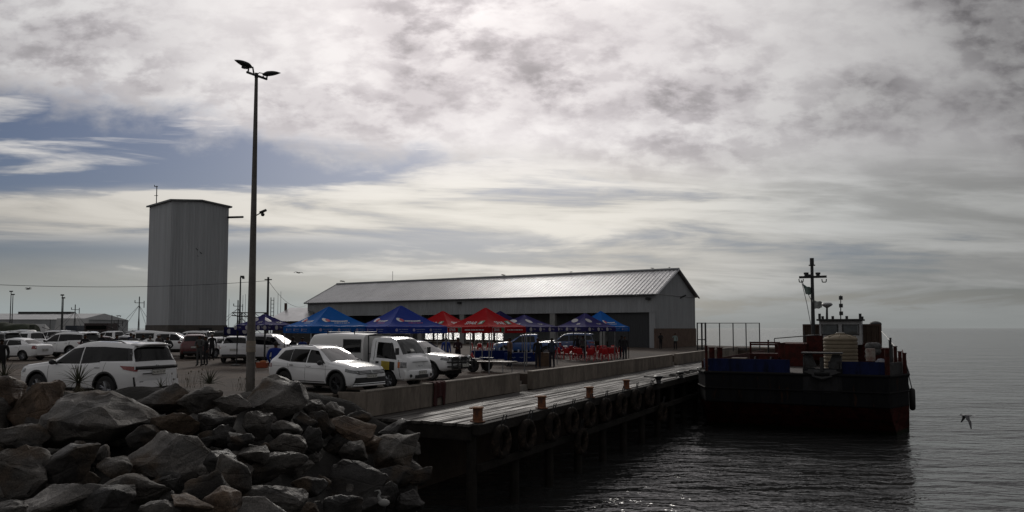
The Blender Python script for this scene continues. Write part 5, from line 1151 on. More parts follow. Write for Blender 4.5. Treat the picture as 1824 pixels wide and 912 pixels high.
def gazebo(lab, pxpeak, pypeak, Y, deg, col, logo, rad=1.5, zv=2.02, leg='steel', hp=3.42, side_walls=(), zoff=0.0):
    p = gr(pxpeak, Y); zp = atY(pxpeak, pypeak, Y).z - p.z; t = thing('gazebo', lab, 'gazebo', p, R(deg), 'pop-up gazebos'); ze = 2.36 + zoff
    cm = cloth('canopy_' + col[0], col[1])
    def zz(x, y):
        r = min(1, max(abs(x), abs(y)) / rad); hip = min(abs(x), abs(y)) / max(1e-6, max(abs(x), abs(y)))
        f = (1 - r) ** 1.28; return ze + (zp - ze) * f - 0.05 * math.sin(math.pi * r) * (1 - hip ** 2) - .02 * (1 - hip) + .008 * math.sin(9 * x + 4 * y) * r
    m = MB()
    for a in range(4):
        rt_ = Matrix.Rotation(a * math.pi / 2, 4, 'Z')
        m.grid(lambda u, v: rt_ @ Vector(((u * 2 - 1) * (v + 1e-4) * rad, -v * rad, zz((u * 2 - 1) * v * rad, -v * rad))), 14, 16)
    can = m.build('canopy', cm, t, smooth=True, angle=25)
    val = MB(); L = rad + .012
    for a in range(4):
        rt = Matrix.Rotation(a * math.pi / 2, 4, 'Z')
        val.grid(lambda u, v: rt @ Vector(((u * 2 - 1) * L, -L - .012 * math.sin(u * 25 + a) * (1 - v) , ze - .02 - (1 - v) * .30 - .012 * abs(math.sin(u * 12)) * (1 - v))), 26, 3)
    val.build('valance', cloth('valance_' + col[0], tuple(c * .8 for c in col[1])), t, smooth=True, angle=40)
    for sx in (-1, 1):
        for sy in (-1, 1): MB().box((sx * (rad - .04), sy * (rad - .04), ze / 2), (.045, .045, ze)).build('leg', M[leg], t)
    m = MB()
    for a in range(4):
        rt = Matrix.Rotation(a * math.pi / 2, 4, 'Z'); n = 4
        for i in range(n):
            x0, x1 = -rad + i * 2 * rad / n, -rad + (i + 1) * 2 * rad / n
            m.tube([rt @ Vector((x0, -rad + .05, ze - .06 if i % 2 else ze - .36)), rt @ Vector((x1, -rad + .05, ze - .36 if i % 2 else ze - .06))], .014, 4)
    m.tube([(0, 0, ze - .1), (0, 0, zp - .02)], .02, 5); m.build('truss', M[leg], t)
    # printing, laid on the cloth
    def roof(mb, a, cx, cr, sc_=1):      # local x along the side, y up the slope; cr = distance from the centre
        rt = Matrix.Rotation(a * math.pi / 2, 4, 'Z')
        def w(v):
            x = cx + v.x; r = cr - v.y; x_ = max(-r, min(r, x)); return rt @ Vector((x_, -r, zz(x_, -r) + .014))
        return warp(mb, w)
    def valw(mb, a, cx, cz=None):
        rt = Matrix.Rotation(a * math.pi / 2, 4, 'Z'); return warp(mb, lambda v: rt @ Vector((cx + v.x, -L - .022, (ze - .17 if cz is None else cz) + v.y)))
    def disc(r, x=0, y=0, n=18, k=1.0):
        m = MB(); m.add([(x + r * math.cos(2 * math.pi * i / n), y + k * r * math.sin(2 * math.pi * i / n), 0) for i in range(n)], [tuple(range(n))]); return m
    def bars(w, h, n, seed=1):            # a line of small unreadable lettering
        rnd = random.Random(seed); m = MB(); x = -w / 2
        while x < w / 2:
            l = rnd.uniform(.03, .09); 
            if x + l > w / 2: break
            m.add([(x, -h / 2, 0), (x + l, -h / 2, 0), (x + l, h / 2, 0), (x, h / 2, 0)], [(0, 1, 2, 3)]); x += l + rnd.choice((.012, .012, .04))
        return m
    W = mat('print_white', (.55, .56, .58), .6); Rd = mat('print_red', (.42, .03, .05), .6); Gn = mat('print_green', (.03, .16, .08), .6)
    for a in range(4):
        if logo == 'spar':
            def sub(mb):      # refine text so that it follows the slope
                return mb
            roof(text_mb('SPAR', .34), a, -.1, rad * .70).build('lettering', W, can)
            e = MB(); e.add([(-.17, -.13, 0), (.17, -.13, 0), (.17, .15, 0), (-.17, .15, 0)], [(0, 1, 2, 3)]); roof(e, a, .58, rad * .70).build('emblem_panel', Gn, can)
            e = MB(); e.add([(-.1, -.08, .0), (.1, -.08, 0), (0, .13, 0)], [(0, 1, 2)]); e.v = [v + Vector((0, 0, 0)) for v in e.v]
            roof(e, a, .58, rad * .70); warp(e, lambda v: v + Vector((0, 0, .006))); e.build('tree_emblem', W, can)
            valw(text_mb('SPAR', .2), a, -.95).build('valance_lettering', W, can)
            e = MB()
            for x0, x1, z0, z1 in ((-1.3, -.3, .12, .135), (-1.3, -.3, -.135, -.12), (-1.3, -1.285, -.135, .135), (-.315, -.3, -.135, .135)): e.add([(x0, z0, 0), (x1, z0, 0), (x1, z1, 0), (x0, z1, 0)], [(0, 1, 2, 3)])
            valw(e, a, 0).build('valance_frame', W, can)
            e = MB(); e.add([(-.1, -.1, 0), (.1, -.1, 0), (.1, .1, 0), (-.1, .1, 0)], [(0, 1, 2, 3)]); valw(e, a, -.47).build('valance_emblem', Gn, can)
            valw(bars(1.3, .055, 9, a + 3), a, .55).build('valance_line', Rd if 0 else W, can)
        elif logo == 'trust':
            roof(disc(.16, 0, 0, 20, .9), a, -.62, rad * .60).build('emblem', W, can)
            e = disc(.12, 0, 0, 20, .9); roof(e, a, -.5, rad * .60 - .0); warp(e, lambda v: v + Vector((0, 0, .007))); e.build('emblem_ring', Rd, can)
            roof(bars(.95, .085, 9, a + 1), a, .12, rad * .62).build('print_line', W, can)
            roof(bars(.8, .05, 9, a + 11), a, .16, rad * .72).build('print_line', W if col[0] != 'indigo' else Rd, can)
            if col[0] != 'indigo': roof(bars(2.2, .035, 9, a + 21), a, 0, rad * .965).build('print_line', W, can)
            for i in range(3):
                valw(disc(.07), a, -1.15 + i * .92).build('valance_emblem', mat('print_pale', (.28, .26, .40), .6), can)
                valw(bars(.5, .03, 9, i), a, -.78 + i * .92, ze - .14).build('valance_line', mat('print_dim', (.22, .26, .42), .6), can); valw(bars(.4, .025, 9, i + 7), a, -.78 + i * .92, ze - .23).build('valance_line', MC['print_dim'], can)
        elif logo == 'ball':
            e = MB(); e.add([(.30 * math.cos(2 * math.pi * i / 20) + .0, .17 * math.sin(2 * math.pi * i / 20), 0) for i in range(20)], [tuple(range(20))])
            roof(e, a, -.35, rad * .45).build('ball_emblem', mat('print_cream', (.40, .39, .40), .6), can)
            roof(text_mb('TSA', .24), a, .35, rad * .68).build('lettering', MC['print_cream'], can)
            for i in range(3):
                valw(disc(.125), a, -1.15 + i * .9, ze - .17).build('valance_ball', MC['print_cream'], can)
                valw(text_mb('TSA', .13), a, -.82 + i * .9).build('valance_lettering', MC['print_cream'], can)
    return t
NAVY = ('navy', (.022, .02, .10)); BLUE = ('blue', (.012, .14, .50)); INDIGO = ('indigo', (.03, .06, .33)); RED = ('red', (.46, .010, .016))
NAVY2 = ('violet', (.045, .04, .17))
gazebo('navy gazebo with ball emblems just right of the lamp post', 473, 558.5, 45, 62, NAVY2, 'ball', 1.12, leg='black')
gazebo('bright blue gazebo with white print above the canopy truck', 586, 545, 37.5, 38, BLUE, 'trust', 1.62)
gazebo('indigo gazebo with red and white print above the truck cab', 714, 543, 37.5, 38, INDIGO, 'trust', 1.62)
gazebo('smaller looking red gazebo behind, between indigo and front red gazebos', 789, 553, 49, 60, RED, 'spar', 1.5)
gazebo('large front red gazebo with supermarket lettering beside the pickup', 865, 547, 40.5, 52, RED, 'spar', 1.5)
gazebo('dark navy gazebo whose tip shows behind the front red gazebo', 891, 553, 53, 40, NAVY, 'ball', 1.5)
gazebo('navy gazebo with ball emblem directly right of the front red gazebo', 934, 560, 48.5, 48, NAVY2, 'ball', 1.5)
gazebo('violet navy gazebo over the red plastic chairs', 1042, 557, 56, 40, NAVY2, 'ball', 1.55)
gazebo('rightmost bright blue gazebo in front of the dark shed bay', 1070, 553, 58, 42, BLUE, 'trust', 1.5, leg='black')
# long banner under the navy gazebo on the left
t = thing('navy_banner', 'long navy banner with round emblems strung left of the lamp post', 'banner')
a, b = atY(399, 583, 46.5), atY(452, 583, 45.5)
m = MB(); m.grid(lambda u, v: a.lerp(b, u) + Vector((0, .03 * math.sin(u * 20), -(1 - v) * .52 + .03 - .03 * math.sin(u * math.pi))), 20, 4); o = m.build('cloth', cloth('banner_navy', (.018, .018, .075)), t, smooth=True); o.modifiers.new('s', 'SOLIDIFY').thickness = .01
for u in (.2, .72):
    m = MB(); c = a.lerp(b, u); m.add([c + Vector((.15 * math.cos(i * .35), -.06, -.24 + .15 * math.sin(i * .35))) for i in range(18)], [tuple(range(18))]); m.build('emblem', MC['print_cream'], o)
    g = text_mb('TSA', .17); warp(g, lambda v: a.lerp(b, u) + Vector((.36 + v.x, -.06, -.26 + v.y))); g.build('lettering', MC['print_cream'], o)
for p in (a, b): MB().cyl((p.x, p.y, G(p.x, p.y)), (p.x, p.y, p.z + .1), .025, n=6).build('post', M['black'], t)
# sign stand with round foot
p = ground(420, 651); t = thing('banner_stand', 'thin black stand with round base left of the lamp post', 'stand', p)
MB().lathe([(0, 0), (.28, 0), (.28, .04), (.05, .09), (0, .1)], n=16).build('base', M['black'], t, smooth=True); zt = atY(397, 585, p.y).z - p.z
MB().cyl((0, 0, .05), (0.12, 0, 2.3), .022, n=6).build('pole', M['black'], t)

# ------------------------------------------------------------ chairs, tables
def chair_proto(m_):
    t = thing('plastic_chair', 'x', 'chair')
    m = MB(); m.grid(lambda u, v: Vector(((u - .5) * .42, (v - .5) * .42, .44 + .025 * (2 * u - 1) ** 2 - .02 * math.sin(v * 3.14))), 6, 6); o = m.build('seat', m_, t, smooth=True); o.modifiers.new('s', 'SOLIDIFY').thickness = .02
    m = MB(); m.grid(lambda u, v: Vector(((u - .5) * (.42 - .06 * v), .21 + .10 * v - .06 * (1 - (2 * u - 1) ** 2) * 0 + .03 * (2 * u - 1) ** 2 * -1, .45 + v * .43 - .04 * (2 * u - 1) ** 4 * v)), 8, 6); o = m.build('backrest', m_, t, smooth=True); o.modifiers.new('s', 'SOLIDIFY').thickness = .02
    for x in (-1, 1):
        for y in (-1, 1): MB().cyl((x * .19, y * .19, .44), (x * .24, y * .24 + (.03 if y > 0 else 0), 0), .022, .02, 6).build('leg', m_, t)
    return t
redp = mat('red_plastic', (.40, .014, .018), .4, coat=.3); cpz = chair_proto(redp); first = [True]
def chair(px, py, rz, lab, grp):
    p = ground(px, py); o = cpz if first[0] else copy_tree(cpz); first[0] = False
    o.location = p; o.rotation_euler = (0, 0, R(rz)); o['label'] = lab; o['group'] = grp
rnd = random.Random(3)
RC = [(996, 640, 150), (1010, 641, 170), (1022, 639, 200), (1034, 642, 160), (1043, 638, 190), (1051, 643.5, 175), (1060, 639, 140), (1067, 641, 210), (1075, 638.5, 185), (1083, 640, 170), (1090, 637.5, 200), (1097, 638.5, 150), (1104, 637, 190), (1058, 636, 20), (1030, 636, 10), (1081, 635.5, 30), (1003, 637, 20), (1016, 636, 190), (1046, 635, 15), (1064, 635, 200), (1073, 634.5, 350), (1094, 634.5, 10), (1027, 641.5, 185), (1055, 642, 165), (1087, 641, 195), (1078, 643, 170)]
for i, (px, py, rz) in enumerate(RC): chair(px, py, rz, 'red plastic chair in the crowded row under the right hand gazebos', 'red chairs under the right gazebos')
for i, px in enumerate((846, 853, 861, 868, 876, 884, 892, 899, 857, 881)): chair(px, 629 + (i % 3) * 1.3, rnd.uniform(0, 360), 'red plastic chair behind the cloth covered tables below the front red gazebo', 'red chairs behind the tables')
def table(lab, p, rz, L, W, cm, motif=False):
    t = thing('folding_table', lab, 'table', p, rz)
    MB().box((0, 0, .735), (L, W, .03)).build('tabletop', M['steel'], t)
    for x in (-1, 1):
        for y in (-1, 1): MB().cyl((x * (L / 2 - .1), y * (W / 2 - .08), 0), (x * (L / 2 - .1), y * (W / 2 - .08), .72), .018, n=6).build('leg', M['steel'], t)
    o = None
    if cm:
        m = MB(); hl, hw = L / 2 + .02, W / 2 + .02; per = []
        n = 60
        for i in range(n):
            s_ = i / n * 4; k = int(s_); f = s_ - k; c = [(-hl, -hw), (hl, -hw), (hl, hw), (-hl, hw), (-hl, -hw)]; per.append((c[k][0] + (c[k + 1][0] - c[k][0]) * f, c[k][1] + (c[k + 1][1] - c[k][1]) * f))
        vs = []; 
        for j in range(4):
            for i, (x, y) in enumerate(per):
                q = j / 3; wv = 1 + .035 * q * math.sin(i * 1.9); vs.append((x * wv + 0, y * wv, .757 - q * .56))
        fs = [(j * n + i, j * n + (i + 1) % n, (j + 1) * n + (i + 1) % n, (j + 1) * n + i) for j in range(3) for i in range(n)] + [tuple(range(n))]
        m.add(vs, fs); c = m.build('table_cloth', cm, smooth=True, angle=50); c.location = p; c.rotation_euler = (0, 0, rz); tag(c, lab.replace('table', 'cloth').replace('folding ', '') + ', hanging to the floor', 'tablecloth')
        c['label'] = ' '.join(c['label'].split()[:16])
        if motif:
            for i in range(4):
                g = MB(); g.prism([(-.16, 0), (-.05, .035), (0, .0), (.05, .035), (.16, .0), (.03, -.03), (0, -.06), (-.03, -.03)], .004, 0, Matrix.Translation((-hl * .7 + i * hl * .45, -hw - .035, .48)) @ Matrix.Rotation(R(90), 4, 'X')); g.build('bird_motif', mat('motif_pale', (.16, .19, .30), .6), c)
    return t
tb = cloth('table_blue', (.012, .03, .16))
p1_, p2_ = ground(871, 650), ground(931, 652)
table('low blue covered table under the front red gazebo', ground(872, 645), R(8), 2.3, .75, tb)
table('blue table with pale bird shapes under the edge of the red gazebo', ground(932, 650), R(20), 2.2, .75, tb, True)
table('bare grey folding table behind the chairs row, left end', ground(990, 633), R(10), 2.0, .7, None)
gls = mat('glass_jar', (.35, .37, .40), .15, coat=1)
for i, (px, py) in enumerate(((851, 628), (859, 627), (868, 628), (878, 627), (888, 627), (897, 626.5), (913, 627), (924, 626), (939, 625.5), (948, 625))):
    Y_ = p1_.y if px < 905 else p2_.y; q = atY(px, py, Y_); zt = (ground(872, 645).z if px < 905 else ground(932, 650).z) + .772
    if px < 905: q = Vector((q.x, ground(872, 645).y - .05 + .3 * math.sin(i), zt))
    else: q = Vector((q.x, ground(932, 650).y + (px - 932) * .011 + .1, zt))
    r = thing('serving_jar', 'small pale jar standing on a blue covered table', 'jar', q, group='jars and cups on the blue tables')
    MB().lathe([(0, 0), (.05, 0), (.055, .12), (.04, .15), (0, .15)], n=10).build('jar', gls, r, smooth=True); MB().lathe([(0, .151), (.045, .151), (.045, .175), (0, .178)], n=10).build('lid', M['chrome'], r, smooth=True)
t = thing('wooden_crate', 'brown wooden crate standing on the ground right of the blue tables', 'crate', ground(968, 652), R(15))
m = MB()
for i in range(4): m.box((0, -.31, .1 + i * .19), (.8, .03, .17)); m.box((0, .31, .1 + i * .19), (.8, .03, .17)); m.box((-.4, 0, .1 + i * .19), (.03, .6, .17)); m.box((.4, 0, .1 + i * .19), (.03, .6, .17))
m.build('crate_boards', mat('crate_wood', (.12, .075, .045), .8, var=.3), t); m = MB(); m.box((0, 0, .79), (.84, .66, .03)); m.build('lid', MC['crate_wood'], t)
# orange bin bag by the blue jacket
t = thing('orange_crate', 'low orange crate on the ground between lamp post and blue jacket', 'crate', ground(467, 655))
m = MB(); m.box((0, 0, .15), (.55, .35, .3), taper=1.1); m.build('crate_body', mat('orange_plastic', (.30, .06, .02), .5), t, bevel=.02); m = MB(); m.ell((.05, 0, .32), (.2, .14, .09)); m.build('contents', mat('orange_contents', (.35, .12, .04), .8), t, smooth=True)

# ------------------------------------------------------------ people
SKC = {}
def skel_mesh(key, J, E_, rad):
    me = bpy.data.meshes.new('p'); names = list(J); idx = {n: i for i, n in enumerate(names)}
    me.from_pydata([J[n] for n in names], [(idx[a], idx[b]) for a, b in E_], [])
    o = bpy.data.objects.new('p', me); COL.objects.link(o); sk = o.modifiers.new('s', 'SKIN'); sk.use_smooth_shade = True
    for n, i in idx.items(): d = me.skin_vertices[0].data[i]; d.radius = rad[n]; d.use_root = (n == 'pelvis'); d.use_loose = False
    sb = o.modifiers.new('u', 'SUBSURF'); sb.levels = 2; sb.render_levels = 2
    bpy.context.view_layer.update(); nm = bpy.data.meshes.new_from_object(o.evaluated_get(bpy.context.evaluated_depsgraph_get())); bpy.data.objects.remove(o); bpy.data.meshes.remove(me); return nm
def person(lab, p, face, shirt, trouser, skin='brown', hair='black', pose='down', h=1.74, wide=1.0, lean=0.0, cap=None, grp=None, coat_z=.92, sit=False):
    S_ = {'brown': (.10, .052, .032), 'fair': (.36, .22, .16), 'dark': (.045, .026, .018)}[skin]
    k = wide
    J = {'pelvis': (0, 0, .96), 'waist': (0, .0, 1.10), 'chest': (0, .0 + lean * .3, 1.30), 'upper': (0, -.01 + lean * .5, 1.42), 'neck': (0, .0 + lean * .6, 1.50), 'head0': (0, .015 + lean * .75, 1.585), 'head1': (0, .02 + lean * .85, 1.685)}
    Rr = {'pelvis': (.155 * k, .115 * k), 'waist': (.15 * k, .115 * k), 'chest': (.165 * k, .12 * k), 'upper': (.12 * k, .095), 'neck': (.055, .055), 'head0': (.075, .092), 'head1': (.076, .09)}
    E_ = [('pelvis', 'waist'), ('waist', 'chest'), ('chest', 'upper'), ('upper', 'neck'), ('neck', 'head0'), ('head0', 'head1')]
    P_ = {'down': (((.235, -.02, 1.15), (.255, .06, .90)),) * 2, 'phone': (((.24, .04, 1.16), (.12, .26, 1.24)), ((.235, -.02, 1.15), (.25, .06, .90))), 'fold': (((.24, .06, 1.16), (.05, .24, 1.16)), ((.24, .06, 1.16), (.06, .22, 1.10))),
          'hips': (((.30, -.06, 1.18), (.19, .03, .99)), ((.30, -.06, 1.18), (.19, .03, .99))), 'ear': (((.27, .08, 1.25), (.13, .08, 1.56)), ((.235, -.02, 1.15), (.25, .06, .90))), 'pocket': (((.26, -.05, 1.16), (.20, .07, .93)), ((.26, -.05, 1.16), (.20, .07, .93)))}[pose]
    hands = []
    for sd, (el, wr_) in zip((1, -1), P_):
        n = 'L' if sd > 0 else 'R'; lx = lean * .5
        J['sh' + n] = (sd * .175 * k, -.01 + lx, 1.415); J['el' + n] = (sd * el[0] * (1 + (k - 1) * .6), el[1] + lx * .8, el[2]); J['wr' + n] = (sd * wr_[0], wr_[1] + lx * .5, wr_[2])
        Rr['sh' + n] = (.068 * k, .066 * k); Rr['el' + n] = (.05 * k, .05 * k); Rr['wr' + n] = (.036, .036)
        E_ += [('upper', 'sh' + n), ('sh' + n, 'el' + n), ('el' + n, 'wr' + n)]
        hands.append((sd, Vector(J['el' + n]), Vector(J['wr' + n])))
        st = .025 if n == 'L' else -.03
        if sit: J['hp' + n] = (sd * .09, .02, .93); J['kn' + n] = (sd * .12, .42, .93); J['an' + n] = (sd * .12, .44, .50); J['to' + n] = (sd * .13, .58, .44)
        else: J['hp' + n] = (sd * .085, 0, .87); J['kn' + n] = (sd * .10, st + .02, .50); J['an' + n] = (sd * .11, st - .02, .09); J['to' + n] = (sd * .125, st + .14, .035)
        Rr['hp' + n] = (.092 * k, .095 * k); Rr['kn' + n] = (.066, .068); Rr['an' + n] = (.055, .058); Rr['to' + n] = (.045, .032)
        E_ += [('pelvis', 'hp' + n), ('hp' + n, 'kn' + n), ('kn' + n, 'an' + n), ('an' + n, 'to' + n)]
    me = skel_mesh(lab, J, E_, Rr)
    bm = bmesh.new(); bm.from_mesh(me); fm = len(bm.faces)
    t = MB()
    for sd, el, wr_ in hands:      # palm, four fingers, thumb
        d = (wr_ - el).normalized(); out = Vector((sd, 0, 0)); nn = d.cross(out).normalized(); sv = nn.cross(d).normalized()
        t.cyl(wr_ - d * .02, wr_ + d * .085, .028, .034, 8)
        for i in range(4):
            o_ = wr_ + d * .08 + nn * (i - 1.5) * .019; L = (.07, .08, .075, .058)[i]; t.tube([o_, o_ + d * L * .5 - sv * sd * .004, o_ + d * L * .85 - sv * sd * .02], [.0095, .009, .007], 6)
        o_ = wr_ + d * .03 - nn * .03; t.tube([o_, o_ - nn * .03 + d * .03, o_ - nn * .035 + d * .06], [.012, .010, .008], 6)
    hc = Vector(J['head0']).lerp(Vector(J['head1']), .5)
    t.ell(hc + Vector((0, .095, -.012)), (.014, .022, .022), 8, 6)                       # nose
    for sd in (-1, 1): t.ell(hc + Vector((sd * .078, 0, -.005)), (.012, .022, .032), 8, 6)  # ears
    t.ell(hc + Vector((0, .075, -.062)), (.032, .022, .012), 8, 6)                       # mouth and chin
    k0 = t; tm2 = bpy.data.meshes.new('x'); tm2.from_pydata([tuple(v) for v in t.v], [], t.f); bm.from_mesh(tm2); bpy.data.meshes.remove(tm2)
    bmesh.ops.recalc_face_normals(bm, faces=bm.faces)
    bm.faces.ensure_lookup_table()
    for i, f in enumerate(bm.faces):
        c = f.calc_center_median(); f.smooth = True
        if i >= fm: f.material_index = 0; continue
        if c.z > 1.475 + 0: f.material_index = 0 if c.z > 1.50 else 1
        elif sit and c.y > .2 and c.z < .9 or c.z < .10 and not sit: f.material_index = 3 if (c.z < .10 or c.z < .5) else 2
        elif c.z < coat_z and abs(c.x) < .21: f.material_index = 2
        elif c.z < .35: f.material_index = 2
        else: f.material_index = 1
    me.materials.clear()
    def cm(n, c): return mat('%s_%02x%02x%02x' % ((n,) + tuple(int(q * 255) for q in c)), c, .85, spec=.25)
    for q in (cm('skin', S_), cm('cloth', shirt), cm('cloth', trouser), cm('shoe', (.02, .02, .02))): me.materials.append(q)
    bm.to_mesh(me); bm.free()
    sc = h / 1.77; o = bpy.data.objects.new('person', me); COL.objects.link(o); o.location = p; o.rotation_euler = (0, 0, R(face)); o.scale = (sc, sc, sc)
    if sit: o.location = p - Vector((0, 0, .40))
    tag(o, lab, 'person', grp)
    HC = {'black': (.012, .011, .011), 'grey': (.22, .21, .2), 'blond': (.2, .13, .07)}[hair]; m = MB(); hz = hc + Vector((0, -.012, .022))
    if cap:
        m.ell(hz + Vector((0, 0, .018)), (.094, .108, .085), 12, 8); m.box(hz + Vector((0, .13, .01)), (.13, .10, .012)); m.build('cap', cm('cap', cap), o, smooth=True)
    else:
        m.grid(lambda u, v: hz + Vector((.09 * math.sin(v * 2.0) * math.cos(6.2832 * u), .106 * math.sin(v * 2.0) * math.sin(6.2832 * u) - .012 * v, .086 * math.cos(v * 2.0 * (1 - .22 * math.sin(6.2832 * u))))), 16, 7); m.build('hair', cm('hair', HC), o, smooth=True)
    return o
BK = (.018, .018, .02); GY = (.10, .10, .105); DN = (.03, .04, .065)
person('person in bright blue jacket standing with back to us behind the crossover', ground(490, 690), 8, (.012, .03, .19), BK, 'brown', 'black', 'pocket', 1.80, 1.22, coat_z=.80)
person('person all in black standing at the left edge of the picture', gr(6, 34), 200, BK, BK, 'dark', 'black', 'down', 1.82, 1.15)
person('heavy man in grey top and trousers, left of the standing pair by the sedan', ground(355, 652), 170, (.07, .07, .07), (.06, .06, .062), 'brown', 'black', 'fold', 1.78, 1.12)
person('person in dark clothes, right of the standing pair by the sedan', ground(366, 651), 140, (.03, .03, .032), (.04, .04, .045), 'brown', 'black', 'phone', 1.70)
person('person in black coat behind the white sedan boot', ground(377, 642), 200, BK, BK, 'brown', 'grey', 'down', 1.72, 1.1)
CR = [(154, 47, 190, BK, 'fold', None, 'person in black top, leftmost of the crowd above the big SUV roof'), (183, 49, 170, BK, 'down', None, 'dark hooded person second from left in the crowd'), (210, 46, 200, (.02, .02, .03), 'down', None, 'broad person in black jacket in the middle of the crowd'),
      (235, 52, 160, (.02, .025, .05), 'down', None, 'tall person in navy jacket standing at the back of the crowd'), (240, 46, 200, GY, 'fold', None, 'person in grey jacket in front of the tall navy jacket'), (257, 50, 170, BK, 'fold', None, 'slim person in black between two pale jackets'),
      (269, 46.5, 5, (.17, .16, .15), 'down', (.10, .10, .10), 'person in pale jacket and cap with back turned, centre of the crowd'), (286, 50, 180, BK, 'down', None, 'tallest person at the right side of the crowd'), (284, 46, 150, (.06, .05, .05), 'down', (.35, .35, .36), 'person wearing a white cap at the right side of the crowd'),
      (301, 44.5, 160, (.025, .028, .03), 'hips', None, 'person in dark green jacket at the right end of the crowd')]
for px, Y, fc, c, ps, cap, lab in CR: person(lab, gr(px, Y), fc, c, BK, 'brown', 'black', ps, 1.72 + .06 * math.sin(px), 1.12, cap=cap, grp='crowd of people behind the big white SUV')
UN = [(795, 44, 200, (.02, .05, .24), 'down', 'person in blue shirt standing under the back red gazebo'), (816, 44.5, 170, (.03, .015, .02), 'fold', 'broad person in dark top left of the front red gazebo leg'), (908, 45.5, 120, (.14, .09, .07), 'phone', 'person in tan jacket standing behind the blue table'),
      (958, 44.2, 185, BK, 'down', 'tall person in black beside the wooden crate'), (983, 44.5, 150, (.03, .04, .06), 'hips', 'person in dark blue jeans right of the wooden crate'), (540, 42, 180, (.015, .03, .14), 'down', 'person in blue shirt under the bright blue gazebo'),
      (556, 43, 200, (.04, .02, .02), 'fold', 'person in dark maroon top under the bright blue gazebo'), (523, 43, 150, BK, 'phone', 'person in black under the left corner of the bright blue gazebo'), (568, 43.5, 180, (.09, .05, .04), 'down', 'person in brown top behind the truck canopy end'),
      (1028, 60, 160, BK, 'down', 'person in black behind the chairs with a pale sash'), (1038, 57.5, 170, (.12, .13, .12), 'phone', 'person in pale grey top behind the red chairs'), (1112, 55.5, 190, BK, 'down', 'person in black standing at the right gazebo leg'),
      (1107, 57, 150, (.03, .03, .035), 'pocket', 'second dark person beside the rightmost gazebo leg')]
for px, Y, fc, c, ps, lab in UN: person(lab, gr(px, Y), fc, c, (.02, .022, .03), 'dark' if px % 2 else 'brown', 'black', ps, 1.75, 1.05)
person('person in pale green shirt walking in front of the brick shed end', ground(1203, 623), 150, (.20, .26, .25), BK, 'brown', 'black', 'ear', 1.74)
person('dark dressed person standing against the shed corner', ground(1177, 622), 190, BK, BK, 'dark', 'black', 'fold', 1.76, 1.1)
# ------------------------------------------------------------ barge (local x aft, y to the right seen from the jetty, origin at bow left corner, deck level)
BA = atZ(1256, 662, -0.36)
print('BARGE', tuple(BA), (BA - QA).dot(V))
kx = math.atan2(U.y, U.x)
bt = thing('work_barge', 'black blunt-bowed work barge with blue bulwark moored beside the jetty', 'barge', (BA.x, BA.y, WZ), kx)
# local frame: x aft along U, y = left of U, so the far side is -y
def bl(w): v = w - Vector((BA.x, BA.y, WZ)); return Vector((v.dot(U.normalized()), -v.dot(V.normalized()), v.z))
def bpix(px, py, a):      # local point seen at a picture pixel, on the plane x = a
    d = ray(px, py); o = Vector((0, 0, CAMZ)); Un = U.normalized(); k = (a + Vector((BA.x, BA.y, 0)).dot(Un) - o.dot(Un)) / d.dot(Un); return bl(o + d * k)
w_ = -bpix(1583, 671, 0).y; DK = -0.36 - WZ; print('width', w_, DK)
hm = bpy.data.materials.new('barge_hull_paint'); hm.use_nodes = True; ht = NT(hm.node_tree); hb = hm.node_tree.nodes['Principled BSDF']
gco = ht.new('ShaderNodeTexCoord').outputs['Object']; sx = ht.new('ShaderNodeSeparateXYZ'); ht.l.new(gco, sx.inputs[0])
mp_ = ht.new('ShaderNodeMapping'); ht.l.new(gco, mp_.inputs[0]); mp_.inputs['Scale'].default_value = (1, 1, .22)
n_ = ht.noise(mp_.outputs[0], 1.6, 7, .65); n2_ = ht.noise(gco, 5, 5, .6)
blk = ht.mix(ht.sm(n_, .45, .7), (.011, .0115, .013, 1), (.006, .006, .0065, 1)); rd_ = ht.mix(ht.sm(n_, .4, .65), (.065, .015, .012, 1), (.024, .009, .007, 1))
lv = ht.m('ADD', sx.outputs[2], ht.m('MULTIPLY', ht.m('SUBTRACT', n2_, .5), .15)); rn_ = ht.noise(mp_.outputs[0], 3.1, 5, .6); blk = ht.mix(ht.sm(rn_, .58, .72), blk, (.035, .017, .011, 1)); c_ = ht.mix(ht.sm(lv, 1.72, 1.76), rd_, blk); c_ = ht.mix(ht.sm(lv, .35, .15), c_, (.02, .025, .015, 1))
ht.l.new(c_, hb.inputs['Base Color']); hb.inputs['Roughness'].default_value = .7; hb.inputs['Specular IOR Level'].default_value = .06
bnn = ht.new('ShaderNodeBump'); bnn.inputs['Strength'].default_value = .5; bnn.inputs['Distance'].default_value = .06; ht.l.new(ht.m('ADD', n_, ht.m('MULTIPLY', n2_, .4)), bnn.inputs['Height']); ht.l.new(bnn.outputs[0], hb.inputs['Normal'])
navy = mat('bulwark_blue', (.010, .016, .06), .8, spec=.12, col2=(.006, .008, .018), vscale=1.6, stretch=(1, 1, .3), lo=.42, hi=.7, bump=.3, bscale=5)
rdm = mat('barge_red', (.07, .015, .012), .8, spec=.15, col2=(.03, .011, .009), vscale=2.5, bump=.4, bscale=10)
dkm = mat('barge_deck', (.03, .02, .017), .8, var=.4, vscale=1.5); brn = mat('container_brown', (.055, .036, .024), .7, col2=(.05, .028, .018), vscale=1.3, bump=.2)
gry = mat('barge_grey', (.06, .062, .065), .7, spec=.3, col2=(.025, .023, .022), vscale=2.5, bump=.3); tkm = mat('tank_beige', (.21, .175, .125), .75, spec=.2, var=.15, vscale=2)
LEN = 30.0; ch = 1.0; chx = 2.6; y0, y1 = 0.0, -w_
secs = []
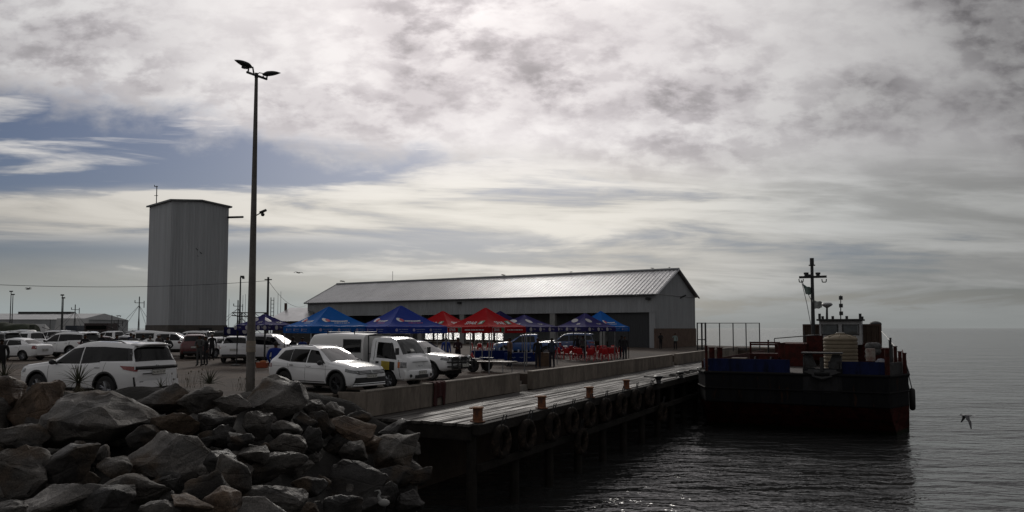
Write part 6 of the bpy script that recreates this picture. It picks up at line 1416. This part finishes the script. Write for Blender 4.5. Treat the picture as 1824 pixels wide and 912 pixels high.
def outline(ins=0.0):      # plan outline from the left flank, round the bow, to the right flank
    return [(LEN, y0 + ch - ins), (chx, y0 + ch - ins), (0 + ins, y0 - ins * .3), (0 + ins, y1 + ins * .3), (chx, y1 - ch + ins), (LEN, y1 - ch + ins)]
m = MB(); lv_ = [(DK, 0), (DK - .12, 0.0), (1.80, 0.05), (1.0, 1.1), (0.0, 2.8), (-.8, 4.4)]
rings = []
for z, rk in lv_:
    o_ = outline(); r = []
    for i, (x, y) in enumerate(o_):
        if i in (2, 3): x += rk; y += (.16 if i == 2 else -.12) * rk
        if i in (1, 4): x += rk * 1.0
        r.append(Vector((x, y, z)))
    rings.append(r)
N6 = 6
# finer strips so that the chine is a clean edge
for r in rings: m.v += r
for j in range(len(rings) - 1):
    for i in range(N6 - 1): m.f.append([j * N6 + i, j * N6 + i + 1, (j + 1) * N6 + i + 1, (j + 1) * N6 + i]); m.mi.append(0)
m.f.append([i for i in range(N6)]); m.mi.append(0); m.f.append([(len(rings) - 1) * N6 + i for i in range(N6)][::-1]); m.mi.append(0)
m.f.append([j * N6 + 0 for j in range(len(rings))][::-1] + [j * N6 + 5 for j in range(len(rings))]); m.mi.append(0)
hull = m.build('hull', hm, bt)
m = MB(); pts = [Vector((x, y, DK - .03)) for x, y in outline()]; m.tube(pts, .09, 8); m.build('rubbing_strake', mat('strake_black', (.008, .008, .009), .8, spec=.15), bt, smooth=True)
for z in (2.6,):
    m = MB(); m.tube([Vector((x, y, z)) for x, y in outline(-.02)], .05, 6); m.build('hull_weld', MC['strake_black'], bt, smooth=True)
# bulwark pieces
def plate_(a, b, z0, z1, mt, nm, th=.06):
    m = MB(); a, b = Vector((*a, 0)), Vector((*b, 0)); d = (b - a).normalized(); n = Vector((-d.y, d.x, 0)) * th
    m.prism([a[:2], b[:2], (b + n)[:2], (a + n)[:2]], z1 - z0, z0); return m.build(nm, mt, bt, bevel=.01)
BT = DK + .80
plate_((.35, y0 - .1), (.35, y0 - 4.85), DK, BT, navy, 'bulwark'); plate_((.35, y0 - 6.95), (.35, y1 + .15), DK, BT - .05, navy, 'bulwark')
plate_((chx + .2, y1 - ch + .35), (.4, y1 + .1), DK, BT - .1, gry, 'bulwark'); plate_((chx + .2, y0 + ch - .3), (.4, y0 - .1), DK, BT - .1, navy, 'bulwark')
for i in range(10): y = y0 - .3 - i * (w_ - .5) / 9; MB().prism([(.42, y), (1.0, y), (1.0, y + .04), (.42, y + .04)], .7, DK).build('bulwark_bracket', rdm, bt)
plate_((LEN - .5, y1 - ch + .12), (chx + .3, y1 - ch + .12), DK, DK + .75, rdm, 'side_bulwark'); plate_((chx + .3, y0 + ch - .2), (LEN - .5, y0 + ch - .2), DK, DK + .55, rdm, 'side_bulwark')
m = MB(); m.prism([(.5, y0 - .2), (LEN - .5, y0 + ch - .3), (LEN - .5, y1 - ch + .3), (.5, y1 + .2)], .015, DK); m.build('deck', dkm, bt)
# posts standing above the rail
def post(px, yb, yt, a, r, nm, mt, n=8, cap=True):
    p = bpix(px, yb, a); q = bpix(px, yt, a); mm = MB(); mm.cyl((a, p.y, max(DK, min(p.z, q.z - .1)) if nm != 'x' else p.z), (a, p.y, q.z), r, n=n)
    if cap: mm.cyl((a, p.y, q.z), (a, p.y, q.z + .05), r * 1.25, n=n)
    return mm.build(nm, mt, bt, smooth=True)
post(1258.5, 662, 617, .1, .085, 'bow_post', rdm); post(1581, 671, 622, .2, .13, 'bow_post', rdm)
for px, yt, a in ((1596, 618, 4.2), (1604, 627, 3.2), (1612, 630, 2.4)): post(px, 672, yt, a, .10, 'fender_post', rdm)
post(1588, 672, 603, 5.5, .06, 'thin_post', M['black'])
for px, yt in ((1268, 620), (1282, 620)): post(px, 640, yt, .9, .17, 'mooring_bitt', rdm, 14)
post(1551, 643, 621, 1.0, .25, 'drum', mat('pale_red', (.20, .12, .10), .7, col2=(.3, .27, .24), vscale=3), 16, False)
m = MB(); p = bpix(1317, 637, 1.1); m.box((1.1, p.y, DK + .42), (.5, .9, .85)); m.build('deck_box', mat('box_beige', (.16, .13, .10), .7, var=.3), bt, bevel=.03)
p = bpix(1360, 637, 2.4); m = MB(); m.box((2.4, p.y - .1, DK + .55), (1.2, 1.7, 1.1)); m.build('winch_housing', rdm, bt, bevel=.04)
m = MB(); zt = bpix(1350, 610, 2.4).z
m.tube([(2.0, p.y - 1.05, zt), (2.0, p.y + .75, zt)], .06, 6)
for dy in (-1.0, .7): m.tube([(2.0, p.y + dy, DK), (2.0, p.y + dy, zt)], .06, 6)
m.box((2.1, p.y - .1, zt - .12), (.7, 1.5, .09)); m.build('winch_frame', rdm, bt)
m = MB(); m.lathe([(0, -.5), (.42, -.5), (.42, -.42), (.22, -.4), (.22, .4), (.42, .42), (.42, .5), (0, .5)], (1.6, p.y - .1, DK + .5), 18, 'Y'); m.build('winch_drum', M['black'], bt, smooth=True)
post(1369, 637, 607, 2.8, .05, 'thin_post', M['black']); post(1391 + 1, 637, 612, 1.6, .2, 'drum', rdm, 14)
m = MB(); q1, q2 = bpix(1380, 630, 9), bpix(1434, 630, 9); zt = bpix(1400, 612, 9).z; m.box((12, (q1.y + q2.y) / 2, (DK + zt) / 2), (6, abs(q1.y - q2.y), zt - DK)); m.build('hatch_coaming', rdm, bt, bevel=.04)
m = MB(); m.tube([(9, q1.y, zt + .35), (9, q2.y - 1, zt + .62)], .035, 5); m.tube([(9, q1.y, zt), (9, q1.y, zt + .35)], .03, 5); m.tube([(9, q2.y, zt), (9, q2.y, zt + .9)], .03, 5); m.build('hand_rail', M['black'], bt)
# bow fairlead and anchor in the middle
c0, c1 = bpix(1430, 660, .1), bpix(1500, 660, .1); zt = bpix(1465, 628, .1).z; zb_ = bpix(1465, 700, .1).z
m = MB(); yc = (c0.y + c1.y) / 2; hw = abs(c0.y - c1.y) / 2
m.prism([(-.02, yc - hw), (.5, yc - hw), (.5, yc + hw), (-.02, yc + hw)], DK + .35 - zb_, zb_); m.build('bow_plate', mat('bow_plate_grey', (.012, .012, .013), .8, spec=.12, col2=(.026, .026, .028), vscale=2, stretch=(1, 1, .3)), bt, bevel=.03)
m = MB()
for sg in (-1, 1): m.prism([(0, 0), (.55, 0), (.55, 1.0), (.1, 1.0)], .08, -.04, Matrix.Translation((0, yc + sg * (hw - .06), DK + .1)) @ Matrix.Rotation(R(90), 4, 'X'))
for sg in (-1, 1):
    m.add([(.05, yc + sg * .28, DK + .45), (.05, yc + sg * (hw - .15), DK + .15), (.05, yc + sg * (hw - .1), zt - .1), (.05, yc + sg * .55, zt - .1), (.2, yc + sg * .28, DK + .45), (.2, yc + sg * (hw - .15), DK + .15), (.2, yc + sg * (hw - .1), zt - .1), (.2, yc + sg * .55, zt - .1)], [(0, 1, 2, 3), (4, 5, 6, 7), (0, 1, 5, 4), (1, 2, 6, 5), (2, 3, 7, 6), (3, 0, 4, 7)])
m.build('fairlead_cheek', gry, bt)
m = MB(); m.box((.2, yc, zt - .03), (.9, hw * 2 + .1, .09)); m.build('fairlead_platform', M['black'], bt, bevel=.02)
m = MB(); m.cyl((.12, yc - .75, DK + .12), (.12, yc + .75, DK + .12), .24, n=18); m.build('bow_roller', M['black'], bt, smooth=True)
m = MB(); m.tube([(-.05, yc, zt - .25), (-.12, yc, DK + .2)], .11, 8); m.tube([(-.16, yc - .55, DK - .08), (-.2, yc, DK - .22), (-.16, yc + .55, DK - .08)], [.05, .13, .05], 8)
m.add([(-.18, yc - 1.0, DK + .16), (-.1, yc - .45, DK + .30), (-.2, yc - .4, DK - .05)], [(0, 1, 2)]); m.add([(-.18, yc + 1.0, DK + .16), (-.1, yc + .45, DK + .30), (-.2, yc + .4, DK - .05)], [(0, 1, 2)]); m.build('anchor', mat('anchor_dark', (.012, .012, .013), .6), bt, smooth=True)
# water tank on deck
ta = 2.3; q1, q2 = bpix(1464, 620, ta), bpix(1527, 620, ta); rr = abs(q1.y - q2.y) / 2; zt = bpix(1495, 601, ta).z
ty = (q1.y + q2.y) / 2; pr = [(0, zt + .24), (.28, zt + .24), (.3, zt + .16), (rr * .55, zt + .12), (rr * .92, zt), (rr, zt - .08)]; z = zt - .08
while z > DK + .2: pr += [(rr, z - .1), (rr - .035, z - .14), (rr - .035, z - .18), (rr, z - .22)]; z -= .22
pr += [(rr, DK), (0, DK)]
wt = thing('water_tank', 'large beige ribbed plastic water tank standing on the barge foredeck', 'tank', Vector((BA.x, BA.y, WZ)) + U.normalized() * (ta + rr) - V.normalized() * ty + Vector((0, 0, 0)), kx)
MB().lathe(pr, n=20).build('tank_body', tkm, wt, smooth=True, angle=28)
MB().lathe([(0, zt + .30), (.22, zt + .3), (.24, zt + .245), (0, zt + .245)], n=14).build('lid', mat('tank_lid', (.35, .33, .29), .5), wt, smooth=True)
m = MB()
for i in range(8): a = i * math.pi / 4; m.tube([(.3 * math.cos(a), .3 * math.sin(a), zt + .17), (rr * .9 * math.cos(a), rr * .9 * math.sin(a), zt + .03)], .03, 5)
m.build('roof_rib', tkm, wt, smooth=True)
m = MB(); p = bpix(1570, 668, .9); m.ell((0, 0, .42), (.3, .36, .42), 12, 8); m.box((0, 0, .35), (.52, .62, .66)); o = m.build('sack', mat('sack_blue', (.06, .08, .14), .8, col2=(.3, .3, .31), vscale=1.5), smooth=True, angle=40, bevel=.04)
o.location = Vector((BA.x, BA.y, WZ)) + U.normalized() * .95 - V.normalized() * p.y + Vector((0, 0, DK + .1)); o.rotation_euler = (0, 0, kx); tag(o, 'blue drum bag with a pale top at the barge bow corner', 'sack')
# wheelhouse, container, deck base
ca = 13.0
def yy(px, a): return bpix(px, 600, a).y
zb1 = bpix(1500, 616, ca).z
m = MB(); a0 = ca + .3; yl, yr = yy(1431, ca), yy(1569, ca)
m.prism([(ca, yl), (ca + 4, yl), (ca + 4, yr), (ca, yr)], bpix(1500, 612, ca).z - DK, DK); m.build('deck_house', rdm, bt, bevel=.03)
# corrugated container standing across the deck, behind the wheelhouse
ct = thing('shipping_container', 'rust brown corrugated shipping container across the barge deck behind the wheelhouse', 'container', Vector((BA.x, BA.y, WZ)), kx)
cz0, cz1 = bpix(1450, 612, ca).z + .003, bpix(1450, 577.5, ca).z; cx = ca + 1.0; yl, yr = yy(1432, cx), yy(1568, cx)
cz1 = bpix(1450, 577.5, cx).z
m = MB(); m.box((cx + 1.25, (yl + yr) / 2, (cz0 + cz1) / 2), (2.3, abs(yl - yr) - .1, cz1 - cz0 - .05)); ribbed(m, (cx, yr, cz0 + .1), (cx, yl, cz0 + .1), (0, 0, cz1 - cz0 - .2), Vector((-1, 0, 0)), .34, .05); m.build('wall', brn, ct, fix=False)
m = MB()
for z in (cz0 + .06, cz1 - .06): m.box((cx, (yl + yr) / 2, z), (.16, abs(yl - yr), .13)); m.box((cx + 2.4, (yl + yr) / 2, z), (.12, abs(yl - yr), .13))
for y in (yl, yr): m.box((cx, y, (cz0 + cz1) / 2), (.15, .14, cz1 - cz0)); m.box((cx + 2.4, y, (cz0 + cz1) / 2), (.15, .14, cz1 - cz0))
m.build('frame', mat('container_frame', (.06, .03, .02), .7), ct)
m = MB(); p = bpix(1559, 577, cx); m.ell((cx + .5, p.y, cz1), (.4, .45, .22)); m.build('roof_bundle', M['black'], ct, smooth=True)
wx = ca - 1.4; yl, yr = yy(1459.5, wx), yy(1535, wx); z0, z1 = bpix(1500, 614, wx).z, bpix(1500, 571.5, wx).z; wm = mat('wheelhouse_white', (.40, .41, .42), .5, var=.2, vscale=2)
m = MB(); W2 = abs(yl - yr); ym = (yl + yr) / 2; zs = z0 + (z1 - z0) * .42; zh = z1 - .28
m.box((wx + 1.2, ym, (z0 + zs) / 2), (2.4, W2, zs - z0)); m.box((wx + 1.2, ym, (zh + z1) / 2), (2.4, W2, z1 - zh))
for y, wd in ((yl - .12, .24), (ym, .22), (yr + .12, .24)): m.box((wx + .1, y, (zs + zh) / 2), (.2, wd, zh - zs))
m.box((wx + 2.3, ym, (zs + zh) / 2), (.2, W2, zh - zs)); m.build('wheelhouse', wm, bt, bevel=.015)
for sg in (-1, 1):
    m = MB(); m.box((wx + .09, ym + sg * (W2 / 4 + .0), (zs + zh) / 2), (.03, W2 / 2 - .36, zh - zs)); f_ = m.build('window', mat('cabin_glass', (.05, .06, .065), .08, spec=.6, var=.6, vscale=2.2), bt)
    m = MB(); hw_ = W2 / 4 - .18
    for dy in (-hw_, hw_): m.box((wx + .0, ym + sg * W2 / 4 + dy, (zs + zh) / 2), (.05, .06, zh - zs + .1))
    for z in (zs, zh): m.box((wx - .0, ym + sg * W2 / 4, z), (.05, hw_ * 2, .06))
    m.build('window_frame', M['trim'], f_)
m = MB(); m.box((wx + 1.1, ym, z1 + .07), (2.9, W2 + .3, .13)); m.build('wheelhouse_roof', M['black'], bt, bevel=.02)
m = MB()
for px, h in ((1460.5, .38), (1466, .2), (1484, .2), (1509, .2), (1533, .36), (1536.5, .16)): y = yy(px, wx - .2); m.cyl((wx - .1, y, z1 + .1), (wx - .1, y, z1 + .14 + h), .09, n=8)
m.build('roof_light', M['black'], bt, smooth=True)
def mast(nm, px, yb, yt, a, r, parts):
    p, q = bpix(px, yb, a), bpix(px, yt, a); m = MB(); m.tube([(a, p.y, p.z), (a, q.y, q.z)], [r, r * .7], 8)
    parts(m, p, q); return m.build(nm, M['black'], bt, smooth=True)
def pa(m, p, q):
    for i in range(3): z = q.z - .1 - i * .55; m.cyl((wx + .5, q.y, z - .22), (wx + .5, q.y, z + .05), .13, n=8)
mast('whip_aerial', 1497.5, 572, 526, wx + .5, .04, pa)
def pb(m, p, q): pass
mast('dome_pole', 1473, 575, 546, wx + .9, .09, pb)
m = MB(); q = bpix(1473, 544.5, wx + .9); m.lathe([(.08, -.16), (.36, .02), (.40, .1), (.3, .2), (0, .24)], q, 14); m.build('satellite_dome', wm, bt, smooth=True)
ma = ca - 2.2
mp0, mp1 = bpix(1449, 612, ma), bpix(1446, 461, ma)
m = MB(); m.tube([(ma, mp0.y, mp0.z - .8), (ma, mp1.y, mp1.z)], [.15, .10], 8); m.cyl((ma, mp1.y, mp1.z - .5), (ma, mp1.y, mp1.z - .42), .22, n=8); m.cyl((ma, mp1.y, mp1.z - .4), (ma, mp1.y, mp1.z + .05), .14, n=8); m.build('mast', M['black'], bt, smooth=True)
b0, b1 = bpix(1423.5, 494, ma), bpix(1472.5, 493, ma)
m = MB(); m.box((ma, (b0.y + b1.y) / 2, b0.z), (.18, abs(b0.y - b1.y), .16)); m.build('crosstree', M['black'], bt)
for px in (1436, 1457): p = bpix(px, 489.5, ma); MB().lathe([(0, -.14), (.14, -.14), (.12, .02), (.17, .03), (.17, .16), (0, .18)], (ma, p.y, p.z), 10).build('mast_light', M['black'], bt, smooth=True)
p = bpix(1443, 491, ma); MB().box((ma - .1, p.y, p.z), (.3, .4, .16)).build('mast_lamp', M['black'], bt)
for px in (1427, 1468): p = bpix(px, 497, ma); m = MB(); m.tube([(ma, p.y - .15, p.z), (ma, p.y - .12, p.z - .22), (ma, p.y + .12, p.z - .22), (ma, p.y + .15, p.z)], .035, 5); m.build('block', M['black'], bt)
m = MB(); m.tube([bpix(1427, 498, ma), bpix(1437, 540, ma), bpix(1444, 577, ma)], .02, 4); m.tube([bpix(1427, 498, ma), bpix(1445, 535, ma)], .02, 4); m.build('halyard', M['black'], bt)
def flag(lab, poly, mt):
    p0 = [bpix(x, y, ma - .2) for x, y in poly]; n = len(p0); m = MB()
    a, b, c, d = p0
    def f(u, v): p = a.lerp(b, u).lerp(d.lerp(c, u), v); return p + Vector((.16 * math.sin(u * 7 + v * 2), 0, .05 * math.sin(u * 9) * u))
    m.grid(f, 14, 10); o = m.build('flag', mt, smooth=True); o.location = (BA.x, BA.y, WZ); o.rotation_euler = (0, 0, kx); o.modifiers.new('s', 'SOLIDIFY').thickness = .015; tag(o, lab, 'flag', 'signal flags on the barge mast')
fm = mat('flag_grey', (.35, .37, .36), .9, var=.4, vscale=1.2)
flag('torn dark pennant flying highest, left of the barge mast', [(1429.5, 506), (1444, 513), (1445.5, 525), (1435, 524)], mat('flag_dark', (.14, .19, .17), .9)); flag('pale rectangular flag just right of the barge mast', [(1446, 534), (1463.5, 538), (1464, 548.5), (1451, 550)], fm)
p, q = bpix(1439, 596, ma), bpix(1464, 602.5, ma)
MB().box((ma - .25, (p.y + q.y) / 2, (p.z + q.z) / 2), (.05, abs(p.y - q.y), abs(p.z - q.z))).build('name_board', mat('board_white', (.45, .46, .46), .6), bt)
m = MB(); m.box((ma + .1, (p.y + q.y) / 2, (DK + q.z) / 2 + .3), (1.0, abs(p.y - q.y) * 1.1, q.z - DK - .2)); m.build('mast_base', rdm, bt, bevel=.03)
# gear on the right side
m = MB(); p = bpix(1557, 622, 8); 
for i in range(9): a = bpix(1549 + (i % 4) * 4, 617 + (i // 4) * 9, 8); m.ell((8 + .2 * (i % 2), a.y, a.z), (.28, .3, .26), 8, 6)
m.build('net_heap', mat('net_grey', (.12, .12, .12), .9, var=.5, vscale=4), bt, smooth=True)
m = MB(); q1, q2 = yy(1562, 9), yy(1590, 9); zt = bpix(1575, 621, 9).z; m.box((10.5, (q1 + q2) / 2, (DK + zt) / 2), (3, abs(q1 - q2), zt - DK)); m.build('side_locker', rdm, bt, bevel=.03)
m = MB(); m.tube([bpix(1570, 590, 11), bpix(1583, 604, 8), bpix(1598, 622, 5)], .02, 4); m.build('stay_wire', M['black'], bt)
for i, (px, a) in enumerate(((1586, 7.5), (1590, 6.5))): post(px, 665, 607 + i * 8, a, .05, 'thin_post', M['black'])
m = MB(); c = Vector((5.0, y1 - ch - .22, 0)); zc_ = bpix(1621, 711, 5.0).z
o = tyre_mb(.52, .17).build('hull_fender', mat('fender_black', (.012, .012, .012), .8), bt, smooth=True, angle=80); 
for v in o.data.vertices: v.co = Vector((v.co.x, v.co.y, v.co.z))
o.location = (5.0, y1 - ch - .2, zc_)
m = MB(); m.tube([(5, y1 - ch - .2, zc_ + .6), (5, y1 - ch + .05, DK + .3)], .03, 5); m.build('fender_rope', M['black'], bt)
m = MB(); p0 = bpix(1262, 655, .3)
def wl(v): return Vector((BA.x, BA.y, WZ)) + U.normalized() * v.x - V.normalized() * v.y + Vector((0, 0, v.z))
m.tube(sag(Q(20.6, 3.6, DZ + .35), wl(Vector((.9, -.4, DK + .5))), .35), .035, 5); tag(m.build('bow_line', MC['rope_dark']), 'dark bow line sagging from the jetty bollard to the barge', 'rope')
# ------------------------------------------------------------ spiky plants along the top of the bank
lfm = mat('leaf_dull_green', (.05, .058, .035), .6, col2=(.075, .07, .045), vscale=4); dry = mat('dry_grass', (.10, .085, .055), .9)
def rosette(lab, px, py, Y, n, L, wd, stem=0.0, seed=1, low=-10, high=88):
    p = atY(px, py, Y); t = thing('spiky_plant', lab, 'plant', p); rnd = random.Random(seed); m = MB()
    for i in range(n):
        az = i * 2.399 + rnd.uniform(-.2, .2); el = R(low + (high - low) * (i / n) ** .8 + rnd.uniform(-6, 6)); l = L * rnd.uniform(.8, 1.08); pts = []
        k = 7; d = Vector((math.cos(az), math.sin(az), 0)); s_ = Vector((-d.y, d.x, 0))
        for j in range(k + 1):
            u = j / k; r = l * u; e = el - .35 * u * u * math.cos(el); c = d * (r * math.cos(e) + .02) + Vector((0, 0, stem + r * math.sin(e))); w = wd * (1 - u) ** .8 * (.65 + .35 * min(1, u * 6)) + .001
            up = Vector((-d.x * math.sin(e), -d.y * math.sin(e), math.cos(e))); pts.append((c - s_ * w + up * w * .5, c, c + s_ * w + up * w * .5))
        vs = [q for tr_ in pts for q in tr_]; m.add(vs, [(j * 3 + a, j * 3 + a + 1, j * 3 + a + 4, j * 3 + a + 3) for j in range(k) for a in (0, 1)])
    m.build('leaves', lfm, t, smooth=True, angle=20)
    if stem > .05:
        q = MB(); q.lathe([(0, -.3), (.07, -.3), (.055, 0), (.05, stem), (0, stem + .02)], n=9); q.build('stem', mat('stem_brown', (.05, .038, .025), .95, bump=.8, bscale=30), t, smooth=True)
        s2 = MB()
        for i in range(46):
            a = i * 2.399; z = -.1 + (stem + .05) * i / 46; d = Vector((math.cos(a), math.sin(a), 0)); s_ = Vector((-d.y, d.x, 0)); c = d * .05 + Vector((0, 0, z)); e = c + d * .17 * rnd.uniform(.6, 1.2) + Vector((0, 0, -.15)); s2.add([c - s_ * .015, c + s_ * .015, e], [(0, 1, 2)])
        s2.build('dead_leaves', dry, t)
    return t
rosette('tall spiky plant on a short stem in front of the white SUV rear wheel', 139, 694, 19.3, 46, .58, .020, .16, 3, -5, 88)
rosette('small spiky plant with few upright leaves below the SUV number plate', 286, 689, 19.2, 12, .26, .011, 0, 4, 25, 88)
rosette('wide aloe rosette sitting on the flat-topped boulder', 373, 684, 18.9, 44, .44, .016, 0, 5, 3, 85)
rosette('spiky plant at the left edge above the tan boulders', 8, 672, 19.2, 26, .50, .016, 0, 6, 12, 80)
def tuft(lab, px, py, Y, n, h, spread, seed, heads=False):
    p = atY(px, py, Y); rnd = random.Random(seed); m = MB()
    for i in range(n):
        a = rnd.uniform(0, 6.28); r = rnd.uniform(0, spread); l = h * rnd.uniform(.5, 1.1); b = Vector((r * math.cos(a), r * math.sin(a) * .6, -.05)); tp_ = b + Vector((rnd.uniform(-.3, .3) * l, rnd.uniform(-.2, .2) * l, l)); md = b.lerp(tp_, .5) + Vector((rnd.uniform(-.04, .04), 0, .02)); m.tube([b, md, tp_], [.004, .003, .0015], 3)
        if heads and i % 3 == 0: m.ell(tp_, (.014, .014, .03), 5, 4)
    tag(m.build('grass_tuft', dry, loc=p), lab, 'grass')
tuft('dry seed-headed weeds between the two small rosettes', 332, 688, 19.0, 26, .42, .5, 1, True); tuft('dry weeds at the lamp post foot', 436, 693, 22, 22, .35, .35, 2, True); tuft('low dry grass left of the tall spiky plant', 112, 700, 19.3, 20, .25, .4, 3)
tuft('low dry leaves at the base of the tall spiky plant', 152, 706, 19.2, 40, .3, .3, 6); tuft('dry grass between concrete block and lamp post boulder', 560, 722, 23.6, 18, .2, .5, 5)
# birds
bw = mat('gull_white', (0.5, 0.5, 0.5), 0.8); bg_ = mat('gull_grey', (0.10, 0.10, 0.105), 0.8)
def gull(p, s, rz, wing, lab, dark=False, tilt=0):
    t = thing('seagull', lab, 'seagull', p, rz, 'seagulls'); t.rotation_euler = (R(tilt), 0, rz)
    m = MB(); m.grid(lambda u, v: Vector(((u - .5) * 0.5 * s, 0.065 * s * math.cos(6.2832 * v) * (math.sin(math.pi * min(.98, max(.03, u ** .8)))), 0.06 * s * math.sin(6.2832 * v) * math.sin(math.pi * min(.98, max(.03, u ** .8))))), 14, 10)
    m.ell((0.25 * s, 0, 0.035 * s), (0.055 * s, 0.042 * s, 0.042 * s)); m.cyl((0.29 * s, 0, 0.03 * s), (0.36 * s, 0, 0.02 * s), 0.014 * s, 0.003 * s, 6)
    m.add([(-.2 * s, -.02 * s, 0), (-.2 * s, .02 * s, 0), (-.36 * s, .06 * s, .01 * s), (-.36 * s, -.06 * s, .01 * s), (-.28 * s, 0, .02 * s)], [(0, 1, 2, 3), (0, 1, 4)])
    m.build('body', bg_ if dark else bw, t, smooth=True, angle=70)
    for sg in (-1, 1):
        m = MB()
        if wing == 'sit': m.grid(lambda u, v: Vector(((.18 - u * .5) * s, sg * (0.066 - .03 * u) * s, (.05 - .05 * u + (v - .5) * .085 * (1 - u)) * s)), 6, 3)
        else:
            a = R(wing)
            def f(u, v):
                sp = u * 0.62 * s; el = math.sin(a) * sp if u < .45 else math.sin(a) * .45 * .62 * s + (u - .45) * .62 * s * math.sin(a - R(38))
                y = sp * math.cos(a); c = (0.17 - .13 * u ** 2) * s; return Vector((.09 * s - .06 * s * u * (1 if u > .45 else -1) * 1 - c * v, sg * (.04 * s + y), .03 * s + el - 0.012 * s * v))
            m.grid(f, 10, 3)
        o = m.build('wing', bg_, t, smooth=True, angle=70); q = o.modifiers.new('s', 'SOLIDIFY'); q.thickness = .012 * s
    return t
gull(atY(1722, 740, 30), 0.85, R(172), -38, 'white gull flying low over the water right of the barge', tilt=-10)
gull(atY(532, 486, 45), 0.6, R(150), 18, 'dark gull in flight in the sky right of the lamp post', True)
gull(atY(350, 447, 80), 0.01, 0, 10, 'x', True) if 0 else None
gull(atY(50, 515, 60), 0.8, R(60), 30, 'dark gull in flight above the paired masts on the far left', True)
gull(atY(610, 501, 95), 1.1, R(170), 12, 'gull gliding just above the left end of the shed ridge', True)
gull(atY(212, 562.5, 90), 1.0, R(190), 6, 'pale gull gliding low above the white boat left of the tower')
rp = lambda px: S(hit(px, S(0, WD / 2, 0), LD), WD / 2, RZ + .27)
for px, s, rz, lab in ((897, 1.15, 200, 'largest gull perched on the middle of the shed ridge'), (1017, .8, 20, 'small gull perched on the ridge right of the middle one'), (1163, .8, 160, 'gull standing on the shed ridge near the gable'), (1193, .7, 40, 'gull perched nearest the gable peak of the shed')):
    gull(rp(px) , s, R(rz), 'sit', lab, True, 0)
# heron on the stones
p = atY(684, 897, bankY(684, 897) - .8)
t = thing('white_heron', 'small white bird standing on the wet stones at the bottom edge', 'bird', p)
m = MB(); m.ell((0, 0, 0.02), (0.14, 0.08, 0.09)); m.tube([(-.08, 0, .07), (-.13, 0, .17), (-.09, 0, .25), (-.13, 0, .31)], [.045, .03, .024, .028], 8); m.cyl((-.13, 0, .31), (-.23, 0, .29), .016, .004, 6); m.build('body', mat('heron_white', (0.3, .3, .29), .8), t, smooth=True)
for y in (-.03, .03): MB().tube([(0.02, y, -.02), (.03, y, -.12), (.01, y, -.24)], .008, 5).build('leg', M['black'], t)
